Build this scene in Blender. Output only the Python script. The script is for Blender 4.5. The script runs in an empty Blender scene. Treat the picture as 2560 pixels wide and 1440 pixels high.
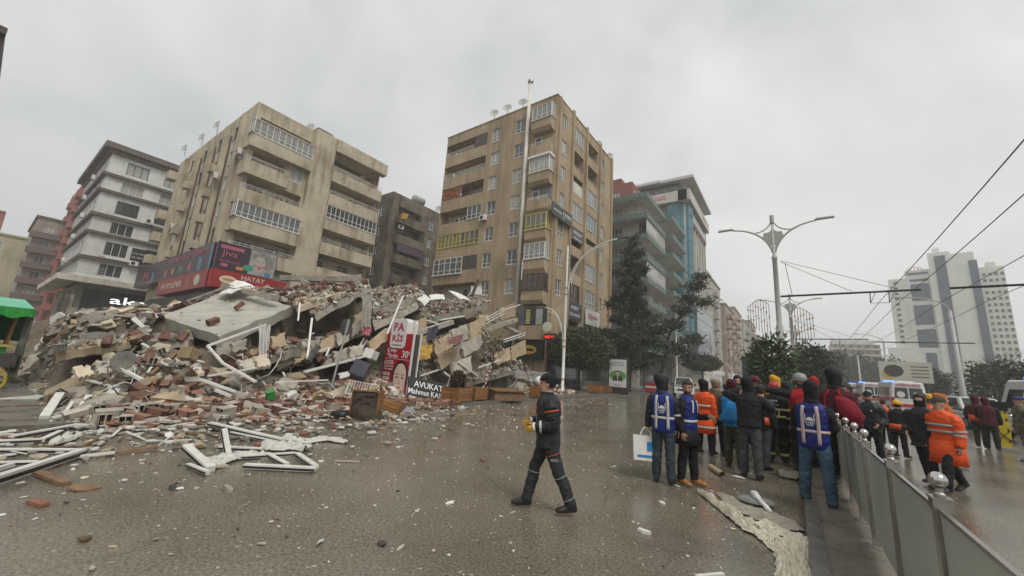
import bpy, bmesh, math, random
import numpy as np
from mathutils import Vector, Matrix, Euler, noise
from mathutils.bvhtree import BVHTree
R_ = math.radians
rnd = random.Random(7)
scene = bpy.context.scene
COL = scene.collection

# ------------------------------------------------------------------ camera
F_PX, CX, CY, EYE = 962.0, 1280.0, 720.0, 1.75
def _rel(x, y): return Vector((x - CX, y - CY, F_PX))
_Y = _rel(1980, 963).normalized()              # street direction
_Z = _rel(1600, -4000); _Z = (_Z - _Y * _Z.dot(_Y)).normalized()
_X = _Y.cross(_Z)
ROT = Matrix((_X, _Y, _Z))                     # view direction -> world
cam_d = bpy.data.cameras.new("camera"); cam = bpy.data.objects.new("camera", cam_d); COL.objects.link(cam)
cam_d.sensor_width = 36; cam_d.lens = 36 * F_PX / 2560; cam_d.clip_end = 3000; cam_d.clip_start = 0.05
_r, _u, _b = ROT @ Vector((1, 0, 0)), ROT @ Vector((0, -1, 0)), ROT @ Vector((0, 0, -1))
cam.matrix_world = Matrix(((_r.x, _u.x, _b.x, 0), (_r.y, _u.y, _b.y, 0), (_r.z, _u.z, _b.z, EYE), (0, 0, 0, 1)))
scene.camera = cam
def ray(x, y): return (ROT @ _rel(x, y)).normalized()
EYEV = Vector((0, 0, EYE))
def G(x, y, z=0.0): d = ray(x, y); return EYEV + d * ((z - EYE) / d.z)      # survey point on a level
def AX(x, y, X): d = ray(x, y); return EYEV + d * (X / d.x)                  # on a plane x = X
def AY(x, y, Y): d = ray(x, y); return EYEV + d * (Y / d.y)                  # on a plane y = Y

# ------------------------------------------------------------------ sky, sun, exposure
world = bpy.data.worlds.new("World"); scene.world = world; world.use_nodes = True
nt = world.node_tree; nt.nodes.clear()
def N(t, kind, **kw):
    n = t.nodes.new(kind)
    for k, v in kw.items():
        if k in n.inputs: n.inputs[k].default_value = v
        else: setattr(n, k, v)
    return n
SUN_EL, SUN_AZ = R_(52), R_(115)               # azimuth clockwise from +Y
wo = N(nt, 'ShaderNodeOutputWorld'); bg = N(nt, 'ShaderNodeBackground', Strength=0.1)
sky = N(nt, 'ShaderNodeTexSky', sky_type='NISHITA', sun_disc=False, sun_elevation=SUN_EL, sun_rotation=SUN_AZ)
tc = N(nt, 'ShaderNodeTexCoord'); mp = N(nt, 'ShaderNodeMapping'); mp.inputs['Scale'].default_value = (1.5, 1.5, 2.4)
n1 = N(nt, 'ShaderNodeTexNoise', Scale=1.0, Detail=8.0, Roughness=0.55, Distortion=0.5)
rp = N(nt, 'ShaderNodeValToRGB')
rp.color_ramp.elements[0].position = 0.32; rp.color_ramp.elements[0].color = (4.0, 4.15, 4.2, 1)
rp.color_ramp.elements[1].position = 0.68; rp.color_ramp.elements[1].color = (6.5, 6.55, 6.35, 1)
mx = N(nt, 'ShaderNodeMixRGB'); mx.inputs['Fac'].default_value = 0.95
L = nt.links.new
L(tc.outputs['Generated'], mp.inputs['Vector']); L(mp.outputs['Vector'], n1.inputs['Vector']); L(n1.outputs['Fac'], rp.inputs['Fac'])
L(sky.outputs['Color'], mx.inputs['Color1']); L(rp.outputs['Color'], mx.inputs['Color2']); L(mx.outputs['Color'], bg.inputs['Color']); L(bg.outputs['Background'], wo.inputs['Surface'])
sun_d = bpy.data.lights.new("sun", 'SUN'); sun_d.energy = 1.5; sun_d.angle = R_(25); sun_d.color = (1.0, 0.96, 0.9)
sun = bpy.data.objects.new("sun", sun_d); COL.objects.link(sun)
_sd = Vector((math.sin(SUN_AZ) * math.cos(SUN_EL), math.cos(SUN_AZ) * math.cos(SUN_EL), math.sin(SUN_EL)))
sun.rotation_euler = _sd.to_track_quat('Z', 'Y').to_euler()
vs = scene.view_settings; vs.view_transform = 'Standard'; vs.look = 'None'; vs.exposure = 0.45; vs.gamma = 1.0; vs.use_curve_mapping = False
scene.render.engine = 'CYCLES'
cy = scene.cycles; cy.use_denoising = True; cy.max_bounces = 5; cy.diffuse_bounces = 3; cy.glossy_bounces = 3; cy.transmission_bounces = 4; cy.transparent_max_bounces = 8; cy.volume_bounces = 1
cy.caustics_reflective = False; cy.caustics_refractive = False

# ------------------------------------------------------------------ materials
MATS = {}
def M(name, c1, c2=None, scale=1.5, rough=0.8, streak=0.0, bump=0.0, bscale=40.0, metal=0.0, spec=0.4, rnd_v=0.0, detail=5.0, rough2=None, emit=None, trans=0.0, alpha=1.0, lo=0.35, hi=0.65, bdist=0.02):
    if name in MATS: return MATS[name]
    m = bpy.data.materials.new(name); m.use_nodes = True; t = m.node_tree; b = t.nodes['Principled BSDF']; lk = t.links.new
    c1 = tuple(c1) + (1,); c2 = tuple(c2) + (1,) if c2 else None
    b.inputs['Roughness'].default_value = rough; b.inputs['Metallic'].default_value = metal
    b.inputs['Specular IOR Level'].default_value = spec; b.inputs['Base Color'].default_value = c1
    col = None; geo = N(t, 'ShaderNodeNewGeometry')
    if c2:
        nz = N(t, 'ShaderNodeTexNoise', Scale=scale, Detail=detail, Roughness=0.6); lk(geo.outputs['Position'], nz.inputs['Vector'])
        r = N(t, 'ShaderNodeValToRGB'); r.color_ramp.elements[0].color = c1; r.color_ramp.elements[1].color = c2
        r.color_ramp.elements[0].position = lo; r.color_ramp.elements[1].position = hi
        lk(nz.outputs['Fac'], r.inputs['Fac']); col = r.outputs['Color']
        if rough2 is not None:
            mr = N(t, 'ShaderNodeMapRange'); mr.inputs['From Min'].default_value = lo; mr.inputs['From Max'].default_value = hi
            mr.inputs['To Min'].default_value = rough; mr.inputs['To Max'].default_value = rough2
            lk(nz.outputs['Fac'], mr.inputs['Value']); lk(mr.outputs['Result'], b.inputs['Roughness'])
    if streak:
        mpp = N(t, 'ShaderNodeMapping'); mpp.inputs['Scale'].default_value = (1.3, 1.3, 0.13); lk(geo.outputs['Position'], mpp.inputs['Vector'])
        n2 = N(t, 'ShaderNodeTexNoise', Scale=1.6, Detail=6.0, Roughness=0.65); lk(mpp.outputs['Vector'], n2.inputs['Vector'])
        n3 = N(t, 'ShaderNodeTexNoise', Scale=0.35, Detail=3.0); lk(geo.outputs['Position'], n3.inputs['Vector'])
        mul = N(t, 'ShaderNodeMath', operation='MULTIPLY'); lk(n2.outputs['Fac'], mul.inputs[0]); lk(n3.outputs['Fac'], mul.inputs[1])
        r2 = N(t, 'ShaderNodeValToRGB'); r2.color_ramp.elements[0].position = 0.22; r2.color_ramp.elements[1].position = 0.38
        r2.color_ramp.elements[0].color = (0, 0, 0, 1); r2.color_ramp.elements[1].color = (1, 1, 1, 1); lk(mul.outputs[0], r2.inputs['Fac'])
        f = N(t, 'ShaderNodeMath', operation='MULTIPLY'); f.inputs[1].default_value = streak; lk(r2.outputs['Color'], f.inputs[0])
        mm = N(t, 'ShaderNodeMixRGB', blend_type='MULTIPLY'); lk(f.outputs[0], mm.inputs['Fac'])
        if col is not None: lk(col, mm.inputs['Color1'])
        else: mm.inputs['Color1'].default_value = c1
        mm.inputs['Color2'].default_value = (0.33, 0.28, 0.23, 1); col = mm.outputs['Color']
    if rnd_v:
        oi = N(t, 'ShaderNodeObjectInfo'); mr = N(t, 'ShaderNodeMapRange'); mr.inputs['To Min'].default_value = 1 - rnd_v; mr.inputs['To Max'].default_value = 1 + rnd_v
        lk(oi.outputs['Random'], mr.inputs['Value']); hs = N(t, 'ShaderNodeHueSaturation'); lk(mr.outputs['Result'], hs.inputs['Value'])
        if col is not None: lk(col, hs.inputs['Color'])
        else: hs.inputs['Color'].default_value = c1
        col = hs.outputs['Color']
    if col is not None: lk(col, b.inputs['Base Color'])
    if bump:
        nb = N(t, 'ShaderNodeTexNoise', Scale=bscale, Detail=4.0); lk(geo.outputs['Position'], nb.inputs['Vector'])
        bp = N(t, 'ShaderNodeBump', Strength=bump, Distance=bdist); lk(nb.outputs['Fac'], bp.inputs['Height']); lk(bp.outputs['Normal'], b.inputs['Normal'])
    if emit: b.inputs['Emission Color'].default_value = tuple(emit[:3]) + (1,); b.inputs['Emission Strength'].default_value = emit[3]
    if trans: b.inputs['Transmission Weight'].default_value = trans
    if alpha < 1: b.inputs['Alpha'].default_value = alpha
    MATS[name] = m; return m

# ------------------------------------------------------------------ mesh helpers
class MB:
    def __init__(s): s.v = []; s.f = []; s.m = []
    def add(s, vs, fs, m=0):
        o = len(s.v); s.v.extend(tuple(p) for p in vs); s.f.extend(tuple(i + o for i in f) for f in fs); s.m.extend([m] * len(fs)); return s
    def quad(s, a, b, c, d, m=0): return s.add((a, b, c, d), ((0, 1, 2, 3),), m)
    def box(s, x0, y0, z0, x1, y1, z1, m=0):
        if x0 > x1: x0, x1 = x1, x0
        if y0 > y1: y0, y1 = y1, y0
        if z0 > z1: z0, z1 = z1, z0
        return s.add([(x0, y0, z0), (x1, y0, z0), (x1, y1, z0), (x0, y1, z0), (x0, y0, z1), (x1, y0, z1), (x1, y1, z1), (x0, y1, z1)],
                     [(0, 3, 2, 1), (4, 5, 6, 7), (0, 1, 5, 4), (1, 2, 6, 5), (2, 3, 7, 6), (3, 0, 4, 7)], m)
    def hexa(s, bot, top, m=0):
        n = len(bot); return s.add(list(bot) + list(top), [tuple(range(n - 1, -1, -1)), tuple(range(n, 2 * n))] + [(i, (i + 1) % n, n + (i + 1) % n, n + i) for i in range(n)], m)
    def bar(s, a, b, w, h, m=0, up=(0, 0, 1)):
        a, b = Vector(a), Vector(b); d = (b - a); 
        if d.length < 1e-6: return s
        d.normalize(); u = Vector(up); r = d.cross(u)
        if r.length < 1e-4: r = d.cross(Vector((1, 0, 0)))
        r.normalize(); u = r.cross(d)
        q = [(-w / 2, -h / 2), (w / 2, -h / 2), (w / 2, h / 2), (-w / 2, h / 2)]
        return s.hexa([a + r * i + u * j for i, j in q], [b + r * i + u * j for i, j in q], m)
    def tube(s, pts, r, n=8, m=0, caps=True):
        pts = [Vector(p) for p in pts]; k = len(pts); rr = r if isinstance(r, (list, tuple)) else [r] * k
        vs = []; pr = None
        for i, p in enumerate(pts):
            d = (pts[min(i + 1, k - 1)] - pts[max(i - 1, 0)]).normalized()
            if pr is None: pr = d.cross(Vector((0, 0, 1))); pr = pr if pr.length > 1e-3 else d.cross(Vector((1, 0, 0)))
            pr = (pr - d * pr.dot(d)); pr.normalize(); q = d.cross(pr)
            for j in range(n): a = 2 * math.pi * j / n; vs.append(p + (pr * math.cos(a) + q * math.sin(a)) * rr[i])
        fs = [(i * n + j, i * n + (j + 1) % n, (i + 1) * n + (j + 1) % n, (i + 1) * n + j) for i in range(k - 1) for j in range(n)]
        if caps: fs += [tuple(range(n - 1, -1, -1)), tuple(range((k - 1) * n, k * n))]
        return s.add(vs, fs, m)
    def lathe(s, prof, c=(0, 0, 0), n=16, m=0, ax=None):
        vs = []; 
        for r, z in prof:
            for j in range(n): a = 2 * math.pi * j / n; vs.append((r * math.cos(a), r * math.sin(a), z))
        k = len(prof); fs = [(i * n + j, i * n + (j + 1) % n, (i + 1) * n + (j + 1) % n, (i + 1) * n + j) for i in range(k - 1) for j in range(n)]
        fs += [tuple(range(n - 1, -1, -1)), tuple(range((k - 1) * n, k * n))]
        mt = Matrix.Translation(c) @ (ax if ax else Matrix()); return s.add([mt @ Vector(p) for p in vs], fs, m)
    def poly(s, pts, m=0): return s.add(pts, [tuple(range(len(pts)))], m)
    def mesh(s, name, mats, smooth=False):
        me = bpy.data.meshes.new(name); me.from_pydata(s.v, [], s.f)
        for mt in (mats if isinstance(mats, (list, tuple)) else [mats]): me.materials.append(mt)
        if isinstance(mats, (list, tuple)) and len(mats) > 1: me.polygons.foreach_set('material_index', s.m)
        if smooth: me.polygons.foreach_set('use_smooth', [True] * len(me.polygons))
        me.update(); return me
    def build(s, name, mats, parent=None, smooth=False, loc=None, rot=None):
        return obj(name, s.mesh(name, mats, smooth), parent, loc, rot)
KIDS = {}
def obj(name, me, parent=None, loc=None, rot=None):
    o = bpy.data.objects.new(name, me); COL.objects.link(o)
    if parent: o.parent = parent; KIDS.setdefault(parent, []).append(o)
    if loc is not None: o.location = loc
    if rot is not None: o.rotation_euler = rot
    return o
def tag(o, label=None, cat=None, group=None, kind=None):
    if cat and not kind and 'kind' not in o: kind = 'thing'
    for k, v in (('label', label), ('category', cat), ('group', group), ('kind', kind)):
        if v: o[k] = v
    return o
def empty(name, loc, label=None, cat=None, group=None, rz=0.0):
    o = obj(name, None, None, loc, (0, 0, rz)); o.empty_display_size = 0.1; return tag(o, label, cat, group)
def copy_tree(o, parent=None):
    c = o.copy(); COL.objects.link(c); c.parent = parent
    if parent: KIDS.setdefault(parent, []).append(c)
    for ch in list(KIDS.get(o, [])): copy_tree(ch, c)
    return c
WORK = bpy.data.scenes.new("work"); WVL = WORK.view_layers[0]
def evaluated(o):
    WORK.collection.objects.link(o); WVL.update(); me = bpy.data.meshes.new_from_object(o.evaluated_get(WVL.depsgraph)); bpy.data.objects.remove(o); return me
_font_cache = {}
def text_mesh(txt, mat, ext=0.01, bold=0.0):
    key = (txt, mat.name, ext, bold)
    if key in _font_cache: return _font_cache[key]
    cu = bpy.data.curves.new("lettering", 'FONT'); cu.body = txt; cu.align_x = 'CENTER'; cu.align_y = 'CENTER'; cu.extrude = ext; cu.offset = bold; cu.resolution_u = 2
    o = bpy.data.objects.new("lettering", cu); me = evaluated(o)
    co = np.empty(len(me.vertices) * 3); me.vertices.foreach_get('co', co); co = co.reshape(-1, 3)
    lo, hi = co[:, :2].min(0), co[:, :2].max(0); co[:, :2] = (co[:, :2] - (lo + hi) / 2) / (hi - lo)   # unit box, scaled when placed
    me.vertices.foreach_set('co', co.ravel()); me.materials.clear(); me.materials.append(mat); me.update(); _font_cache[key] = me; return me
def text(txt, mat, loc, w, h, parent=None, rz=0.0, ext=0.01, bold=0.0, name='lettering', rot=None):
    o = obj(name, text_mesh(txt, mat, ext, bold), parent, loc, rot or (math.pi / 2, 0, rz)); o.scale = (w, h, 1); return o
def fbm(x, y, z=0.0, o=4):
    return noise.fractal(Vector((x, y, z)), 1.0, 2.0, o)
# ------------------------------------------------------------------ ground, pavements
def road_material():
    m = bpy.data.materials.new("wet_asphalt"); m.use_nodes = True; t = m.node_tree; b = t.nodes['Principled BSDF']; lk = t.links.new
    g = N(t, 'ShaderNodeNewGeometry')
    nA = N(t, 'ShaderNodeTexNoise', Scale=0.45, Detail=6.0, Roughness=0.6); nB = N(t, 'ShaderNodeTexNoise', Scale=34.0, Detail=4.0, Roughness=0.75)
    nC = N(t, 'ShaderNodeTexNoise', Scale=3.1, Detail=5.0, Roughness=0.65); vo = N(t, 'ShaderNodeTexVoronoi', Scale=13.0, Randomness=1.0)
    for n in (nA, nB, nC, vo): lk(g.outputs['Position'], n.inputs['Vector'])
    r = N(t, 'ShaderNodeValToRGB'); e = r.color_ramp.elements
    e[0].position = 0.3; e[0].color = (0.12, 0.107, 0.083, 1); e[1].position = 0.72; e[1].color = (0.225, 0.203, 0.162, 1); lk(nA.outputs['Fac'], r.inputs['Fac'])
    r2 = N(t, 'ShaderNodeValToRGB'); e = r2.color_ramp.elements
    e[0].position = 0.38; e[0].color = (0.45, 0.43, 0.4, 1); e[1].position = 0.66; e[1].color = (1.65, 1.6, 1.5, 1); lk(nB.outputs['Fac'], r2.inputs['Fac'])
    mu = N(t, 'ShaderNodeMixRGB', blend_type='MULTIPLY'); mu.inputs['Fac'].default_value = 0.85; lk(r.outputs['Color'], mu.inputs['Color1']); lk(r2.outputs['Color'], mu.inputs['Color2'])
    # pale grit ground into the tarmac: small voronoi cells, only some of them
    lt = N(t, 'ShaderNodeMath', operation='LESS_THAN'); lt.inputs[1].default_value = 0.2; lk(vo.outputs['Distance'], lt.inputs[0])
    sx = N(t, 'ShaderNodeSeparateXYZ'); lk(vo.outputs['Color'], sx.inputs[0]); gt = N(t, 'ShaderNodeMath', operation='GREATER_THAN'); gt.inputs[1].default_value = 0.9; lk(sx.outputs['X'], gt.inputs[0])
    am = N(t, 'ShaderNodeMath', operation='MULTIPLY'); lk(lt.outputs[0], am.inputs[0]); lk(gt.outputs[0], am.inputs[1])
    mg = N(t, 'ShaderNodeMixRGB'); lk(am.outputs[0], mg.inputs['Fac']); lk(mu.outputs['Color'], mg.inputs['Color1']); mg.inputs['Color2'].default_value = (0.34, 0.31, 0.25, 1)
    # hairline cracks and worn, wetter patches
    nd = N(t, 'ShaderNodeTexNoise', Scale=1.3, Detail=3.0); lk(g.outputs['Position'], nd.inputs['Vector']); va = N(t, 'ShaderNodeVectorMath', operation='MULTIPLY_ADD'); va.inputs[1].default_value = (.5, .5, .5); lk(nd.outputs['Color'], va.inputs[0]); lk(g.outputs['Position'], va.inputs[2])
    vc = N(t, 'ShaderNodeTexVoronoi', feature='DISTANCE_TO_EDGE', Scale=0.33); lk(va.outputs['Vector'], vc.inputs['Vector']); cr = N(t, 'ShaderNodeMath', operation='LESS_THAN'); cr.inputs[1].default_value = 0.0045; lk(vc.outputs['Distance'], cr.inputs[0]); cf = N(t, 'ShaderNodeMath', operation='MULTIPLY'); cf.inputs[1].default_value = .18; lk(cr.outputs[0], cf.inputs[0])
    mk2 = N(t, 'ShaderNodeMixRGB'); lk(cf.outputs[0], mk2.inputs['Fac']); lk(mg.outputs['Color'], mk2.inputs['Color1']); mk2.inputs['Color2'].default_value = (.02, .018, .015, 1)
    lk(mk2.outputs['Color'], b.inputs['Base Color']); nP = N(t, 'ShaderNodeTexNoise', Scale=0.55, Detail=3.0, Roughness=.5); lk(g.outputs['Position'], nP.inputs['Vector']); wm_ = N(t, 'ShaderNodeMath', operation='MULTIPLY_ADD'); wm_.inputs[1].default_value = .5; lk(nC.outputs['Fac'], wm_.inputs[0]); hp_ = N(t, 'ShaderNodeMath', operation='MULTIPLY'); hp_.inputs[1].default_value = .5; lk(nP.outputs['Fac'], hp_.inputs[0]); lk(hp_.outputs[0], wm_.inputs[2])
    mr = N(t, 'ShaderNodeMapRange'); mr.inputs['From Min'].default_value = 0.36; mr.inputs['From Max'].default_value = 0.62; mr.inputs['To Min'].default_value = 0.05; mr.inputs['To Max'].default_value = 0.27
    lk(wm_.outputs[0], mr.inputs['Value']); lk(mr.outputs['Result'], b.inputs['Roughness']); b.inputs['Specular IOR Level'].default_value = 0.65
    bp = N(t, 'ShaderNodeBump', Strength=0.25, Distance=0.007); lk(nB.outputs['Fac'], bp.inputs['Height']); lk(bp.outputs['Normal'], b.inputs['Normal'])
    return m
ROAD = road_material()
gm = MB(); gm.quad((-450, -450, 0), (450, -450, 0), (450, 450, 0), (-450, 450, 0)); tag(gm.build("ground", ROAD), kind='structure')
KERB = M("kerb_stone", (0.09, 0.085, 0.075), (0.16, 0.15, 0.13), scale=5, rough=0.35, bump=0.4, bscale=30)
PAVE = M("wet_paving", (0.10, 0.088, 0.07), (0.19, 0.165, 0.125), scale=2.2, rough=0.22, rough2=0.6, bump=0.45, bscale=22)
pv = MB(); pv.box(-34, -30, 0.0, -11.36, 200, 0.12); PAV_L = tag(pv.build("pavement", PAVE), kind='structure')
pv = MB(); pv.box(0.18, -12, 0.0, 1.55, 200, 0.12); PAV_R = tag(pv.build("pavement", PAVE), kind='structure')
ks = MB(); ks.hexa([(-0.08, -0.49, 0), (0.08, -0.49, 0), (0.08, 0.49, 0), (-0.08, 0.49, 0)], [(-0.06, -0.488, 0.135), (0.08, -0.488, 0.135), (0.08, 0.488, 0.135), (-0.06, 0.488, 0.135)])
ksm = ks.mesh("kerb_stone", KERB)
for i in range(60):
    o = obj("kerb_stone", ksm, PAV_R, (0.10, -3 + i * 0.99 + 0.005, rnd.uniform(-0.006, 0.008)), (0, 0, rnd.uniform(-0.008, 0.008)))
for i in range(56):
    o = obj("kerb_stone", ksm, PAV_L, (-11.28, 4 + i * 0.99, rnd.uniform(-0.006, 0.008)), (0, 0, math.pi + rnd.uniform(-0.008, 0.008)))
# ------------------------------------------------------------------ facade kit
WHITE_FR = M("white_window_frame", (0.62, 0.62, 0.59), rough=0.45)
DARK_FR = M("dark_window_frame", (0.05, 0.04, 0.035), rough=0.5)
YELL_FR = M("yellow_window_frame", (0.55, 0.46, 0.12), rough=0.5)
BROWN_FR = M("brown_window_frame", (0.09, 0.055, 0.04), rough=0.5)
GLASS = [M("window_glass_dark", (0.035, 0.04, 0.045), (0.07, 0.075, 0.08), scale=0.8, rough=0.06, spec=0.6),
         M("window_glass_grey", (0.07, 0.08, 0.085), (0.16, 0.165, 0.16), scale=1.3, rough=0.08, spec=0.6),
         M("window_glass_curtain", (0.30, 0.30, 0.28), (0.42, 0.42, 0.39), scale=2.5, rough=0.15, spec=0.6),
         M("window_glass_net_curtain", (0.18, 0.18, 0.17), (0.30, 0.30, 0.28), scale=3, rough=0.12, spec=0.6),
         M("window_glass_blue", (0.10, 0.15, 0.17), (0.16, 0.21, 0.23), scale=0.7, rough=0.06, spec=0.6)]
GLASS_Y = M("window_glass_yellowed", (0.16, 0.14, 0.075), (0.25, 0.22, 0.13), scale=1.5, rough=0.15, spec=0.5)
GLASS_B = M("window_glass_brown", (0.045, 0.03, 0.024), (0.085, 0.06, 0.05), scale=1.5, rough=0.1, spec=0.6)
METAL_G = M("galvanised_metal", (0.30, 0.30, 0.29), (0.40, 0.40, 0.39), scale=8, rough=0.4, metal=0.6)
WHITE_P = M("white_paint", (0.62, 0.61, 0.57), (0.74, 0.73, 0.70), scale=4, rough=0.5)
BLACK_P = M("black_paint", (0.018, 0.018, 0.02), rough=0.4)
GREY_P = M("grey_paint", (0.30, 0.30, 0.29), (0.36, 0.36, 0.35), scale=3, rough=0.5)
_wcache = {}
def window_mesh(w, h, nm, tr, fr, fw=0.07):
    k = ('w', round(w, 2), round(h, 2), nm, tr, fr.name)
    if k not in _wcache:
        b = MB(); d0, d1 = -0.05, 0.03
        b.box(-w / 2, d0, 0, -w / 2 + fw, d1, h); b.box(w / 2 - fw, d0, 0, w / 2, d1, h)
        b.box(-w / 2 + fw, d0, 0, w / 2 - fw, d1, fw); b.box(-w / 2 + fw, d0, h - fw, w / 2 - fw, d1, h)
        for i in range(1, nm): x = -w / 2 + w * i / nm; b.box(x - fw * 0.45, d0 + 0.004, fw, x + fw * 0.45, d1 - 0.004, h - fw)
        for q in tr: b.box(-w / 2 + fw, d0 + 0.008, h * q - fw * 0.4, w / 2 - fw, d1 - 0.008, h * q + fw * 0.4)
        b.box(-w / 2 - 0.06, -0.16, -0.07, w / 2 + 0.06, -0.002 + d1, -0.002)
        _wcache[k] = b.mesh("window", fr)
    return _wcache[k]
def pane_mesh(w, h, mat):
    k = ('p', round(w, 2), round(h, 2), mat.name)
    if k not in _wcache:
        b = MB(); b.box(-w / 2 + 0.03, 0.0, 0.03, w / 2 - 0.03, 0.012, h - 0.03); _wcache[k] = b.mesh("pane", mat)
    return _wcache[k]
class Fac:
    """one face of a building: s runs along it, d points out of it, z up (all local to the building)"""
    def __init__(f, root, O, east=False): f.root = root; f.O = O; f.e = east; f.rz = math.pi / 2 if east else 0.0
    def P(f, s, d, z): return Vector((f.O[0] + d, f.O[1] + s, z)) if f.e else Vector((f.O[0] + s, f.O[1] - d, z))
    def box(f, mb, s0, s1, d0, d1, z0, z1, m=0): a, b = f.P(s0, d0, z0), f.P(s1, d1, z1); mb.box(a.x, a.y, a.z, b.x, b.y, b.z, m); return mb
    def wall(f, mb, s0, s1, z0, z1, holes, rv=0.22, d=0.0, m=0):
        S = sorted({s0, s1} | {min(max(v, s0), s1) for h in holes for v in h[:2]}); Zs = sorted({z0, z1} | {min(max(v, z0), z1) for h in holes for v in h[2:4]})
        for i in range(len(S) - 1):
            j = 0
            while j < len(Zs) - 1:
                c = ((S[i] + S[i + 1]) / 2, 0)
                inh = lambda j: any(h[0] < c[0] < h[1] and h[2] < (Zs[j] + Zs[j + 1]) / 2 < h[3] for h in holes)
                if inh(j): j += 1; continue
                k = j
                while k + 1 < len(Zs) - 1 and not inh(k + 1): k += 1
                mb.quad(f.P(S[i], d, Zs[j]), f.P(S[i + 1], d, Zs[j]), f.P(S[i + 1], d, Zs[k + 1]), f.P(S[i], d, Zs[k + 1]), m); j = k + 1
        for h in holes:
            a, b, c, e = h[:4]; q = h[4] if len(h) > 4 else rv
            for (p1, p2) in (((a, c), (a, e)), ((b, e), (b, c)), ((a, e), (b, e)), ((b, c), (a, c))):
                mb.quad(f.P(p1[0], d, p1[1]), f.P(p2[0], d, p2[1]), f.P(p2[0], d - q, p2[1]), f.P(p1[0], d - q, p1[1]), m)
    def window(f, s, z, w, h, nm=2, tr=(), fr=None, gl=None, d=-0.12):
        fr = fr or WHITE_FR; o = obj("window", window_mesh(w, h, nm, tuple(tr), fr), f.root, f.P(s, d, z), (0, 0, f.rz))
        obj("pane", pane_mesh(w, h, gl or rnd.choice(GLASS[:4])), o, (0, 0, 0)); return o
    def part(f, name, mat, s0, s1, d0, d1, z0, z1): return f.box(MB(), s0, s1, d0, d1, z0, z1).build(name, mat, f.root)
    def rail(f, mb, s0, s1, d, z0, z1, n=3, vert=False, t=0.035):
        if vert:
            f.box(mb, s0, s1, d - t, d, z1 - t, z1); k = max(2, int((s1 - s0) / 0.18))
            for i in range(k + 1): q = s0 + (s1 - s0 - t) * i / k; f.box(mb, q, q + t * 0.6, d - t * .9, d - t * .2, z0, z1 - t)
        else:
            for i in range(n): z = z0 + (z1 - z0) * (i + 1) / n; f.box(mb, s0, s1, d - t, d, z - t, z)
            k = max(2, int((s1 - s0) / 1.6))
            for i in range(k + 1): q = s0 + (s1 - s0 - t) * i / k; f.box(mb, q, q + t, d - t * .8, d - t * .2, z0, z1 - 0.002)
    def glazing(f, s0, s1, z0, z1, nm, tr=(0.72,), fr=None, gl=None, d=0.0): return f.window((s0 + s1) / 2, z0, s1 - s0, z1 - z0, nm, tr, fr, gl, d)
    def sign(f, mat, s0, s1, z0, z1, d, texts, name="sign_board", th=0.08):
        o = f.part(name, mat, s0, s1, d - th, d, z0, z1)
        for (tx, tm, cs, cz, w, h) in texts: text(tx, tm, f.P(cs, d + 0.012, cz), w, h, o, f.rz, ext=0.008)
        return o
def ac_unit(f, s, z, d=0.0):
    b = MB(); f.box(b, s - 0.42, s + 0.42, d + 0.12, d + 0.42, z, z + 0.6); o = b.build("air_conditioner", WHITE_P, f.root)
    g = MB(); g.lathe([(0.22, 0), (0.22, 0.02)], (0, 0, 0), 14); c = f.P(s - 0.1, d + 0.425, z + 0.3)
    g.build("fan_grille", BLACK_P, o, loc=c, rot=(math.pi / 2, 0, f.rz))
    g = MB(); f.box(g, s - 0.35, s - 0.3, d, d + 0.4, z - 0.06, z - 0.003); f.box(g, s + 0.3, s + 0.35, d, d + 0.4, z - 0.06, z - 0.003); g.build("bracket", GREY_P, o)
DISH_MB = MB(); DISH_MB.lathe([(0.03, 0.0), (0.18, 0.02), (0.33, 0.07), (0.42, 0.13), (0.44, 0.145), (0.40, 0.14), (0.2, 0.05), (0.02, 0.03)], n=16)
DISH_ME = DISH_MB.mesh("dish", M("dish_grey", (0.42, 0.42, 0.40), (0.52, 0.52, 0.5), scale=4, rough=0.5), True)
_ds = MB(); _ds.tube([(0, 0, -0.9), (0, 0, 0)], 0.03, 6); _ds.tube([(0, 0.0, 0), (0, -0.45, 0.1)], 0.015, 5); DISH_ST = _ds.mesh("dish_stand", GREY_P)
def roof_dish(root, loc, yaw, sc=1.0):
    o = obj("satellite_dish", DISH_ST, root, loc, (0, 0, yaw)); o.scale = (sc,) * 3
    obj("dish", DISH_ME, o, (0, -0.04, 0), (R_(78), 0, 0))
def building(name, loc, label): return empty(name, loc, label, "building", "buildings around the collapse site")

# ------------------------------------------------------------------ brown corner block beside the rubble
BRN = M("tan_render", (0.33, 0.25, 0.16), (0.43, 0.34, 0.23), scale=0.7, rough=0.85, streak=0.55, bump=0.15, bscale=12)
CRM = M("cream_render", (0.55, 0.52, 0.44), (0.65, 0.61, 0.53), scale=0.9, rough=0.85, streak=0.4)
BRICK_IN = M("exposed_brick", (0.20, 0.065, 0.035), (0.30, 0.11, 0.06), scale=9, rough=0.9, bump=0.4, bscale=14)
DKPANEL = M("dark_shutter", (0.06, 0.048, 0.04), (0.10, 0.08, 0.065), scale=3, rough=0.7)
INNER = M("pale_inner_wall", (0.48, 0.45, 0.39), (0.56, 0.53, 0.46), scale=1, rough=0.9)  # one pale render colour for the balcony back walls
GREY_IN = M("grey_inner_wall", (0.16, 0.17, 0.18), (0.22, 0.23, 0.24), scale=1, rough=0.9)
LET_W = M("white_lettering", (0.72, 0.72, 0.70), rough=0.5)
SGN_K = M("black_sign", (0.022, 0.025, 0.027), rough=0.3)
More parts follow.
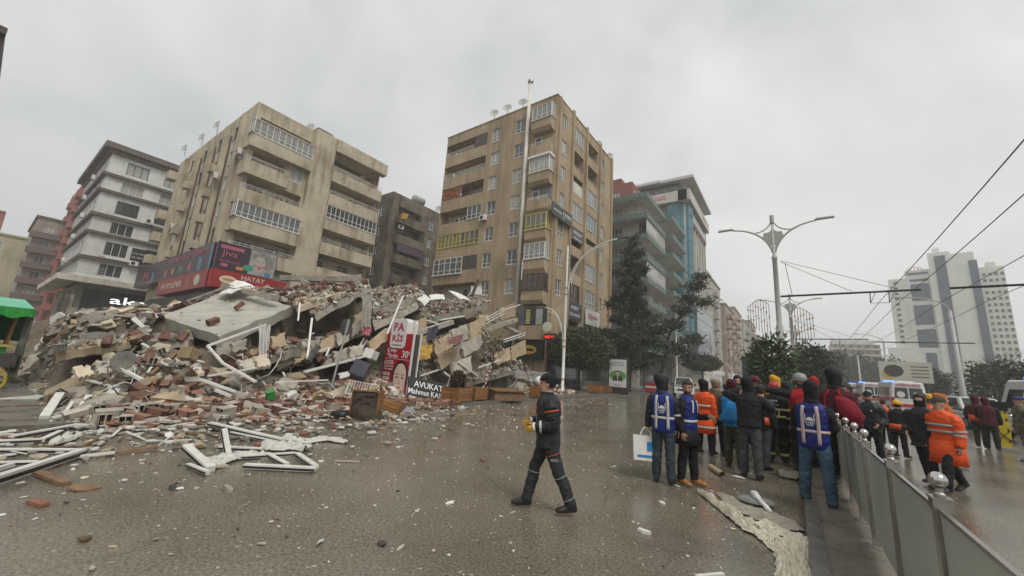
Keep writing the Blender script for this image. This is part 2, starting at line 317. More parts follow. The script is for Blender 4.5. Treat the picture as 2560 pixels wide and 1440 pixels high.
def brown_block():
    r = building("apartment_building", (-17.5, 29.7, 0), "tall tan nine storey corner building with a white flue pipe, right behind the rubble")
    S = Fac(r, (0, 0)); E = Fac(r, (0, 0), True); D, W = -15.5, 14.7; top = 29.0
    FL = [25.3, 22.4, 19.5, 16.55, 13.6, 10.7, 7.75]
    hs = []
    for z in FL:
        hs += [(-8.28, -7.12, z + 0.95, z + 2.45), (-5.08, -3.92, z + 0.95, z + 2.45), (-15.501, -9.0, z + 0.95, z + 2.5, 1.6)]
    hs[-1] = (-15.501, -9.0, 8.2, 10.2, 1.6)
    w = MB(); S.wall(w, D, 0, 0.0, top, hs)
    he = []
    for z in FL: he += [(1.25, 2.25, z + 0.85, z + 2.4), (11.4, 12.4, z + 0.85, z + 2.4), (3.85, 6.4, z + 0.75, z + 2.6, 1.4), (7.3, 10.3, z + 0.75, z + 2.6, 1.4)]
    he += [(3.85, 6.4, 4.9, 6.6, 0.3)]
    E.wall(w, 0, W, 0.0, top, he)
    w.box(D, W - 0.01, 0, -0.001, W, top); w.box(D, 1.75, 0, D + 0.12, W - 0.02, top); w.box(D + 0.05, 0.3, top - 0.6, -0.3, W - 0.1, top - 0.5)
    for z in FL: w.box(D + 0.002, 0.002, z - 0.25, D + 0.1, 1.7, z + 0.93)
    for z in [f - 0.22 for f in FL] + [28.0]: w.box(D + 0.2, 0.25, z, -0.25, 1.58, z + 0.2)
    w.build("wall", BRN, r)
    for z in FL: S.part("inner_wall", INNER, -15.35, -8.9, -1.7, -1.55, z, z + 2.65); E.part("inner_wall", INNER, 3.8, 6.5, -1.5, -1.38, z, z + 2.65); E.part("inner_wall", INNER, 7.2, 10.4, -1.5, -1.38, z, z + 2.65)
    cp = MB(); cp.box(D - 0.06, -0.06, top, 0.06, 0.2, top + 0.12); cp.box(-0.2, 0.2, top, 0.06, W + 0.05, top + 0.12); cp.build("parapet_coping", BRN, r)
    for z in FL:
        S.window(-7.7, z + 0.95, 1.16, 1.5, 2, (0.3,), d=-0.14); S.window(-4.5, z + 0.95, 1.16, 1.5, 2, (0.3,), d=-0.14)
        E.window(1.75, z + 0.85, 1.0, 1.55, 2, (0.3,)); E.window(11.9, z + 0.85, 1.0, 1.55, 2, (0.3,))
    for s in (0.42, 3.4, 6.85, 10.7, 14.45):                          # street side pilasters
        E.part("pilaster", BRN, s - 0.16, s + 0.16, 0.001, 0.26, 4.5, top - 0.05 + (0.3 if s > 3 else 0))
    # west end balconies
    def rl(z, s0, s1): b = MB(); S.rail(b, s0, s1, -0.08, z + 0.95, z + 1.55, vert=True); b.build("railing", WHITE_P, r)
    for z in FL[:2]:
        rl(z, -15.4, -9.1); b = MB(); b.box(D, 0.3, z + 0.95, D + 0.03, 1.5, z + 0.98); 
        for i in range(6): b.box(D, 0.3 + i * 0.22, z + 0.94, D + 0.025, 0.32 + i * 0.22, z + 1.6)
        b.box(D, 0.3, z + 1.6, D + 0.03, 1.5, z + 1.64); b.build("side_railing", WHITE_P, r)
    for z, s in ((FL[0], -12.4), (FL[1], -10.8), (FL[2], -10.6), (FL[3], -12.2), (FL[6], -11.6)):
        S.window(s, z + 0.05, 0.85, 2.1, 1, (0.5,), d=-1.53); S.window(s + 1.2, z + 0.95, 1.1, 1.2, 2, (), d=-1.53)
    S.part("shutter_panel", DKPANEL, -10.9, -9.0, -0.2, -0.02, FL[0] + 0.95, FL[0] + 2.5)
    bk = MB()                                                          # exposed brick infill, brick by brick
    brick_me = MB(); brick_me.box(-0.19, -0.05, 0, 0.19, 0.05, 0.17); brick_me = brick_me.mesh("brick", [M("infill_brick", (0.19, 0.06, 0.032), (0.29, 0.11, 0.06), scale=6, rough=0.9, rnd_v=0.3)])
    for j in range(8):
        for i in range(8):
            s = -15.25 + i * 0.395 + (0.2 if j % 2 else 0); 
            if s < -12.35 - (j % 3) * 0.1: obj("brick", brick_me, r, S.P(s, -0.1 + rnd.uniform(-.008, .008), FL[2] + 0.96 + j * 0.192))
    S.part("mortar_backing", CRM, -15.42, -12.4, -0.19, -0.115, FL[2] + 0.951, FL[2] + 2.49)
    S.glazing(-11.1, -9.02, FL[3] + 0.95, FL[3] + 2.5, 3, (0.3,), gl=GLASS[0], d=-0.08)
    for s in (-13.6, -12.3): ac_unit(S, s, FL[3] + 1.35, -1.5)
    S.glazing(-15.4, -11.8, FL[4] + 0.95, FL[4] + 2.5, 6, (0.33,), YELL_FR, GLASS_Y, -0.08); S.glazing(-11.8, -9.02, FL[4] + 0.95, FL[4] + 2.5, 4, (0.33,), YELL_FR, GLASS[1], -0.06)
    S.glazing(-15.5, -11.05, FL[5] + 0.6, FL[5] + 2.5, 5, (0.25, 0.7), WHITE_FR, GLASS[1], 0.06); S.part("shutter_panel", DKPANEL, -11.0, -9.0, -0.2, -0.02, FL[5] + 0.95, FL[5] + 2.5)
    # stacked bays at the south east corner
    kinds = ['gw', 'o', 'gs', 'og', 'gy', 'gw2', 'gb']
    for z, k in zip(FL, kinds):
        s0, s1, d = -2.45, -0.12, 0.85
        b = MB(); lo = [S.P(s0, 0.001, z - 0.35), S.P(s1, 0.001, z - 0.35), S.P(s1, d - 0.25, z - 0.35), S.P(s0, d - 0.25, z - 0.35)]
        mid = [S.P(s0, 0.001, z), S.P(s1, 0.001, z), S.P(s1, d, z), S.P(s0, d, z)]; hi = [Vector((p.x, p.y, z + 0.95)) for p in mid]
        b.hexa(lo, mid); b.hexa([p + Vector((0, 0, 0.001)) for p in mid], hi); b.build("bay_parapet", BRN, r)
        if k[0] == 'g':
            fr = {'gw': WHITE_FR, 'gs': WHITE_FR, 'gy': YELL_FR, 'gw2': WHITE_FR, 'gb': BROWN_FR}[k]; gl = {'gy': GLASS[1], 'gb': GLASS_B, 'gs': GLASS[2]}.get(k, GLASS[3])
            S.glazing(s0 + 0.02, s1 - 0.02, z + 0.96, z + 2.5, 4, (0.25,) if k != 'gb' else (), fr, gl, d - 0.06)
            o = obj("window", window_mesh(0.74, 1.54, 2, (0.25,), fr), r, S.P(s1 - 0.06, d - 0.45, z + 0.96), (0, 0, math.pi / 2)); obj("pane", pane_mesh(0.74, 1.54, gl), o)
            S.part("bay_lid", WHITE_P if k == 'gs' else BRN, s0 - (0.1 if k == 'gs' else 0), s1 + (0.1 if k == 'gs' else 0), 0.001, d + (0.15 if k == 'gs' else 0), z + 2.505, z + 2.54 + (0.2 if k == 'gs' else 0))
        else:
            b = MB(); S.rail(b, s0 + 0.05, s1 - 0.05, d - 0.03, z + 0.95, z + 1.3, vert=(k == 'o')); b.build("railing", WHITE_P, r)
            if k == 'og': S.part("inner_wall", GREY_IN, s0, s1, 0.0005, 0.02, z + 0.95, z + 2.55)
            S.window(s0 + 0.5, z + 0.3, 0.8, 2.0, 1, (0.45,), gl=GLASS[0], d=0.06)
    S.part("bay_glazing_strip", WHITE_P, -2.5, -2.42, 0.86, 0.92, FL[5] - 1.0, FL[5] + 0.9)
    # street side enclosed balconies
    k1 = ['gw', 'o', 'c', 'gw', 'ob', 'o', 'gb']; k2 = ['o', 'o', 'gw', 'gt', 'c', 'gw', 'gw']
    for z, a, b2 in zip(FL, k1, k2):
        for (s0, s1, k) in ((3.85, 6.4, a), (7.3, 10.3, b2)):
            if k[0] == 'g': E.glazing(s0, s1, z + 0.75, z + 2.6, 4, (0.3,), BROWN_FR if k == 'gb' else WHITE_FR, GLASS[4] if k == 'gt' else (GLASS_B if k == 'gb' else GLASS[3]), -0.1)
            elif k == 'c': E.part("infill_panel", CRM if z > 15 else BRN, s0, s1, -0.2, -0.06, z + 0.75, z + 2.0)
            elif k == 'ob': E.part("inner_wall", BLACK_P, s0, s1, -1.3, -1.25, z + 0.75, z + 2.6)  # black sheet paints the shade of the open balcony, before its pale wall
            else:
                b = MB(); E.rail(b, s0, s1, -0.05, z + 0.75, z + 1.1, n=2); b.build("railing", GREY_P, r); E.window(s0 + 1.6, z, 0.9, 2.2, 1, (0.4,), d=-1.36)
    S.part("dark_shopfront_glazing", GLASS[0], -2.5, -0.02, 0.01, 0.8, 5.45, 7.15); S.part("light_glass_panel", GLASS[2], -0.7, -0.02, 0.801, 0.82, 5.5, 7.1)
    S.part("bay_base", BRN, -2.5, -0.02, 0.012, 0.79, 4.2, 5.44)
    for i, z in enumerate([5.6 + 0.22 * j for j in range(6)]): S.part("lit_strip_sign", M("pale_yellow_sign", (0.45, 0.42, 0.15), rough=0.5), -1.75, -1.3, 0.81, 0.83, z, z + 0.16)
    f = MB(); f.lathe([(0.19, 3.6), (0.18, 31.4)], (0, 0, 0), 14); f.build("flue_pipe", M("flue_cream", (0.60, 0.575, 0.5), (0.70, 0.675, 0.6), scale=1.2, rough=0.5, streak=0.3), r, True, loc=S.P(-3.2, 0.42, 0))
    f = MB(); f.lathe([(0.1, 0), (0.3, 0.05), (0.3, 0.3), (0.12, 0.42)], n=14); f.build("flue_cap", METAL_G, r, loc=S.P(-3.2, 0.42, 31.4))
    for z in (8.5, 14, 20, 26): S.part("pipe_clamp", METAL_G, -3.42, -2.98, 0.0, 0.2, z, z + 0.06)
    E.sign(SGN_K, -0.75, 3.35, 15.85, 17.1, 0.4, [("AVUKATLIK", LET_W, 0.3, 16.45, 1.6, 0.26), ("t", LET_W, 1.5, 16.45, 0.25, 0.7), ("AVUKAT", LET_W, 2.45, 16.55, 1.4, 0.4)])
    E.sign(SGN_K, 3.8, 6.5, 14.9, 16.3, 0.15, [("AVUKAT", LET_W, 5.2, 15.75, 2.1, 0.42), ("hukuk bürosu", LET_W, 5.2, 15.22, 1.9, 0.26)])
    E.sign(SGN_K, 3.75, 6.6, 6.75, 8.35, 0.15, [("AVUKAT", LET_W, 5.1, 7.9, 1.7, 0.36), ("ZİYA AYDIN", LET_W, 5.1, 7.25, 2.3, 0.4)])
    E.sign(WHITE_P, 7.1, 10.7, 6.55, 8.2, 0.45, [("Eğitimis", M("red_lettering", (0.5, 0.03, 0.03), rough=0.5), 8.9, 7.45, 2.4, 0.7)])
    E.part("dark_glass_storey", M("shop_dark_glass", (0.04, 0.045, 0.05), rough=0.08, spec=0.6), 7.0, 14.68, 0.001, 0.35, 0.4, 6.4)
    for s in (8.4, 9.9, 11.4, 12.9): E.part("mullion", DARK_FR, s - 0.04, s + 0.04, 0.351, 0.4, 0.4, 6.4)
    E.part("grey_column", GREY_P, 6.45, 6.98, 0.001, 0.3, 0, 6.3)
    E.part("shop_fascia", SGN_K, 0.1, 6.4, 0.001, 0.4, 3.3, 4.6); S.part("shop_fascia", SGN_K, -9.0, -0.1, 0.02, 0.55, 2.5, 4.1)
    E.part("shop_window", GLASS[0], 0.3, 6.3, 0.001, 0.1, 0.4, 3.25)
    GOLD = M("gold_emblem", (0.45, 0.26, 0.05), rough=0.45)
    g = MB(); g.lathe([(0.01, 0), (0.5, 0.0), (0.5, 0.03), (0.01, 0.03)], n=24); o = g.build("shop_emblem", GOLD, r, loc=S.P(-1.6, 0.56, 3.3), rot=(math.pi / 2, 0, 0)); o.scale = (2.0, 0.85, 1)
    S.part("emblem_bar", SGN_K, -2.3, -0.9, 0.60, 0.61, 3.2, 3.4)
    LED = M("red_led_sign", (0.5, 0.02, 0.01), rough=0.4, emit=(1.0, 0.03, 0.02, 1.6))
    S.part("led_sign_box", BLACK_P, 0.12, 1.3, 0.5, 0.6, 4.2, 4.75); text("açık", LED, S.P(0.7, 0.615, 4.48), 1.0, 0.36, r, 0)
    g = MB(); g.lathe([(0.02, 0), (0.42, 0.0), (0.42, 0.12), (0.02, 0.12)], n=20); g.build("round_sign", M("pale_green_disc", (0.45, 0.5, 0.36), rough=0.5), r, loc=S.P(0.6, 0.9, 5.3), rot=(math.pi / 2, 0, 0.3))
    for px, py in ((1237, 285), (1270, 272), (1308, 258)): p = AY(px, py, 30.1); roof_dish(r, p - r.location, 0.4, 1.15)
    for px, py in ((1495, 362), (1523, 392)): p = AX(px, py, -17.8); roof_dish(r, p - r.location, 0.4, 1.2)
    for s, z in ((-8.4, FL[3] + 0.3), (-9.0, 8.2)): ac_unit(S, s, z)
brown_block()

# ------------------------------------------------------------------ beige block with the beauty shop billboards
BEI = M("beige_concrete", (0.41, 0.35, 0.255), (0.53, 0.46, 0.35), scale=0.6, rough=0.85, streak=0.65, bump=0.15, bscale=10)
def beige_block():
    r = building("apartment_building", (-41.0, 12.0, 0), "stained beige block with long balconies and a purple beauty shop billboard on its corner")
    S = Fac(r, (0, 0)); E = Fac(r, (0, 0), True); D, W, top = -24.5, 14.2, 25.6
    FL = [21.0, 18.2, 15.4, 12.6, 9.8]
    hs = []; cols = [(-4.6, 0), (-9.2, 0), (-13.8, 0), (-18.4, 0), (-22.0, 0)]
    SZ = [22.9, 20.1, 17.3, 14.5, 11.7]
    for z in SZ:
        for s, _ in cols: hs.append((s - 0.5, s + 0.5, z, z + 1.45))
    w = MB(); S.wall(w, D, 0, 0, top, hs)
    he = [(0.4, 5.45, FL[0] + 0.95, top - 1.45, 1.3), (0.4, 3.4, FL[1] + 0.95, FL[0] - 0.4, 1.5), (4.0, 5.3, FL[1] + 0.9, FL[1] + 2.3, 0.2)]
    for z in FL[2:]: he.append((0.4, 5.45, z + 0.95, z + 2.4, 1.5))
    for i, z in enumerate(FL): he.append((7.95, 14.05, z + 0.95, z + 2.4 + (0.6 if i == 0 else 0), 1.5))
    E.wall(w, 0, W, 0, top, he); w.box(D, W - 0.01, 0, -0.01, W, top); w.box(D, 0.1, 0, D + 0.1, W - 0.1, top); w.box(D + 0.2, 0.2, top - 0.5, -0.2, W - 0.2, top - 0.4)
    E.box(w, 5.6, 7.9, 0.001, 0.7, 0, top + 0.1)
    w.build("wall", BEI, r)
    for z in FL: E.part("inner_wall", CRM, 0.3, 5.5, -1.55, -1.45, z, z + 2.7); E.part("inner_wall", CRM, 7.9, 14.1, -1.55, -1.45, z, z + 2.7)
    for s in (-2.6, -6.8, -11.3, -16.0, -20.3): S.part("pilaster", BEI, s - 0.3, s + 0.3, 0.001, 0.35, 9, top - 0.6)
    for s in (-3.7, -5.6, -8.2, -10.1, -12.8, -14.7): S.part("drain_pipe", BROWN_FR, s - 0.06, s + 0.06, 0.001, 0.14, 9, top - 2)
    for z in SZ:
        for s, _ in cols: S.window(s, z, 1.0, 1.45, 2, (), fr=rnd.choice((WHITE_FR, DARK_FR)))
    for z in SZ[1:]:
        for s in (-7.4, -15.6): S.part("air_shaft_box", BEI, s - 0.5, s + 0.5, 0.36, 0.9, z - 0.5, z + 0.35)
    ac_unit(S, -6.0, 18.6, 0.3); ac_unit(S, -19.3, 15.4); ac_unit(S, -1.6, 20.2)
    for z in (24.2, 18.6, 15.6, 12.6): S.part("rear_balcony", BEI, D - 1.2, D + 0.3, 0.0, 0.9, z - 1.1, z)
    E.part("roof_overhang", BEI, 7.9, W + 0.4, 0.002, 0.9, 24.2, top + 0.05); 
    for i, z in enumerate(FL):
        d = 0.8
        for (s0, s1) in ((-0.25, 5.58), (7.92, 14.3)):
            if i == 1 and s0 < 0: s1 = 3.6
            b = MB(); E.box(b, s0, s1, 0.001, d, z - 0.4, z + 0.93)
            if s0 < 0: b.box(-0.8, -0.3, z - 0.4, 0.0, -0.0005, z + 0.93)
            b.build("balcony_parapet", BEI, r)
            if i in (0, 3) and s0 < 0:
                E.glazing(-0.2, 5.55, z + 0.94, z + 2.4, 11 if i else 10, (0.3,), WHITE_FR, GLASS[3] if i == 0 else GLASS[1], d - 0.1)
                o = obj("window", window_mesh(1.0, 1.46, 2, (0.3,), WHITE_FR), r, (0.55, -0.22, z + 0.94)); obj("pane", pane_mesh(1.0, 1.46, GLASS[1]), o)
                E.part("balcony_roof", BEI, -0.25, 5.58, 0.002, d, z + 2.405, z + 2.5) if i == 0 else None
            elif i == 2 and s0 > 5: E.glazing(7.95, 14.25, z + 0.94, z + 2.4, 12, (0.35,), WHITE_FR, GLASS[0], d - 0.1)
            else:
                b = MB(); E.rail(b, s0 + 0.05, s1 - 0.05, d - 0.05, z + 0.93, z + 1.35, n=2, vert=(i == 4 and s0 > 5) or (i == 1 and s0 < 0)); b.build("railing", DARK_FR if i == 4 and s0 > 5 else WHITE_P, r)
    for i, z in enumerate(FL):
        for s in ((1.6, 4.2) if i in (2, 4) else (1.4,)): E.window(s, z + 0.9, 1.5, 1.2, 3, (), fr=WHITE_FR, gl=GLASS[0], d=-1.42)
        for s in (9.0, 12.0): E.window(s, z + 0.9, 1.4, 1.25, 2, (0.7,), gl=GLASS[0], d=-1.42)
    E.window(4.65, FL[1] + 0.9, 1.3, 1.4, 2, (), gl=GLASS[2])
    E.window(4.9, 7.0, 1.7, 1.9, 2, (), gl=GLASS[2], d=0.05)
    BILL = M("billboard_purple", (0.022, 0.012, 0.022), (0.05, 0.018, 0.032), scale=0.5, rough=0.35); RED = M("sign_red", (0.32, 0.015, 0.02), (0.25, 0.01, 0.015), scale=1, rough=0.35)
    PINK = M("sign_pink", (0.42, 0.10, 0.16), rough=0.5); BLU = M("sign_blue", (0.06, 0.2, 0.30), rough=0.4); ORA = M("sign_orange", (0.5, 0.22, 0.06), rough=0.5); GRN = M("sign_green", (0.06, 0.28, 0.16), rough=0.5); CREAM = M("sign_cream", (0.6, 0.55, 0.42), rough=0.5)
    o = S.sign(BILL, -26.5, 0.3, 8.3, 10.8, 1.0, [("Solaryum & Cilt Bakımı", PINK, -7.2, 10.2, 11.5, 0.85), ("Jiva", PINK, -21.5, 9.4, 2.6, 1.3)], "billboard", 0.95)
    def patch(o, f, mat, s, z, w, h, d, n=4):
        b = MB(); a0 = math.pi / 4 if n == 4 else 0
        pts = [f.P(s + w / 2 * (1.414 if n == 4 else 1) * math.cos(a0 + 2 * math.pi * i / n), d, z + h / 2 * (1.414 if n == 4 else 1) * math.sin(a0 + 2 * math.pi * i / n)) for i in range(n)]
        b.poly(pts); return b.build("print", mat, o)
    for k, (s, mm) in enumerate(((-13.2, PINK), (-10.7, ORA), (-8.2, GRN), (-5.4, PINK), (-2.6, BLU), (-18.3, BLU))): patch(o, S, mm, s, 9.05, 0.95, 1.2 if k > 3 else 0.8, 1.004, 7 if k in (1, 2) else 4)
    patch(o, S, BLU, 0.0, 9.5, 0.5, 2.3, 1.004); patch(o, S, PINK, -19.6, 8.6, 2.0, 0.35, 1.004, 12)
    o = S.sign(RED, -14.6, 0.45, 6.7, 8.27, 1.1, [("HATAY DÖNER", CREAM, -9.6, 7.5, 6.6, 0.75)], "shop_sign", 1.0)
    patch(o, S, CREAM, -2.0, 7.5, 1.5, 1.0, 1.105, 16); patch(o, S, ORA, -4.6, 7.5, 0.25, 1.0, 1.105, 4)
    o = E.sign(BILL, -1.02, 3.8, 8.3, 10.75, 1.32, [("Jiva", PINK, -0.05, 9.75, 1.2, 0.7), ("Epilasyon", PINK, 0.1, 9.1, 1.5, 0.28)], "billboard", 0.3)
    # printed portrait of a woman with dark curls and two painted lips, flat on the board
    SKIN = M("print_skin", (0.42, 0.36, 0.33), rough=0.4); HAIR = M("print_hair", (0.14, 0.12, 0.115), (0.30, 0.28, 0.27), scale=3, rough=0.4); GRY = M("print_grey", (0.36, 0.35, 0.34), (0.25, 0.24, 0.24), scale=2, rough=0.4); LIP = M("print_lips", (0.42, 0.07, 0.09), rough=0.4)
    patch(o, E, GRY, 2.65, 9.53, 2.2, 2.3, 1.324); patch(o, E, HAIR, 2.5, 10.15, 1.5, 0.95, 1.328, 18); patch(o, E, HAIR, 3.2, 9.7, 0.8, 1.3, 1.329, 14); patch(o, E, SKIN, 2.4, 9.45, 0.95, 1.45, 1.332, 20)
    for s in (2.2, 2.65): patch(o, E, HAIR, s, 9.7, 0.24, 0.1, 1.336, 10)
    patch(o, E, LIP, 2.4, 9.02, 0.34, 0.16, 1.336, 10); patch(o, E, PINK, 0.1, 10.35, 1.8, 0.28, 1.324); patch(o, E, PINK, -0.3, 8.75, 0.6, 0.3, 1.324, 12); patch(o, E, ORA, 0.9, 8.7, 0.55, 0.3, 1.324)
    patch(o, E, GRN, 1.55, 8.9, 0.9, 0.6, 1.330, 8); patch(o, E, BLU, 3.2, 8.6, 0.5, 0.4, 1.334); text("Güzellik", LIP, E.P(2.5, 1.34, 9.25), 1.2, 0.22, o, E.rz)
    o = E.sign(RED, -1.12, 5.0, 6.7, 8.27, 1.45, [("HATAY", CREAM, 2.1, 7.9, 1.9, 0.42), ("DÖNER", CREAM, 2.1, 7.25, 1.9, 0.45)], "shop_sign", 0.3)
    patch(o, E, CREAM, 0.2, 7.5, 1.35, 0.7, 1.455, 18); patch(o, E, ORA, 0.2, 7.5, 0.9, 0.25, 1.459, 12)
    S.part("dark_shopfront", BLACK_P, -22, 0.3, 0.01, 0.4, 0.4, 6.6); E.part("dark_shopfront", BLACK_P, 0, 13, 0.01, 0.4, 0.4, 6.5)
    for px, py in ((778, 322), ): roof_dish(r, AX(px, py, -41.5) - r.location, 0.5, 1.3)
    for px, py in ((465, 372), (508, 345), (546, 315), (612, 388)): roof_dish(r, AY(px, py, 12.2) - r.location, 0.2, 1.3)
    t = MB(); p = AX(812, 345, -43) - r.location; t.box(p.x - 1.2, p.y - 0.9, top - 0.5, p.x, p.y + 0.9, p.z + 0.9); t.build("chimney_stack", M("dark_chimney", (0.13, 0.11, 0.09), (0.2, 0.17, 0.14), scale=2, rough=0.9, streak=0.8), r)
beige_block()
# ------------------------------------------------------------------ white block with brown bands
WHT = M("white_cladding", (0.58, 0.59, 0.575), (0.66, 0.67, 0.65), scale=1.2, rough=0.6, streak=0.25)
BND = M("brown_band", (0.10, 0.075, 0.062), (0.14, 0.11, 0.09), scale=2, rough=0.7)
GRYC = M("grey_concrete", (0.20, 0.19, 0.17), (0.28, 0.265, 0.24), scale=0.8, rough=0.85, streak=0.5)
def white_block():
    r = building("apartment_building", (-71.0, 6.3, 0), "white clad block with dark brown bands and a projecting eave, left of the beige block")
    S = Fac(r, (0, 0)); E = Fac(r, (0, 0), True); D, W, top = -21.5, 20.0, 26.2
    rows = [(23.5, 25.2), (20.9, 22.4), (17.9, 19.7), (15.2, 16.8), (12.3, 14.1), (9.6, 11.2)]
    hs = []; he = []; ec = [(1.65, 3.85), (5.5, 7.6), (9.3, 11.3), (13, 15)]; sc = [-3.2, -6.4, -9.6, -12.6, -16, -19.3]
    for z0, z1 in rows:
        for a, b in ec: he.append((a, b, z0, z1))
        for s in sc: hs.append((s - 0.6, s + 0.6, z0, z1))
    w = MB(); S.wall(w, D, 0, 9.1, top, hs, 0.3); E.wall(w, 0, W, 9.1, top, he, 0.3); w.box(D, W - .02, 9.1, -.02, W, top); w.box(D, .1, 9.1, D + .1, W - .1, top); w.box(D + .2, .2, top - .3, -.2, W - .2, top - .2); w.build("wall", WHT, r)
    for i, (z0, z1) in enumerate(rows):
        for j, (a, b) in enumerate(ec): E.window((a + b) / 2, z0, b - a, z1 - z0, 3, (), DARK_FR if i in (0, 2) else WHITE_FR, (GLASS[2] if i < 2 else GLASS[0]), -0.2)
        for s in sc: S.window(s, z0, 1.2, z1 - z0, 2, (), DARK_FR, GLASS[1], -0.2)
    for z, h in ((22.65, 0.35), (20.4, 0.35), (17.1, 0.4), (14.75, 0.35), (11.45, 0.4)):
        b = MB(); E.box(b, -0.4, W, 0.001, 0.42, z, z + h); S.box(b, D, 0.0, 0.001, 0.4, z, z + h); b.build("string_course", BND, r)
    b = MB(); E.box(b, -0.9, W + 0.3, 0.0, 0.9, top + 0.003, top + 0.75); S.box(b, D - 0.5, -0.002, -2, 0.9, top + 0.003, top + 0.75); b.box(D, 0, top + .76, 0.3, W, top + 0.95); b.build("eave", BND, r)
    b = MB(); E.box(b, -0.3, W, 0.001, 0.3, top - 0.5, top); S.box(b, D, 0, 0.001, 0.28, top - 0.5, top); b.build("eave_soffit", M("brown_soffit", (0.17, 0.12, 0.10), rough=0.8), r)
    E.sign(BLACK_P, 4.15, 6.1, 12.0, 13.9, 0.45, [("DÜŞ MERKEZİ", LET_W, 5.1, 13.2, 1.7, 0.32), ("DİL OKULLARI", LET_W, 5.1, 12.7, 1.7, 0.32)], "sign_board", 0.1)
    E.sign(WHITE_P, 1.0, 4.6, 11.86, 12.15, 0.55, [("vize", M("red_lettering", (0.5, 0.03, 0.03)), 1.5, 12.0, 0.7, 0.2)], "sign_board", 0.06)
    b = MB(); E.box(b, -1.5, W, 0.0, 1.6, 8.35, 9.05); S.box(b, D, -0.002, 0, 1.6, 8.35, 9.05); b.box(0, -1.6, 8.353, 1.6, -1.5, 9.047); b.build("canopy", CRM, r)
    b = MB(); b.box(D, 0.5, 0, -0.6, W, 8.34); b.build("shop_base", GRYC, r)
    for s in (-2.6, -8, -14): S.part("shop_glass", GLASS[0], s - 2, s + 2, -0.52, -0.42, 1, 7.6)
    E.part("shop_glass", BLACK_P, 1.0, W - 1, -0.62, -0.5, 1, 7.8)
    LIT = M("lit_white_letters", (0.8, 0.8, 0.8), rough=0.5, emit=(1, 1, 1, 1.1))
    o = E.part("shop_fascia", BLACK_P, 2.5, 10, -0.5, 0.3, 4.4, 7.4)
    text("aka", LIT, E.P(5.2, 0.32, 6.7), 3.6, .95, o, E.rz, ext=0.05)
    for s, z in ((5.0, 17.6), (4.6, 11.5)): ac_unit(E, s, z, 0.4)
    for s, z in ((-5, 22.9), (-8.4, 20.7), (-5, 17.4), (-8, 14.9), (-11, 11.9)): ac_unit(S, s, z, 0.4)
    b = MB(); 
    for i in range(5):
        b.tube([E.P(-1.4, 1.4 + 0.0 * i, 9.3 + i * .25), E.P(0.5, 1.9, 9.5 + i * .25), E.P(2.2, 1.5, 9.3 + i * .25)], 0.035, 5)
    b.build("curved_railing", GREY_P, r)
white_block()

# ------------------------------------------------------------------ dark stained block behind the rubble
def dark_block():
    x = -46.0; c = AX(985, 478, x); top = c.z
    r = building("apartment_building", (x, c.y, 0), "dark grime stained block set back between the beige and tan buildings")
    DRK = M("dark_render", (0.13, 0.108, 0.08), (0.205, 0.172, 0.13), scale=0.6, rough=0.9, streak=0.9)
    S = Fac(r, (0, 0)); E = Fac(r, (0, 0), True); D, W = -16.0, 16.0
    FL = [top - 4.4 - 3.0 * i for i in range(6)]
    he = [(1.2, 5.6, z + 1.0, z + 2.6, 1.4) for z in FL] + [(7.2, 8.2, z + 1.0, z + 2.5) for z in FL]; hs = [(s - .55, s + .55, z + 1, z + 2.5) for z in FL for s in (-2.6, -6.5, -10.5)]
    w = MB(); S.wall(w, D, 0, 0, top, hs); E.wall(w, 0, W, 0, top, he); w.box(D, W - .02, 0, -.02, W, top); w.box(D, .1, 0, D + .1, W - .1, top); w.box(D + .2, .2, top - .4, -.2, W - .2, top - .3); w.build("wall", DRK, r)
    for z in FL: E.part("inner_wall", INNER, 1.0, 5.8, -1.45, -1.35, z, z + 2.7)
    for z in FL:
        E.part("balcony_parapet", DRK, 0.9, 6.0, 0.001, 1.0, z - 0.3, z + 0.98); E.window(3.4, z + 0.7, 1.9, 1.5, 3, (0.6,), gl=GLASS[0], d=-1.3); E.window(7.7, z + 1, 1.0, 1.5, 2); E.window(9.9, z + 1, .9, 1.5, 1, (), gl=GLASS[2], d=0.05)
        for s in (-2.6, -6.5, -10.5): S.window(s, z + 1, 1.1, 1.5, 2, gl=GLASS[0])
    E.part("awning_cloth", M("purple_cloth", (0.10, 0.07, 0.10), rough=0.9), 1.0, 5.8, 1.001, 1.05, FL[2] + 1.5, FL[2] + 2.6)
    b = MB(); b.hexa([E.P(1.0, 1.05, FL[0] + 0.3), E.P(2.0, 1.05, FL[0] + 0.5), E.P(2.0, 1.12, FL[0] + 0.5), E.P(1.0, 1.12, FL[0] + .3)], [E.P(1.2, 1.05, FL[0] + 1.3), E.P(2.3, 1.05, FL[0] + 1.4), E.P(2.3, 1.12, FL[0] + 1.4), E.P(1.2, 1.12, FL[0] + 1.3)]); b.build("yellow_blanket", M("yellow_cloth", (0.5, 0.34, 0.06), (0.4, 0.2, 0.05), scale=4, rough=0.9), r)
    b = MB(); b.lathe([(0.7, -0.9), (0.7, 0.9)], n=12, ax=Matrix.Rotation(math.pi / 2, 4, 'X')); b.build("water_tank", GREY_P, r, True, loc=(-1.2, 5.6, top + 1.0))
    for q in ((-0.5, 9.5), (-0.4, 10.6)): roof_dish(r, (q[0], q[1], top + 0.9), 0.4, 1.3)
    ac_unit(E, 1.6, FL[0] - 1.0, 0.3)
dark_block()

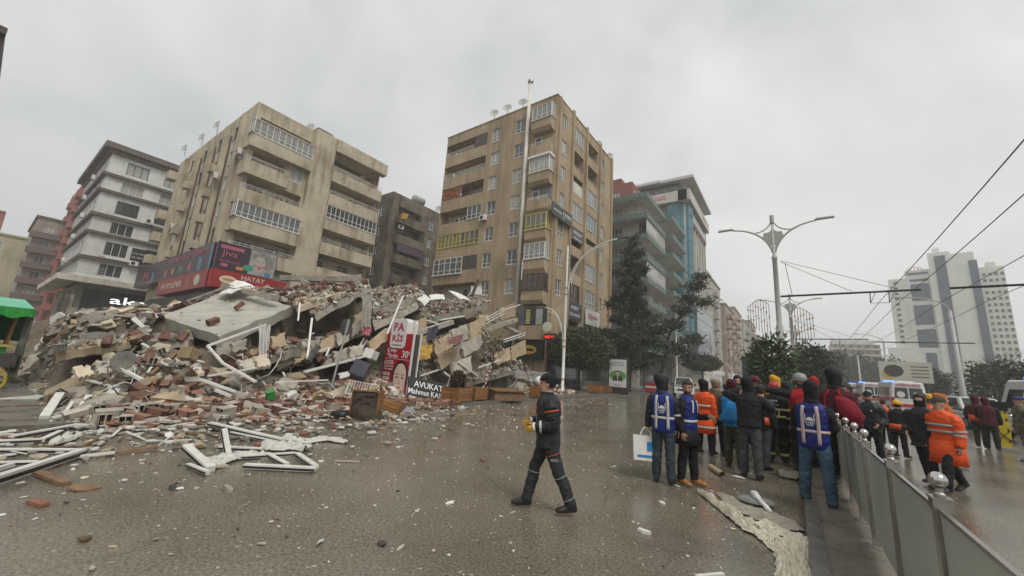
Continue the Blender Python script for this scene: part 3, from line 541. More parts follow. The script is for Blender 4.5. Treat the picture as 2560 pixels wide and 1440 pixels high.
# ------------------------------------------------------------------ green trimmed balconies, glass hotel
def green_block():
    y = 50.0; c = AY(1617, 492, y); top = c.z + 0.3
    r = building("apartment_building", (c.x - 1.6, y + 1.6, 0), "pale block with green ornamental balcony edges next to the tan corner building")
    GR = M("green_trim", (0.10, 0.14, 0.125), (0.16, 0.205, 0.18), scale=5, rough=0.7); GR2 = M("pale_green_scroll", (0.27, 0.33, 0.29), rough=0.7); PAL = M("pale_render", (0.46, 0.455, 0.42), (0.56, 0.55, 0.51), scale=1, rough=0.85, streak=0.4)
    S = Fac(r, (0, 0)); E = Fac(r, (0, 0), True); D, W = -9.0, 17.5; FL = [top - 3.0 * (i + 1) for i in range(7)]
    w = MB(); S.wall(w, D, 0, 0, top, [(-4.6, -2.4, z + .9, z + 2.4) for z in FL]); E.wall(w, 0, W, 0, top, [(q, q + 3, z + .2, z + 2.4) for z in FL for q in (2, 7, 12)]); w.box(D, W - .02, 0, -.02, W, top); w.box(D, .1, 0, D + .1, W, top); w.box(D + .1, .1, top - .3, -.1, W - .1, top - .2); w.build("wall", PAL, r)
    for z in FL: S.window(-3.5, z + .9, 2.2, 1.5, 4, (), gl=rnd.choice(GLASS[:4])); [E.window(q + 1.5, z + .2, 3, 2.2, 4, (0.5,), gl=rnd.choice(GLASS[:4])) for q in (2, 7, 12)]
    scr = MB(); 
    for i in range(10): a = 2 * math.pi * i / 10; scr.tube([(0.16 * math.cos(a), -0.01, 0.12 * math.sin(a)), (0.16 * math.cos(a + .65), -0.01, 0.12 * math.sin(a + .65))], 0.03, 4)
    scr = scr.mesh("scroll", GR2)
    for k, z in enumerate([top] + FL):
        b = MB(); S.box(b, D, 1.6, 0.001, 1.6, z - 0.3, z + 0.05); E.box(b, 0.002, 8.0, 0.001, 1.6, z - .3, z + .05); E.box(b, 8.3, W, 0.001, 2.6, z - .3, z + .05); b.build("balcony_slab", PAL, r)
        b = MB(); S.box(b, D, 1.65, 1.6, 1.68, z - .32, z + .5); E.box(b, -1.6, 8.0, 1.6, 1.68, z - .32, z + .5); E.box(b, 8.2, W, 2.6, 2.68, z - .32, z + .5); E.box(b, 8.12, 8.2, 0.3, 2.68, z - .32, z + .5); o = b.build("balcony_trim", GR, r)
        for i in range(12): obj("scroll", scr, o, S.P(D + 3.2 + i * 0.62, 1.69, z + 0.1))
        if k > 0:
            b = MB(); S.rail(b, D + 3, 1.5, 1.55, z + .5, z + .9, n=1); E.rail(b, -1.5, 8, 1.55, z + .5, z + .9, n=1); b.build("railing", GREY_P, r)
            if k in (2, 4): E.glazing(-1.4, 7.9, z + .55, z + 2.65, 9, (0.3,), WHITE_FR, GLASS[2], 1.5)
    ac_unit(S, -5.6, FL[1] + 1.0); ac_unit(S, -5.6, FL[2] + .8); ac_unit(S, -5.6, FL[3] + .8)
    RB = M("red_brown_cladding", (0.20, 0.075, 0.055), (0.25, 0.10, 0.075), scale=2, rough=0.8)
    b = MB(); b.box(D, 2.0, top + .06, -1.6, 12, top + 4.4); b.box(D - 1, 2.5, top + 4.4, -3.5, 10, top + 5.6); b.build("penthouse", RB, r)
    S.window(-4.2, top + 1.3, 1.3, 1.5, 2, d=-2.0 + .06); roof_dish(r, (-6.0, -1.2, top + 1.6), 0.3, 1.5); E.window(3.6, top + 1, 1.6, 2.2, 2, d=-1.55); roof_dish(r, (1.4, 14, top + .9), .4, 1.3)
    E.part("shop_fascia", SGN_K, 0.2, W, 0.001, 0.6, 3.2, 5.0); E.part("shop_window", GLASS[0], 0.3, W - .2, 0.001, 0.1, .3, 3.1)
green_block()
def hotel_block():
    y = 70.0; c = AY(1712, 452, y); top = c.z
    r = building("hotel_building", (c.x, y, 0), "tall white hotel with a curved blue glass corner beyond the green trimmed block")
    S = Fac(r, (0, 0)); E = Fac(r, (0, 0), True); D, W = -10.0, 18.0
    BG = M("blue_curtain_glass", (0.045, 0.14, 0.18), (0.075, 0.19, 0.235), scale=.5, rough=0.12, spec=.6); BG2 = M("grey_curtain_glass", (0.10, 0.13, 0.155), (0.14, 0.17, 0.19), scale=.5, rough=0.15, spec=.6); OW = M("off_white_panel", (0.46, 0.445, 0.40), (0.53, 0.515, 0.47), scale=1, rough=.6, streak=.25); RB = MATS["red_brown_cladding"]
    z1 = top - 4.2; fl = [z1 - 3.3 - 2.75 * i for i in range(9)]
    w = MB(); E.wall(w, 3.0, W, 14, z1, [(q, q + 1.1, z + .6, z + 2.3, .3) for z in fl if z > 13 for q in (5, 7.6, 10.2, 12.8, 15.4)]); w.box(D, W - .02, 0, -.02, W, z1); S.wall(w, D, 0, 0, z1, []); w.build("wall", OW, r)
    for z in fl:
        if z > 13: [E.window(q + .55, z + .6, 1.1, 1.7, 1, (.5,), DARK_FR, GLASS[1], -.2) for q in (5, 7.6, 10.2, 12.8, 15.4)]
    for q in (4.3, 6.85, 9.45, 12.05, 14.65, 17.2): E.part("pilaster", OW, q - .22, q + .22, .001, .4, 14, z1)
    E.part("red_frieze", RB, 3.0, W, .401, .45, z1 - 3.0, z1 - .4); E.part("frieze_glazing", BG2, 4, W - 1, .451, .5, z1 - 2.4, z1 - .8)
    S.part("red_frieze", RB, D, -2.6, .002, .3, z1 - 6, z1); S.part("terrace_glazing", BG, D + 2, -3, .301, .36, z1 - 3.4, z1 - 1.0)
    n = 10; ctr = Vector((-2.2, 2.2)); b = MB(); ring = [Vector((ctr.x + 2.9 * math.cos(-math.pi / 2 - .35 + i * 2.2 / n), ctr.y + 2.9 * math.sin(-math.pi / 2 - .35 + i * 2.2 / n))) for i in range(n + 1)]
    for i in range(n): b.quad((*ring[i], 8), (*ring[i + 1], 8), (*ring[i + 1], z1), (*ring[i], z1))
    b.build("glass_corner", BG, r, True)
    b = MB()
    for p in ring[::2]: b.box(p.x - .05, p.y - .05, 8, p.x + .05, p.y + .05, z1)
    for j in range(12): 
        z = 9 + j * 2.4
        for i in range(n): b.bar((*ring[i], z), (*ring[i + 1], z), .1, .1)
    b.build("glass_corner_frame", M("blue_mullion", (0.05, 0.11, 0.135), rough=.4), r)
    E.part("grey_glass_podium", BG2, 2.2, W + .1, .002, 1.0, 4.5, 14)
    for z in (6.4, 8.3, 10.2, 12.1): E.part("podium_transom", GREY_P, 2.2, W + .1, 1.001, 1.04, z, z + .07)
    b = MB(); E.box(b, -1.2, W + .6, -1, 1.0, z1 + .01, z1 + 2.0); S.box(b, D, .5, .3, 1.2, z1 + .015, z1 + 1.995); b.build("terrace_parapet", OW, r)
    b = MB(); E.box(b, -1.0, W + .4, -4, 1.6, top, top + .5); S.box(b, D, -4, -4, 1.4, top + .01, top + .49); b.build("terrace_roof", M("white_roof_edge", (0.5, .5, .49), rough=.6), r)
    b = MB(); b.box(D, .3, z1 + 2, -1.0, W - .5, top - .01); b.build("terrace_storey", GLASS[0], r)
    b = MB(); S.rail(b, D, .4, 1.1, z1 + 2, z1 + 2.9, n=2, t=.06); b.build("railing", GREY_P, r)
    text("ANGÖL", M("red_lettering", (0.5, .03, .03)), S.P(-4.6, 1.22, z1 + 1.1), 3.6, .8, r, 0); text("OTEL", MATS["red_lettering"], E.P(13, 1.02, z1 + 1.1), 3.0, .8, r, E.rz)
    E.part("shop_canopy", M("red_roof_canopy", (0.22, .06, .05), rough=.7), -1, 10, .5, 2.6, 3.4, 3.8); E.part("shop_front", CRM, 0, W, .001, .45, 0, 3.3)
hotel_block()
# ------------------------------------------------------------------ street row beyond
def plain_block(x, y, D, W, top, mat, label, name="apartment_building", fp=2.95, sx=(), ex=None, bal=None, base=4.0, gl=None, roof=None, fr=None):
    r = building(name, (x, y, 0), label); S = Fac(r, (0, 0)); E = Fac(r, (0, 0), True); nf = int((top - base - .8) / fp); FL = [top - .8 - fp * (i + 1) for i in range(nf)]
    ex = ex if ex is not None else [2 + 3.0 * i for i in range(int((W - 3) / 3.0) + 1)]; sx = sx or [-2.2 - 3.2 * i for i in range(int((-D - 3) / 3.2) + 1)]
    w = MB(); S.wall(w, D, 0, 0, top, [(s - .6, s + .6, z + .9, z + 2.3) for z in FL for s in sx]); E.wall(w, 0, W, 0, top, [(s - .65, s + .65, z + .9, z + 2.3) for z in FL for s in ex]); w.box(D, W - .02, 0, -.02, W, top); w.box(D, .1, 0, D + .1, W - .1, top); w.box(D + .2, .2, top - .4, -.2, W - .2, top - .3); w.build("wall", mat, r)
    for z in FL:
        [S.window(s, z + .9, 1.2, 1.4, 2, (), fr, gl or rnd.choice(GLASS[:4])) for s in sx]; [E.window(s, z + .9, 1.3, 1.4, 2, (), fr, gl or rnd.choice(GLASS[:4])) for s in ex]
        if bal:
            for (a, b_, dd) in bal: E.part("balcony_parapet", roof or mat, a, b_, .001, dd, z - .25, z + .85)
    b = MB(); b.box(D - .3, -.3, top, .3, .1, top + .35); b.box(0, .1, top, .3, W, top + .35); b.build("coping", roof or mat, r)
    E.part("shop_front", GLASS[0], .3, W - .3, .001, .12, .3, 3.0); E.part("shop_fascia", rnd.choice((SGN_K, WHITE_P, GRYC)), .1, W - .1, .001, .35, 3.05, 4.1)
    return r, S, E, FL
t1 = M("pale_ochre_render", (0.34, .30, .235), (0.42, .37, .29), scale=.7, rough=.85, streak=.5); t2 = M("pale_grey_render", (0.36, .345, .31), (0.44, .42, .38), scale=.7, rough=.85, streak=.5); t3 = M("pinkish_render", (0.36, .27, .215), (0.42, .33, .27), scale=.7, rough=.85, streak=.5)
r_, S_, E_, F_ = plain_block(-15.2, 100, -12, 22, 27.0, t2, "pale block just beyond the glass hotel, with a rounded roof corner", bal=[(9, 13, 1.0)])
for q in (3, 5, 8): roof_dish(r_, (-.6, q, 27.9), .4, 1.3)
plain_block(-14.4, 125, -12, 22, 23.5, t3, "pinkish block with projecting balconies, second beyond the hotel", bal=[(1, 6, 1.6), (14, 20, 1.3)])
plain_block(-14.6, 150, -12, 24, 26.5, t1, "ochre block with stacked balconies, third beyond the hotel", bal=[(2, 9, 1.3)])
plain_block(-14.4, 178, -12, 26, 26.0, t2, "grey block in the street row, fourth beyond the hotel", bal=[(10, 20, 1.3)])
plain_block(-14.0, 210, -14, 30, 30.0, t1, "tall hazy ochre block near the far end of the street row", bal=[(3, 12, 1.3)])
plain_block(-13.0, 248, -14, 60, 27.0, t3, "last hazy block at the far end of the street row")
# ------------------------------------------------------------------ far left row
redm = M("red_brown_render", (0.20, .06, .045), (0.27, .095, .07), scale=.6, rough=.85, streak=.6)
c = AX(207, 482, -104.)
r_, S_, E_, F_ = plain_block(-101, 7.4, -24, 14, 30.5, redm, "red brown block between the white block and the grey balcony block", fr=DARK_FR, roof=M("pink_red_trim", (0.30, .12, .10), rough=.8), bal=[(2, 7, 1.2)], sx=(-3, -8.5, -14, -19.5))
for s in (-5.8, -11.2, -16.8): S_.part("downpipe_strip", M("pink_red_trim", (0, 0, 0)), s - .35, s + .35, .001, .6, 3, 30)
for z in F_: S_.part("balcony_parapet", MATS["pink_red_trim"], -4.6, -1.6, .001, 1.0, z - .2, z + .9); S_.part("balcony_parapet", MATS["pink_red_trim"], -15.6, -12.6, .001, 1.0, z - .2, z + .9)
c = AX(80, 528, -115.)
r_, S_, E_, F_ = plain_block(-115, c.y + 1.0, -20, 5.2, c.z - .8, M("grey_beige_render", (0.30, .27, .225), (0.38, .345, .29), scale=.7, rough=.85, streak=.5), "grey beige balcony block with brown parapets, behind the green cart", roof=M("mauve_brown_band", (0.15, .105, .095), rough=.8), bal=[(-.4, 3.4, 1.2)], ex=(1.6, 4.4), base=6)
c = AX(2, 592, -130.)
plain_block(-130, c.y - 8, -20, 11.5, c.z + .5, M("yellowish_render", (0.38, .34, .23), (0.45, .40, .28), scale=.7, rough=.85, streak=.5), "yellowish low block at the far left edge beside the grey balcony block")
c = AX(10, 548, -150.)
plain_block(-150, c.y - 20, -20, 20, c.z + 1.5, redm, "dark red block peeking out at the left edge above the yellowish block", fr=DARK_FR)
c = AX(13, 93, -30.)
plain_block(-30, c.y - 14, -10, 14, c.z, M("dark_brown_cladding", (0.05, .042, .036), (0.08, .065, .055), scale=1, rough=.7), "dark brown roof corner showing at the top left edge", fr=DARK_FR)
# ------------------------------------------------------------------ white tower hotel far right, red block
def tower():
    P = lambda px, py, d=230: EYEV + ray(px, py) * (d / math.hypot(ray(px, py).x, ray(px, py).y))
    r = building("tower_hotel", (36.9, 227, 0), "tall white tower hotel with blue glass bands fading into the haze")
    r.rotation_euler = (0, 0, R_(-13)); r.scale = (.83, 1, 1); TW = M("tower_white", (0.66, .66, .6), (0.72, .72, .66), scale=.3, rough=.7, streak=.15); BL = M("tower_blue_glass", (0.03, .05, .08), (0.045, .07, .10), scale=.4, rough=.45, spec=.2)
    S = Fac(r, (0, 0))
    def blk(name, s0, s1, d0, d1, z0, z1, m=TW): return S.part(name, m, s0, s1, d0, d1, z0, z1)
    blk("low_wing", -3, 22, -14, 2, 0, 20); blk("wing", 0.0, 6.5, -14, 0, 20, 49.5); blk("centre_block", 6.5, 15.2, -14, .6, 0, 52.5); blk("core", 15.2, 22.6, -16, 2.5, 0, 58.5); blk("core", 22.6, 30, -16, 1.6, 0, 57.5); blk("right_wing", 30, 38, -16, 0.8, 0, 51); blk("roof_plant", 17, 19.5, -8, 0, 58.5, 61); blk("roof_plant", 33, 36, -8, -.5, 51, 53)
    for z0, z1 in ((39.5, 46.5), (29.5, 37.5), (19.5, 27.5)): blk("blue_glass_panel", 8.0, 14.4, .6, .9, z0, z1, BL)
    for z in (50.5,): blk("blue_glass_panel", 7.4, 14.6, .6, .8, z, z + .9, BL)
    blk("blue_glass_panel", 8, 14.4, .6, .8, 47.6, 48.6, BL)
    blk("blue_glass_strip", 17.4, 21, 2.5, 2.8, 4, 57, BL); blk("blue_glass_strip", 28, 30.6, 1.6, 2.0, 6, 54, BL); blk("blue_glass_panel", 10, 13.5, 2, 2.3, 3, 18, BL)
    for i in range(12): S.window(2.6, 22 + i * 2.3, 1.4, .9, 1, (), DARK_FR, GLASS[0], .04)
    for i in range(17):
        for j in range(4): S.window(32 + j * 1.75, 10 + i * 2.35, .95, 1.0, 1, (), DARK_FR, GLASS[0], .84)
    for i in range(3): S.window(2 + i * 1.6, 13, 1.0, 1.0, 1, (), DARK_FR, GLASS[0], 2.04)
    text("OTEL", MATS["red_lettering"], S.P(10.5, .7, 53.2), 6, 1.2, r, 0)
tower()
r_ = building("apartment_building", (17.8, 262, 0), "low red brown block on the skyline left of the tower hotel"); S_ = Fac(r_, (0, 0))
S_.part("wall", M("faded_red_render", (0.27, .16, .13), (0.33, .2, .165), scale=.3, rough=.85), 0, 19, -14, 0, 0, 24.2); S_.part("roof_storey", WHT, 1, 17, -12, -1, 24.2, 26.4)
for i in range(5):
    S_.part("balcony_band", CRM, -.4, 19.4, .001, .8, 9.5 + i * 3, 10.3 + i * 3)
    for j in range(6): S_.window(1.8 + j * 3.1, 10.5 + i * 3, 1.6, 1.5, 2, (), DARK_FR, GLASS[0], .05)
# ------------------------------------------------------------------ the collapsed building
CB = empty("collapsed_building", (-18, 12, 0), "collapsed apartment block, a heap of pancaked slabs, broken brick and plaster across the pavement", "rubble heap")
CBL = Vector(CB.location)
CONC = M("broken_concrete", (0.25, 0.225, 0.185), (0.40, 0.36, 0.30), scale=2.5, rough=0.85, bump=0.6, bscale=18, rnd_v=0.35)
CONC2 = M("pale_concrete", (0.33, 0.315, 0.27), (0.45, 0.43, 0.37), scale=1.1, rough=0.75, streak=0.0, bump=0.3, bscale=14)
BEIP = M("beige_facade_panel", (0.31, 0.235, 0.15), (0.41, 0.325, 0.22), scale=1.6, rough=0.85, bump=0.3, bscale=12, rnd_v=0.2)
PLAS = M("cream_plaster", (0.42, 0.35, 0.25), (0.56, 0.49, 0.38), scale=3, rough=0.85, bump=0.3, rnd_v=0.25)
BRK = M("red_hollow_brick", (0.17, 0.085, 0.06), (0.26, 0.14, 0.10), scale=7, rough=0.85, bump=0.3, rnd_v=0.35)
BRKD = M("hole_shade", (0.05, 0.03, 0.022), rough=0.95)  # dark colour stands in for the shade inside bricks, blocks and the tube
WHB = M("white_debris", (0.55, 0.54, 0.50), (0.70, 0.69, 0.65), scale=5, rough=0.6, rnd_v=0.15)
WOOD = M("splintered_wood", (0.13, 0.075, 0.04), (0.22, 0.14, 0.08), scale=6, rough=0.8, rnd_v=0.4)
DKD = M("dark_debris", (0.03, 0.028, 0.027), (0.07, 0.065, 0.06), scale=6, rough=0.7, rnd_v=0.3)
TILE = M("terracotta_bits", (0.23, 0.095, 0.058), (0.31, 0.14, 0.09), scale=6, rough=0.8, rnd_v=0.3)
MUD = M("rubble_dust", (0.105, 0.085, 0.062), (0.20, 0.165, 0.12), scale=1.6, rough=0.85, bump=0.9, bscale=9, bdist=0.06, detail=8)
STEEL = M("rusty_rebar", (0.10, 0.06, 0.04), (0.16, 0.10, 0.07), scale=12, rough=0.7)
PK = [(-40, 1.2), (-8, 1.8), (-3, 2.1), (0, 2.2), (2, 2.35), (4, 2.8), (6, 3.6), (8, 4.4), (10, 4.9), (13, 5.4), (16, 5.6), (20, 5.5), (23, 5.2), (25.5, 3.6), (28, 1.3), (30, 0.3), (60, 0)]
def peak(y):
    for (a, p), (b, q) in zip(PK, PK[1:]):
        if y <= b: return p + (q - p) * (y - a) / (b - a)
    return 0
def sstep(t): t = min(1, max(0, t)); return t * t * (3 - 2 * t)
def mound(x, y):
    toe = -12.6 - 0.8 * sstep((y - 8) / 8) + 0.5 * fbm(y * 0.25, 3.3)
    toe -= 8.4 * sstep((2.2 - y) / .8)
    t = (toe - x) / 8.5
    z = peak(y) * sstep(t) ** 0.85 if x > -27 else peak(y) * sstep((x + 37) / 10)
    ap = 0.16 * sstep((-8.6 - x) / 4) * sstep((y - .9) / 1.2) * sstep((12 - y) / 5) * sstep((y + 14) / 8)
    return max(z, ap)
def mz(x, y):
    h = mound(x, y); u = under(x, y)
    if u is not None: h = min(h, max(u - .75, .1))
    return h + min(h, 0.9) * 0.45 * fbm(x * 0.7, y * 0.7, 1.0) + min(h, 0.5) * 0.25 * fbm(x * 2.3, y * 2.3, 4.0)
SLABS = [
 ([(402, 788, -19.5), (590, 716, -23), (730, 764, -18.5), (548, 840, -15.4)], 0.42, CONC2, -0.05),
 ([(738, 768, -17.2), (852, 730, -17.4), (820, 699, -22), (732, 724, -22)], 0.3, PLAS, 0),
 ([(783, 788, -16.4), (926, 713, -16.8), (886, 702, -22), (815, 738, -20)], 0.3, CONC, 0),
 ([(932, 772, -16.2), (1062, 736, -16.8), (1040, 716, -22), (930, 722, -22)], 0.35, CONC, 0),
 ([(1064, 796, -15.8), (1224, 757, -16.4), (1180, 742, -21), (1082, 762, -21)], 0.34, CONC, 0),
 ([(930, 812, -15.2), (1040, 760, -15.8), (1060, 740, -21), (930, 770, -20)], 0.3, CONC, 0),
 ([(690, 905, -15.0), (905, 822, -15.2), (920, 800, -21), (700, 860, -20)], 0.3, CONC, 0),
 ([(1085, 862, -14.5), (1216, 808, -14.8), (1210, 780, -20), (1085, 830, -20)], 0.3, CONC, 0),
 ([(800, 905, -14.4), (920, 870, -14.6), (930, 845, -19), (800, 880, -19)], 0.28, CONC, 0),
 ([(640, 900, -14.6), (760, 868, -15), (700, 850, -18), (620, 878, -18)], 0.28, CONC, 0),
 ([(350, 860, -17), (470, 850, -16.5), (520, 838, -20), (380, 845, -21)], 0.25, CONC, 0),
 ([(250, 790, -22), (400, 775, -22), (420, 770, -26), (300, 775, -27)], 0.25, CONC2, 0),
 ([(140, 880, -16.5), (330, 855, -17.0), (330, 838, -19), (150, 865, -18.5)], 0.25, BEIP, 0),
 ([(1160, 960, -13.4), (1290, 925, -13.8), (1275, 905, -16), (1180, 935, -15)], 0.22, CONC, 0)]
_Q = [([AX(*c) for c in cs]) for cs, _, _, _ in SLABS]
_QB = [(min(v.x for v in q) - .3, max(v.x for v in q) + .3, min(v.y for v in q) - .3, max(v.y for v in q) + .3) for q in _Q]
def under(x, y):
    """height of the lowest big slab over this spot, or None"""
    best = None
    for q, (x0, x1, y0, y1) in zip(_Q, _QB):
        if not (x0 < x < x1 and y0 < y < y1): continue
        s_ = [(q[(i + 1) % 4].x - q[i].x) * (y - q[i].y) - (q[(i + 1) % 4].y - q[i].y) * (x - q[i].x) for i in range(4)]
        if all(v > -.15 for v in s_) or all(v < .15 for v in s_):
            n = (q[2] - q[0]).cross(q[3] - q[1])
            if abs(n.z) > 1e-3: c = sum(q, Vector()) / 4; z = c.z - (n.x * (x - c.x) + n.y * (y - c.y)) / n.z; best = z if best is None else min(best, z)
    return best
def over(x, y):
    best = (-9, 0)
    for k_, (q, (x0, x1, y0, y1)) in enumerate(zip(_Q, _QB)):
        if not (x0 < x < x1 and y0 < y < y1): continue
        s_ = [(q[(i + 1) % 4].x - q[i].x) * (y - q[i].y) - (q[(i + 1) % 4].y - q[i].y) * (x - q[i].x) for i in range(4)]
        if all(v > -.15 for v in s_) or all(v < .15 for v in s_):
            n = (q[2] - q[0]).cross(q[3] - q[1]); c = sum(q, Vector()) / 4; z = c.z - (n.x * (x - c.x) + n.y * (y - c.y)) / n.z; best = max(best, (z, k_))
    return best
gx = np.concatenate([np.linspace(-37, -24, 14, endpoint=False), np.linspace(-24, -7.5, 74)]); gy = np.linspace(-14, 30, 150)
mm_ = MB(); nx, ny = len(gx), len(gy)
mm_.v = [(x - CBL.x, y - CBL.y, (mz(x, y) if mound(x, y) > 0.02 else -0.03)) for x in gx for y in gy]
mm_.f = [(i * ny + j, (i + 1) * ny + j, (i + 1) * ny + j + 1, i * ny + j + 1) for i in range(nx - 1) for j in range(ny - 1)]
tag(mm_.build("rubble_bed", MUD, CB, True), kind='stuff')

def slab(corners, th, mat, name="floor_slab", n=9, jag=0.12, sag=0.0, parent=None, seed=0):
    """a bent broken slab between four surveyed corners (px, py, plane x)"""
    rr = random.Random(seed + int(corners[0][0])); A, B, C_, D_ = [AX(*c) for c in corners]
    nrm = (B - A).cross(D_ - A).normalized()
    if nrm.z < 0 and abs(nrm.z) > 0.35: nrm = -nrm
    elif abs(nrm.z) <= 0.35 and nrm.x < 0: nrm = -nrm
    jit = {}
    def P(i, j):
        u, v = i / n, j / n; p = A.lerp(B, u).lerp(D_.lerp(C_, u), v)
        p = p + nrm * (sag * (4 * u * (1 - u) + 4 * v * (1 - v)) + 0.05 * fbm(p.x * 1.3, p.y * 1.3, p.z * 1.3))
        if i in (0, n) or j in (0, n): p = p + ((A + C_) / 2 - p).normalized() * rr.uniform(-jag * 0.4, jag)
        return p - (parent.location if parent else CBL)
    top = [P(i, j) for i in range(n + 1) for j in range(n + 1)]; bot = [p - nrm * th * rr.uniform(0.85, 1.1) for p in top]
    k = (n + 1) ** 2; idx = lambda i, j: i * (n + 1) + j; fs = []
    for i in range(n):
        for j in range(n):
            fs.append((idx(i, j), idx(i + 1, j), idx(i + 1, j + 1), idx(i, j + 1))); fs.append(tuple(k + q for q in fs[-1][::-1]))
    bd = [(i, 0) for i in range(n)] + [(n, j) for j in range(n)] + [(i, n) for i in range(n, 0, -1)] + [(0, j) for j in range(n, 0, -1)]
    for a, b in zip(bd, bd[1:] + bd[:1]): fs.append((idx(*a), k + idx(*a), k + idx(*b), idx(*b)))
    m = MB(); m.add(top + bot, fs); bmm = m.mesh(name, mat); b = bmesh.new(); b.from_mesh(bmm); bmesh.ops.recalc_face_normals(b, faces=b.faces); b.to_mesh(bmm); b.free()
    return obj(name, bmm, parent or CB)
for c_, th, mt, sg in SLABS: slab(c_, th, mt, sag=sg)
PANELS = [
 ([(676, 842, -15.7), (714, 830, -15.7), (718, 862, -15.5), (680, 872, -15.5)], .25, BEIP), ([(688, 880, -15.2), (800, 846, -15.2), (806, 880, -15.0), (694, 920, -14.8)], .3, BEIP),
 ([(800, 850, -15.1), (906, 798, -15.2), (906, 832, -15.0), (806, 884, -14.8)], .3, BEIP), ([(626, 872, -15.2), (668, 860, -15.3), (674, 890, -15), (632, 900, -15)], .25, BEIP),
 ([(918, 850, -14.9), (1012, 784, -15.2), (1014, 816, -15), (922, 882, -14.7)], .3, BEIP), ([(1012, 803, -15.6), (1068, 792, -15.6), (1068, 832, -15.4), (1014, 832, -15.4)], .25, BEIP),
 ([(1084, 848, -14.4), (1216, 790, -14.7), (1219, 832, -14.5), (1090, 884, -14.2)], .3, BEIP), ([(1020, 842, -14.8), (1068, 838, -14.8), (1068, 868, -14.6), (1024, 870, -14.6)], .25, BEIP),
 ([(1096, 888, -14.0), (1200, 838, -14.3), (1204, 870, -14.1), (1106, 925, -13.8)], .28, BEIP), ([(1234, 892, -14.0), (1313, 848, -14.3), (1315, 884, -14.1), (1240, 918, -13.9)], .28, BEIP),
 ([(1246, 770, -15.8), (1286, 756, -15.9), (1290, 790, -15.7), (1252, 802, -15.6)], .2, BEIP), ([(1196, 790, -15.0), (1222, 784, -15.0), (1226, 824, -14.9), (1200, 832, -14.9)], .25, BEIP),
 ([(596, 900, -14.0), (668, 884, -14.4), (682, 915, -13.8), (612, 925, -13.5)], .12, PLAS), ([(185, 912, -15.0), (275, 908, -15.0), (282, 930, -14.7), (200, 938, -14.6)], .14, PLAS),
 ([(830, 880, -14.3), (905, 862, -14.4), (910, 890, -14.1), (836, 908, -14)], .25, CONC), ([(1130, 905, -13.6), (1178, 890, -13.7), (1182, 930, -13.5), (1138, 945, -13.4)], .22, PLAS),
 ([(885, 790, -15.6), (925, 766, -15.6), (925, 790, -15.5), (888, 812, -15.5)], .25, BEIP), ([(536, 858, -15.4), (620, 842, -15.5), (622, 870, -15.3), (540, 890, -15.1)], .25, CONC)]
for c_, th, mt in PANELS:
    k = max(1, round((c_[1][0] - c_[0][0]) / 42)); L2 = lambda a, b, t: tuple(x + (y - x) * t for x, y in zip(a, b))
    for i in range(k):
        t0, t1 = i / k + .03 * (i > 0), (i + 1) / k; j = (rnd.uniform(-5, 5), rnd.uniform(-6, 6), rnd.uniform(-.25, .2)) if k > 1 else (0, 0, 0)
        q = [L2(c_[0], c_[1], t0), L2(c_[0], c_[1], t1), L2(c_[3], c_[2], t1), L2(c_[3], c_[2], t0)]; slab([tuple(v + w * rnd.uniform(.4, 1) for v, w in zip(p, j)) for p in q], th, mt if rnd.random() < .75 else CONC, "wall_panel", n=6, jag=0.085, seed=i)
# beams, columns, pipes and bent metal sticking out
def stick(name, mat, a, b, w=0.1, h=None, tube=False, parent=None):
    m = MB(); A, B = AX(*a) - CBL, AX(*b) - CBL
    if tube: m.tube([A, A.lerp(B, .5) + Vector((0, 0, .06)), B], w / 2, 6)
    else: m.bar(A, B, w, h or w)
    return m.build(name, mat, parent or CB)
for a, b, w in (((700, 695, -22), (905, 700, -20), .35), ((820, 702, -21), (900, 690, -21), .3), ((560, 715, -22), (690, 745, -18.5), .3), ((430, 770, -22), (560, 722, -23), .18), ((1020, 840, -14.9), (1130, 805, -14.9), .3), ((1180, 835, -14.6), (1290, 800, -14.6), .3), ((740, 690, -22), (770, 712, -21), .3), ((1230, 800, -15), (1310, 838, -14.4), .25)):
    stick("beam", CONC, a, b, w, w * .8)
WHP = M("white_profile", (0.58, 0.57, 0.52), (0.70, 0.69, 0.64), scale=4, rough=0.45)
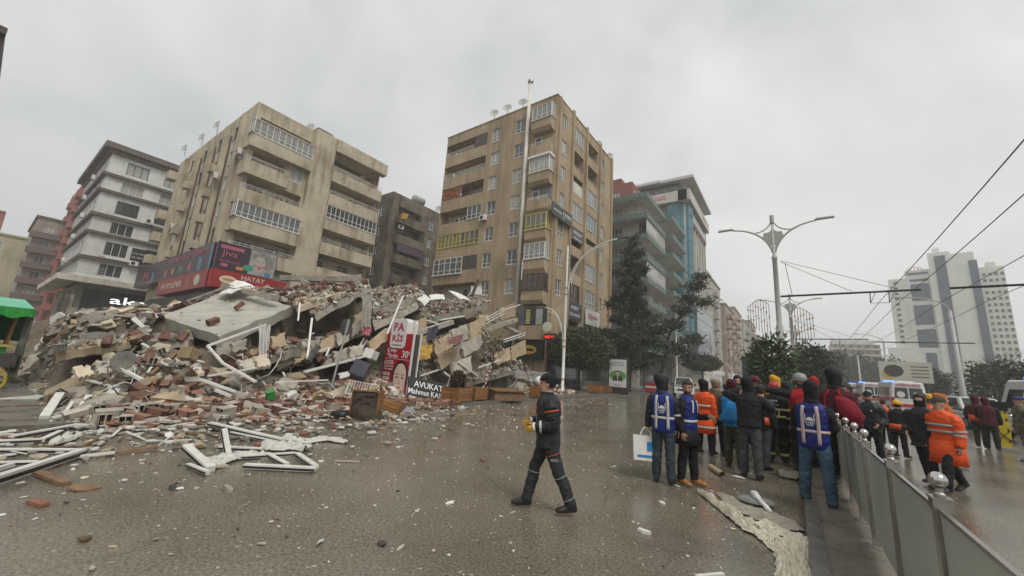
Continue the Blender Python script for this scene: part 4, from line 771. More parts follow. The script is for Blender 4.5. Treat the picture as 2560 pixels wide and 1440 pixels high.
for a, b, w in (((519, 865, -14.6), (665, 812, -15.4), .09), ((519, 865, -14.6), (557, 908, -13.9), .08), ((557, 908, -13.9), (640, 955, -12.8), .09), ((500, 948, -13.4), (590, 980, -12.4), .09), ((780, 795, -15.0), (768, 898, -14.2), .07), ((775, 835, -14.8), (785, 833, -14.8), .07), ((750, 757, -17), (745, 802, -16), .06), ((760, 930, -13.8), (915, 890, -14.0), .12), ((880, 900, -14), (910, 845, -14.6), .04), ((885, 905, -14), (918, 850, -14.6), .04), ((968, 835, -14.6), (1008, 740, -15.6), .08), ((1066, 800, -15.2), (1112, 815, -15.0), .09), ((1100, 800, -15.2), (1160, 790, -15.2), .12), ((1145, 905, -13.6), (1195, 940, -13.2), .12), ((1110, 930, -13.4), (1150, 960, -13), .12), ((1215, 795, -14.5), (1260, 770, -14.8), .05), ((1215, 802, -14.5), (1260, 777, -14.8), .05), ((1215, 809, -14.5), (1260, 784, -14.8), .05), ((1258, 775, -14.9), (1300, 762, -15), .08), ((1258, 850, -14.4), (1312, 832, -14.4), .09), ((1258, 856, -14.3), (1312, 838, -14.3), .06), ((1195, 920, -13.6), (1250, 900, -13.8), .1), ((790, 880, -14.4), (825, 868, -14.4), .06), ((825, 868, -14.4), (815, 890, -14.2), .06), ((1050, 940, -13.3), (1095, 925, -13.4), .08), ((110, 1045, -12.1), (150, 985, -14), .14), ((160, 1035, -12.2), (185, 1000, -13.3), .06), ((205, 1020, -12.6), (222, 990, -13.6), .12), ((265, 1015, -12.8), (355, 1015, -12.4), .11), ((185, 1042, -12), (290, 1015, -12.5), .08), ((0, 1000, -16), (200, 985, -15.8), .14), ((330, 1085, -10.2), (470, 1060, -10.4), .09), ((275, 905, -14.6), (355, 950, -13.4), .1), ((520, 940, -13.3), (640, 920, -13.6), .07), ((690, 955, -13.2), (820, 950, -12.9), .07), ((430, 990, -13), (500, 1003, -12.3), .12), ((540, 975, -12.8), (580, 990, -12.5), .12)):
    stick("white_bar", WHP, a, b, w, w * .6)
for a, b in (((1180, 740, -17), (1196, 700, -17)), ((795, 868, -14.6), (770, 905, -14.0))): stick("grey_pipe", DKD, a, b, .22, tube=True)
for i in range(26):
    y = rnd.uniform(6, 23); x = rnd.uniform(-17.5, -14.3); z = mound(x, y) + rnd.uniform(.1, .7); m = MB(); p = Vector((x, y, z)) - CBL; pts = [p]
    d = Vector((rnd.uniform(.1, 1), rnd.uniform(-.8, .8), rnd.uniform(-.3, .7))).normalized()
    for k in range(4): pts.append(pts[-1] + d * rnd.uniform(.2, .4)); d = (d + Vector((rnd.uniform(-.3, .3), rnd.uniform(-.3, .3), rnd.uniform(-.5, .1)))).normalized()
    m.tube(pts, .014, 5); m.build("rebar", STEEL, CB)
for i in range(44):
    y = rnd.uniform(2, 24); x = rnd.uniform(-17, -13.2); p = Vector((x, y, mound(x, y) + rnd.uniform(.25, .9))) - CBL; d = Vector((rnd.uniform(-.2, 1), rnd.uniform(-1, 1), rnd.uniform(-.3, .3))); pts = [p]
    for k in range(8): pts.append(pts[-1] + d.normalized() * rnd.uniform(.12, .26)); d = d + Vector((rnd.gauss(0, .6), rnd.gauss(0, .6), rnd.gauss(-.25, .5)))
    m = MB(); m.tube(pts, rnd.uniform(.008, .016), 4); m.build("cable", rnd.choice((WHP, DKD, DKD, STEEL)), CB)
# sheet metal, white boards on the ridge
for c_, mt in (([(560, 718, -22), (592, 700, -22), (632, 712, -21), (590, 722, -20.5)], WHB), ([(545, 738, -21), (600, 708, -22.5), (640, 716, -21), (575, 732, -20)], WHB), ([(1042, 748, -16.5), (1052, 732, -17.5), (1078, 748, -16.4), (1062, 765, -16)], WHB), ([(1120, 726, -18), (1150, 735, -17.5), (1178, 752, -16.8), (1150, 748, -17)], WHB), ([(1072, 738, -18), (1110, 736, -18), (1112, 748, -17), (1076, 750, -17)], WHB), ([(845, 935, -13.2), (905, 925, -13.4), (910, 938, -12.8), (850, 948, -12.7)], WHB), ([(1140, 1000, -11.7), (1240, 985, -12.2), (1200, 975, -13), (1120, 988, -12.6)], CONC), ([(710, 985, -12.4), (738, 975, -12.8), (745, 985, -12.3), (720, 993, -12)], WHB)):
    slab(c_, .04, mt, "sheet_panel", n=4, jag=.05, sag=.04)

# ---- loose pieces: shared meshes, the largest as parts, the rest joined
def hull(n, sx, sy, sz, seed):
    rr = random.Random(seed); b = bmesh.new()
    for _ in range(n):
        v = Vector((rr.gauss(0, 1), rr.gauss(0, 1), rr.gauss(0, 1))).normalized(); q = rr.uniform(.75, 1.1)
        b.verts.new((max(-1, min(1, v.x * 1.35)) * sx * q / 2, max(-1, min(1, v.y * 1.35)) * sy * q / 2, max(-1, min(1, v.z * 1.5)) * sz * q / 2))
    r = bmesh.ops.convex_hull(b, input=b.verts); bmesh.ops.delete(b, geom=[g for g in r['geom_interior'] if isinstance(g, bmesh.types.BMVert)], context='VERTS')
    vs = [tuple(v.co) for v in b.verts]; b.verts.index_update(); fs = [tuple(v.index for v in f.verts) for f in b.faces]; b.free(); return vs, fs
def shard(k, sx, sy, th, seed):
    rr = random.Random(seed); a0 = sorted((i + rr.uniform(-.3, .3)) / k * 2 * math.pi for i in range(k))
    p = [(math.cos(a) * sx / 2 * rr.uniform(.7, 1.1), math.sin(a) * sy / 2 * rr.uniform(.7, 1.1)) for a in a0]; n = len(p)
    vs = [(x, y, -th / 2) for x, y in p] + [(x * .97, y * .97, th / 2 * rr.uniform(.6, 1.2)) for x, y in p]
    return vs, [tuple(range(n - 1, -1, -1)), tuple(range(n, 2 * n))] + [(i, (i + 1) % n, n + (i + 1) % n, n + i) for i in range(n)]
def hollow(L_, W_, H_, nu, nv, seed=0):
    m = MB(); m.quad((-L_ / 2, -W_ / 2, -H_ / 2), (-L_ / 2, W_ / 2, -H_ / 2), (L_ / 2, W_ / 2, -H_ / 2), (L_ / 2, -W_ / 2, -H_ / 2)); m.quad((-L_ / 2, -W_ / 2, H_ / 2), (L_ / 2, -W_ / 2, H_ / 2), (L_ / 2, W_ / 2, H_ / 2), (-L_ / 2, W_ / 2, H_ / 2))
    m.quad((-L_ / 2, -W_ / 2, -H_ / 2), (L_ / 2, -W_ / 2, -H_ / 2), (L_ / 2, -W_ / 2, H_ / 2), (-L_ / 2, -W_ / 2, H_ / 2)); m.quad((L_ / 2, W_ / 2, -H_ / 2), (-L_ / 2, W_ / 2, -H_ / 2), (-L_ / 2, W_ / 2, H_ / 2), (L_ / 2, W_ / 2, H_ / 2))
    t = .018
    for sx in (-1, 1):
        x = sx * L_ / 2; xi = sx * (L_ / 2 - .06); cu, cv = W_ / nu, H_ / nv
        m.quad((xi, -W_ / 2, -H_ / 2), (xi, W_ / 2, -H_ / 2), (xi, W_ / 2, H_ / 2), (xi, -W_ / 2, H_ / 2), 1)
        for i in range(nu + 1):
            y = -W_ / 2 + i * cu; y0, y1 = max(-W_ / 2, y - t / 2), min(W_ / 2, y + t / 2); m.quad((x, y0, -H_ / 2), (x, y1, -H_ / 2), (x, y1, H_ / 2), (x, y0, H_ / 2)); m.quad((x, y0, -H_ / 2), (x, y0, H_ / 2), (xi, y0, H_ / 2), (xi, y0, -H_ / 2))
        for j in range(nv + 1):
            z = -H_ / 2 + j * cv; z0, z1 = max(-H_ / 2, z - t / 2), min(H_ / 2, z + t / 2); m.quad((x + sx * .0005, -W_ / 2, z0), (x + sx * .0005, W_ / 2, z0), (x + sx * .0005, W_ / 2, z1), (x + sx * .0005, -W_ / 2, z1))
    return m
def mk(vf, name, mat): m = MB(); m.add(*vf); return m.mesh(name, mat)
CH = [hull(12, 1, rnd.uniform(.6, 1), rnd.uniform(.4, .8), i) for i in range(9)]; SH = [shard(rnd.choice((5, 6, 7)), 1, rnd.uniform(.5, .9), .12, i + 40) for i in range(8)]
STK = [([(-.5, -.03, -.02), (.5, -.03, -.02), (.5, .03, -.02), (-.5, .03, -.02), (-.5, -.03, .02), (.5, -.03, .02), (.5, .03, .02), (-.5, .03, .02)], [(0, 3, 2, 1), (4, 5, 6, 7), (0, 1, 5, 4), (1, 2, 6, 5), (2, 3, 7, 6), (3, 0, 4, 7)])]
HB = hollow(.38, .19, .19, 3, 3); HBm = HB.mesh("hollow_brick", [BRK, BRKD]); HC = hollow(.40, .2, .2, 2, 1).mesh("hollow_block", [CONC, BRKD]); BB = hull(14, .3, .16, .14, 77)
pieces = []   # (size/dist, kind, variant, matrix, scale, mat)
PAL = {'chunk': [(CONC, 7), (BEIP, 3), (PLAS, 2), (BRK, .8)], 'shard': [(CONC, 4), (PLAS, 3), (BEIP, 2), (WHB, 3.8), (DKD, 1), (TILE, .5)], 'stick': [(WHP, 4), (WOOD, 4), (DKD, 1)], 'brick': [(BRK, 1)], 'block': [(CONC, 1)], 'bat': [(BRK, 3), (TILE, 1)]}
def pick(k): l = PAL[k]; return rnd.choices([a for a, _ in l], [b for _, b in l])[0]
def drop(x, y, kind, s, flat=.5, lift=0.0):
    z = max(mz(x, y) if mound(x, y) > .02 else 0.0, 0.0); u = under(x, y)
    if u is not None and u > z - .2:
        t_, i_ = over(x, y)
        if rnd.random() < (.97 if i_ == 0 else .3): return
        z = t_ + .02; s = min(s, .3) if i_ else min(s, .12); kind = 'shard' if kind == 'stick' and rnd.random() < .5 else kind
    n = Vector((mound(x - .3, y) - mound(x + .3, y), mound(x, y - .3) - mound(x, y + .3), .6)).normalized()
    q = n.to_track_quat('Z', 'Y') @ Euler((rnd.gauss(0, flat), rnd.gauss(0, flat), rnd.uniform(0, 6.28))).to_quaternion()
    p = Vector((x, y, z + lift)); d = (p - EYEV).length; pieces.append((s / d, kind, rnd.randrange(9), p, q, s, pick(kind)))
for i in range(27000):
    u = rnd.random()
    if u < .74: y = rnd.uniform(-8, 28); x = rnd.uniform(-23.5, -12.6)
    else: y = rnd.uniform(-9, 12); x = -12.8 + abs(rnd.gauss(0, 2.1)) * (1 if y < 9 else .5)
    if y > 14 and x > -12.9: continue
    clear_ = y < 1.55 and -20.8 < x < -9.5
    if clear_ and rnd.random() < .45: continue
    ap = x > -12.6
    if x > -8.3 and rnd.random() < .6: continue
    k = rnd.choices(('chunk', 'shard', 'stick', 'brick', 'block', 'bat'), (3.6, 3.6, 1.3, .55 if 3 < y < 12 else .12, .5 if y < 5 else .1, 2.4 if 3 < y < 13 and x > -15.8 else .4))[0]
    s = {'chunk': rnd.lognormvariate(-1.62, .6), 'shard': rnd.lognormvariate(-1.3, .62), 'stick': rnd.lognormvariate(-.6, .65), 'brick': 1, 'block': 1, 'bat': rnd.uniform(.5, 1.1)}[k]
    if k == 'chunk': s = min(s, .9)
    if k == 'shard': s = min(s, 1.2)
    if k == 'stick': s = min(s, 2.2)
    if ap:
        s *= {'chunk': .5, 'shard': .6, 'stick': .8}.get(k, 1)
        if k in ('brick', 'block') and x > -10.8: k, s = 'shard', .15
        if x > -10.4: s = min(s, .22 if k != 'stick' else .6); k = 'shard' if k in ('chunk', 'bat') and rnd.random() < .7 else k
    if clear_: k, s = ('stick', min(s, .9)) if k == 'stick' else ('shard', min(s, .24) if k != 'brick' else .2)
    drop(x, y, k, s, .12 if ap or clear_ or k == 'stick' else .45, lift=.02 + (s * .12 if k == 'chunk' else .09 if k in ('brick', 'block') else .03))
pieces.sort(key=lambda t: -t[0])
LIM = {'chunk': 300, 'shard': 300, 'stick': 200, 'brick': 200, 'block': 90, 'bat': 200}; NM = {'chunk': 'concrete_chunk', 'shard': 'broken_panel', 'stick': 'broken_strip', 'brick': 'hollow_brick', 'block': 'hollow_block', 'bat': 'brick_fragment'}
cnt = {k: 0 for k in LIM}; rest = {}; mcache = {}
def variant(k, v): return {'chunk': CH[v % 9], 'shard': SH[v % 8], 'stick': STK[0], 'bat': BB}[k]
for _, k, v, p, q, s, mt in pieces:
    if cnt[k] < LIM[k]:
        cnt[k] += 1
        if k == 'brick': me = HBm
        elif k == 'block': me = HC
        else:
            key = (k, v % (9 if k == 'chunk' else 8 if k == 'shard' else 1), mt.name)
            if key not in mcache: mcache[key] = mk(variant(k, v), NM[k], mt)
            me = mcache[key]
        o = obj(NM[k], me, CB, p - CBL); o.rotation_mode = 'QUATERNION'; o.rotation_quaternion = q
        if k not in ('brick', 'block'): o.scale = (s, s, s) if k != 'stick' else (s, min(1.4, .6 + s * .5), 1)
    else:
        if k in ('brick', 'block'): vf = (HB.v, HB.f)
        else: vf = variant(k, v)
        R = np.array(q.to_matrix()); V = np.array(vf[0]) * (s if k not in ('brick', 'block') else 1) @ R.T + np.array(p - CBL)
        m = rest.setdefault(mt.name, MB()); m.add(V.tolist(), vf[1])
allm = MB(); mats_ = []
for i, (nm_, m) in enumerate(rest.items()): mats_.append(MATS[nm_]); allm.add(m.v, m.f, i)
tag(allm.build("rubble", mats_, CB), kind='stuff')

# grit and flakes scattered over the carriageway
gr = MB(); GM = [WHB, CONC, PLAS, DKD, BRK, WOOD]
for i in range(5200):
    if i < 2600: y = rnd.uniform(.6, 13); x = rnd.uniform(-11, .0) - .6
    else: x = -11.5 + abs(rnd.gauss(0, 3.6)); y = rnd.uniform(-3, 24)
    if x > -.05 or (x > -2 and y < 1.5): continue
    s = min(.16, rnd.lognormvariate(-3.75, .6)) * (1.25 if x < -6 else 1); vf = rnd.choice(SH); R = np.array(Euler((rnd.gauss(0, .15), rnd.gauss(0, .15), rnd.uniform(0, 6.3))).to_matrix())
    st = rnd.uniform(.4, 1) ; gr.add((np.array(vf[0]) * [s, s * st, s] @ R.T + [x, y, .006 + s * .05]).tolist(), vf[1], rnd.choices(range(6), (5, 5, 4, 2, 1, 1))[0])
tag(gr.build("debris", GM), "small pale flakes of plaster and grit scattered over the wet road", "debris", kind='stuff')
# ------------------------------------------------------------------ street furniture
LAMPW = M("chipped_white_paint", (0.62, 0.61, 0.57), (0.70, 0.69, 0.66), scale=5, rough=0.5); GOLDB = M("ochre_band", (0.38, 0.25, 0.09), rough=0.6)
def arc(p0, p1, p2, n=10):
    p0, p1, p2 = map(Vector, (p0, p1, p2)); return [p0.lerp(p1, i / n).lerp(p1.lerp(p2, i / n), i / n) for i in range(n + 1)]
def white_lamp(loc, label):
    r = empty("street_lamp", loc, label, "street lamp", "white street lamps along the left pavement")
    m = MB(); m.lathe([(.2, 0), (.2, .1), (.11, .14), (.105, 4), (.085, 8), (.07, 11.2), (.02, 11.3)], n=12); m.build("pole", LAMPW, r, True)
    m = MB(); A = arc((.16, 0, 7.4), (.2, 0, 10.9), (4.1, 0, 11.3), 14); B = arc((.42, 0, 7.9), (.55, 0, 10.6), (3.3, 0, 10.95), 14); m.tube(A, .045, 8); m.tube(B, .035, 8)
    for i in (2, 5, 8, 11): m.bar(A[i], B[i], .04, .04)
    m.build("arm", LAMPW, r, True)
    m = MB(); A = arc((-.14, 0, 3.6), (-.25, 0, 6.3), (-1.9, 0, 6.35), 12); B = arc((-.35, 0, 4.6), (-.45, 0, 5.9), (-1.55, 0, 6.05), 12); m.tube([(-.14, 0, 3.2), (-.14, 0, 3.6)] + A, .04, 8); m.tube(B, .03, 8)
    for i in (3, 6, 9): m.bar(A[i], B[i], .035, .035)
    m.build("arm", LAMPW, r, True)
    for x, z, s in ((4.5, 11.32, 1), (-2.2, 6.36, -1)):
        m = MB(); m.hexa([(x - .45, -.1, z - .05), (x + .4, -.12, z - .04), (x + .4, .12, z - .04), (x - .45, .1, z - .05)], [(x - .4, -.06, z + .07), (x + .3, -.07, z + .05), (x + .3, .07, z + .05), (x - .4, .06, z + .07)]); m.build("lamp_head", DKD, r)
    for z in (.9, 3.3, 3.75, 7.3, 7.8): m = MB(); m.lathe([(.13, z), (.13, z + .1)], n=12); m.build("band", GOLDB, r)
    return r
LW0 = white_lamp((-13.8, 26.1, .12), "tall white lamp with two curved arms standing before the round clipped tree")
for y_, lb in ((56, "white curved arm lamp beside the leaning pine"), (86, "white curved arm lamp rising beyond the clipped flat tree"), (116, "most distant white curved arm lamp down the street")):
    o = copy_tree(LW0); o.location = (-12.5, y_, .12); o['label'] = lb
LG = M("lamp_grey_paint", (0.36, 0.36, 0.34), (0.42, 0.42, 0.40), scale=3, rough=.45)
def double_lamp(loc, label):
    r = empty("street_lamp", loc, label, "street lamp", "grey double arm lamps on the median")
    m = MB(); m.lathe([(.3, 0), (.3, .05), (.17, .1), (.16, 4.6), (.12, 4.7), (.11, 8.2), (.13, 8.22), (.13, 8.4), (.08, 8.45), (.06, 10.4)], n=14); m.build("pole", LG, r, True)
    for s in (-1, 1):
        m = MB(); A = arc((s * .03, 0, 8.6), (s * .4, 0, 10.0), (s * 1.9, 0, 10.15), 14); m.tube(A, [.06 - .02 * i / 14 for i in range(15)], 8); B = arc((0, 0, 10.5), (s * .25, 0, 9.75), (s * 1.0, 0, 9.85), 8); m.tube(B, .035, 6); m.build("arm", LG, r, True)
        m = MB(); x = s * 2.25; m.hexa([(x - .4, -.11, 10.17), (x + .4, -.11, 10.19), (x + .4, .11, 10.19), (x - .4, .11, 10.17)], [(x - .34, -.06, 10.28), (x + .34, -.06, 10.27), (x + .34, .06, 10.27), (x - .34, .06, 10.28)]); m.build("lamp_head", GREY_P, r)
    m = MB(); m.poly([(x * .46, .05, 9.5 + z * .5) for x, z in ((0, -1), (.5, -.82), (.9, -.35), (1, .15), (.9, .55), (.45, .55), (0, .95), (-.45, .55), (-.9, .55), (-1, .15), (-.9, -.35), (-.5, -.82))])
    m.poly([(x * .46, -.05, 9.5 + z * .5) for x, z in ((-.5, -.82), (-.9, -.35), (-1, .15), (-.9, .55), (-.45, .55), (0, .95), (.45, .55), (.9, .55), (1, .15), (.9, -.35), (.5, -.82), (0, -1))]); m.build("disc_plate", M("lamp_plate", (0.36, .37, .34), rough=.5), r)
    m = MB(); m.lathe([(.1, 10.3), (.1, 10.75), (.09, 10.76)], n=10); m.build("cap", LG, r)
    return r
LD0 = double_lamp((-.34, 24.4, .12), "near grey double arm lamp carrying the trolley wire bracket")
for y_, x_, lb in ((48, .35, "second grey double arm lamp down the median"), (74, .9, "third grey double arm lamp down the median"), (102, 1.6, "farthest grey double arm lamp on the median")):
    o = copy_tree(LD0); o.location = (x_, y_, .12); o['label'] = lb
def bracket(y_, x0, x1, z, label):
    r = empty("wire_bracket", (x0, y_, z), label, "bracket", "trolley wire brackets")
    m = MB(); m.tube([(0, 0, 0), (x1 - x0, 0, .05)], .05, 8); m.build("arm", BLACK_P, r, True)
    m = MB(); m.tube([(.1, 0, 1.9), ((x1 - x0) * .55, 0, .1)], .012, 5); m.tube([(.1, 0, 1.95), ((x1 - x0) * .86, 0, .12)], .012, 5); m.tube([(.3, 0, 1.8), (.5, 0, .05)], .014, 5); m.build("stay_wire", DKD, r)
    for q in (3.4, 4.05):
        m = MB(); m.tube([(q - x0 - .1, 0, .02), (q - x0 - .12, 0, -.5)], .02, 5); m.tube([(q - x0 + .1, 0, .02), (q - x0 - .12, 0, -.5)], .012, 5); m.build("hanger", BLACK_P, r)
    m = MB(); m.tube([(3.28 - x0, 0, -.5), (3.93 - x0, 0, -.5)], .012, 5); m.build("spacer", DKD, r)
bracket(24.4, -.2, 5.0, 6.3, "black trolley wire bracket fixed to the near double arm lamp"); bracket(48, .5, 6.0, 6.3, "black trolley wire bracket on the second double arm lamp")
r = empty("wire_bracket", (5.9, 24.4, 6.36), "black trolley wire bracket entering from the right side of the road", "bracket", "trolley wire brackets"); m = MB(); m.tube([(0, 0, 0), (7.5, 0, .06)], .05, 8); m.build("arm", BLACK_P, r, True)
r = empty("wire_bracket", (6.6, 50, 6.3), "distant trolley wire bracket reaching from the right hand poles", "bracket", "trolley wire brackets"); m = MB(); m.tube([(0, 0, 0), (6.4, 0, 0)], .05, 8); m.build("arm", BLACK_P, r, True)
WIRE = M("wire_grey", (0.10, .10, .10), rough=.5)
for i, (xa, xb, lb) in enumerate(((2.85, 4.1, "trolley wire overhead, nearest to the median"), (3.55, 4.8, "trolley wire overhead, second from the median"), (5.2, 6.0, "trolley wire overhead, third from the median"), (6.6, 7.4, "trolley wire overhead, farthest from the median"))):
    m = MB(); pts = []
    for k in range(40): t = k / 39; y_ = -6 + 130 * t; sg = .12 * math.sin(math.pi * ((y_ - 24.4) / 24 % 1)); pts.append((xa + (xb - xa) * (y_ + 5) / 50 if y_ < 45 else xb + (y_ - 45) * .012, y_, 5.85 - sg))
    m.tube(pts, .012, 5); tag(m.build("trolley_wire", WIRE), lb, "wire", "trolley wires")
def side_lamp(loc, label, h=10.6, arm=-2.9):
    r = empty("street_lamp", loc, label, "street lamp", "tapered lamps on the far side of the road"); m = MB(); m.lathe([(.26, 0), (.24, .6), (.13, h - 1.2)], n=12); m.build("pole", LG, r, True)
    m = MB(); m.tube(arc((0, 0, h - 1.3), (-.1, 0, h), (arm, 0, h + .15), 12), .05, 7); m.build("arm", LG, r, True)
    m = MB(); m.box(arm - .7, -.11, h + .1, arm, .11, h + .2); m.build("lamp_head", GREY_P, r); return r
SL0 = side_lamp((12.2, 51.5, 0), "nearest thick tapered lamp post on the far side of the road, beside the poster hoarding")
for i, (x_, y_, lb) in enumerate(((12.4, 85, "second tapered lamp post on the far side, above the ambulance"), (12.8, 120, "third tapered lamp post on the far side of the road"), (13.2, 150, "fourth tapered lamp post on the far side of the road"), (13.6, 185, "fifth tapered lamp post fading into the haze"), (14, 220, "sixth and faintest tapered lamp post in the haze"))):
    o = copy_tree(SL0); o.location = (x_, y_, 0); o['label'] = lb
# festive light curtains hung on the lamps
def light_curtain(loc, s, label):
    r = empty("light_decoration", loc, label, "light decoration", "hanging light curtains"); m = MB()
    top = [(s * (.2 + .12 * i), 0, .25 * math.sin(i * .5) + .01 * i) for i in range(9)]
    m.tube(top, .02, 5); m.build("frame", GREY_P, r); ST = M("amber_star", (0.5, .28, .08), rough=.5)
    for i in range(9):
        m = MB(); L_ = (1.0 + .12 * (8 - i)); m.tube([top[i], (top[i][0], 0, top[i][2] - L_ * 1.15)], .012, 5); o = m.build("light_string", DKD, r)
        for k in range(2):
            z = top[i][2] - L_ * (.35 + .4 * k) + .1 * (i % 3); b = MB(); b.poly([(top[i][0] + (.075 if q % 2 == 0 else .032) * math.sin(q * math.pi / 5), -.02, z + (.075 if q % 2 == 0 else .032) * math.cos(q * math.pi / 5)) for q in range(10)]); b.poly([(top[i][0] + (.075 if q % 2 == 0 else .032) * math.sin(-q * math.pi / 5), .0, z + (.075 if q % 2 == 0 else .032) * math.cos(q * math.pi / 5)) for q in range(10)]); b.build("star", ST, o)
light_curtain((-.55, 24.4, 5.9), -1, "curtain of light strings with amber stars on the street side of the lamp"); light_curtain((-.1, 24.4, 5.4), 1, "curtain of light strings with amber stars on the road side of the lamp")

# ------------------------------------------------------------------ fence of steel posts and glass
SS = M("brushed_steel", (0.33, .31, .28), (0.42, .40, .37), scale=9, rough=.28, metal=.85); CHR = M("polished_steel", (0.55, .54, .52), rough=.13, metal=1.0)
FGL = M("frosted_glass", (0.50, .54, .47), (0.58, .61, .54), scale=2.5, rough=.3, trans=.3, spec=.5)
FN = empty("glass_fence", (.63, 4, .12), "waist high fence of steel posts with ball tops and frosted glass panels on the median", "fence")
pm = MB(); pm.box(-.032, -.032, .012, .032, .032, 1.0); pm = pm.mesh("post", SS)
bm_ = MB(); bm_.box(-.08, -.08, 0, .08, .08, .012); [bm_.lathe([(.012, .012), (.012, .022), (.004, .026)], (qx, qy, 0), 6) for qx in (-.06, .06) for qy in (-.06, .06)]; bm_ = bm_.mesh("base_plate", SS); cm = MB(); cm.box(-.04, -.04, 1.001, .04, .04, 1.06); cm.box(-.046, -.046, 1.061, .046, .046, 1.07); cm.lathe([(.026, 1.071), (.026, 1.085), (.018, 1.095), (.018, 1.115), (.026, 1.122)], n=14); cm = cm.mesh("post_cap", SS)
bl = MB(); bl.lathe([(.002, 1.118)] + [(.042 * math.sin(a * math.pi / 14), 1.16 - .042 * math.cos(a * math.pi / 14)) for a in range(1, 14)] + [(.002, 1.202)], n=22); bl = bl.mesh("ball", CHR, True)
gp = MB(); gp.box(-.006, .03, .12, .006, .97, .99); gp = gp.mesh("glass_panel", FGL); tr_ = MB(); tr_.box(-.012, .03, .991, .012, .97, 1.012); tr_ = tr_.mesh("top_rail", SS)
FY = [.7, 2.02, 3.35, 4.68, 6.03, 7.0, 8.0, 9.3, 10.6, 11.9, 13.2]
for k, y_ in enumerate(FY):
    o = obj("post", pm, FN, (0, y_ - 4, 0), (rnd.uniform(-.012, .012), rnd.uniform(-.01, .01), rnd.uniform(-.05, .05))); obj("base_plate", bm_, o); obj("post_cap", cm, o); obj("ball", bl, o)
    if k + 1 < len(FY):
        for nm_, me_ in (("glass_panel", gp), ("top_rail", tr_)): q = obj(nm_, me_, FN, (0, y_ - 4, 0)); q.scale = (1, FY[k + 1] - y_, 1)

# ------------------------------------------------------------------ wooden planters
PW = M("oiled_planter_wood", (0.19, .085, .028), (0.29, .145, .05), scale=5, rough=.45, bump=.2, rnd_v=.15); SOIL = M("dark_soil", (0.035, .026, .018), (0.075, .058, .04), scale=14, rough=.9, bump=1, bscale=25)
def planter(loc, label, rz=0.0, w=.95, h=.62, rot=None, soil=True, back=None):
    r = empty("wooden_planter", loc, label, "planter", "wooden planter boxes", rz)
    if rot: r.rotation_euler = rot
    for sx in (-1, 1):
        for sy in (-1, 1): m = MB(); m.box(sx * (w / 2 - .07), sy * (w / 2 - .07), 0, sx * w / 2, sy * w / 2, h + .02); m.build("corner_post", PW, r)
    for k in range(4):
        z0 = .06 + k * (h - .08) / 4; z1 = z0 + (h - .08) / 4 - .012
        for s in (-1, 1):
            m = MB(); m.box(-w / 2 + .071, s * (w / 2 - .045), z0, w / 2 - .071, s * (w / 2 - .015), z1); m.build("slat", PW, r); m = MB(); m.box(s * (w / 2 - .045), -w / 2 + .071, z0, s * (w / 2 - .015), w / 2 - .071, z1); m.build("slat", PW, r)
    m = MB(); m.box(-w / 2 + .05, -w / 2 + .05, .04, w / 2 - .05, w / 2 - .05, .06); m.build("bottom_board", WOOD, r)
    if soil:
        m = MB(); n = 8; q = w / 2 - .05; m.v = [(-q + 2 * q * i / n, -q + 2 * q * j / n, h - .06 + (.06 * fbm(i * .9, j * .9, loc[0])) if 0 < i < n and 0 < j < n else h - .08) for i in range(n + 1) for j in range(n + 1)]; m.f = [(i * (n + 1) + j, (i + 1) * (n + 1) + j, (i + 1) * (n + 1) + j + 1, i * (n + 1) + j + 1) for i in range(n) for j in range(n)]; m.m = [0] * len(m.f); m.build("soil", SOIL, r)
    return r
planter((-11.7, 12.6, .12), "upright planter box holding the round brown shrub", .1); planter((-12.0, 14.0, .12), "upright planter box with a little green, right of the shrub planter", .05)
planter((-11.5, 19.0, .12), "planter box with a white ball top, beside the walking man's head", .1, .8, .7)
planter((-12.6, 29.3, .12), "planter box near the campaign poster stand, left of the pair", .05); planter((-12.4, 31.4, .12), "planter box at the foot of the campaign poster stand", .05, .85)
planter((-10.15, 7.25, .40), "planter box tipped on its side with soil spilling out", rot=(R_(88), 0, R_(38)), w=.8, h=.58); planter((-10.6, 8.5, .40), "planter box overturned at the foot of the red sign", rot=(R_(165), R_(12), R_(25)), w=.9, h=.52, soil=False)
m = MB(); vs, fs = hull(60, .75, .7, .5, 5); m.add([(x, y, max(z, -.15)) for x, y, z in vs], fs); tag(m.build("spilled_soil", SOIL, loc=(-9.85, 6.95, .12)), "heap of dark soil and roots spilled from the tipped planter", "soil")
m = MB(); m.lathe([(.03, 0), (.2, .05), (.29, .2), (.29, .32), (.18, .48), (.02, .53)], n=16); tag(m.build("dome_cover", WHITE_P, None, True, loc=(-11.5, 19.0, .78)), "white dome shaped cover sitting on the planter behind the walking man", "cover")
m = MB(); m.hexa([(-.95, -.35, 0), (.95, -.35, 0), (.95, .35, 0), (-.95, .35, 0)], [(-.9, -.3, .42), (1.0, -.32, .36), (1.0, .32, .4), (-.9, .3, .46)]); BN = empty("wooden_crate", (-11.35, 15.7, .12), "low brown wooden crate lying by the kerb near the taped sapling", "crate", rz=1.3)
m.build("side", WOOD, BN); m = MB(); m.hexa([(-1.0, -.42, .44), (1.05, -.42, .4), (1.05, .42, .44), (-1.0, .42, .5)], [(-1.0, -.42, .5), (1.05, -.42, .46), (1.05, .42, .5), (-1.0, .42, .56)]); m.build("lid", PW, BN)

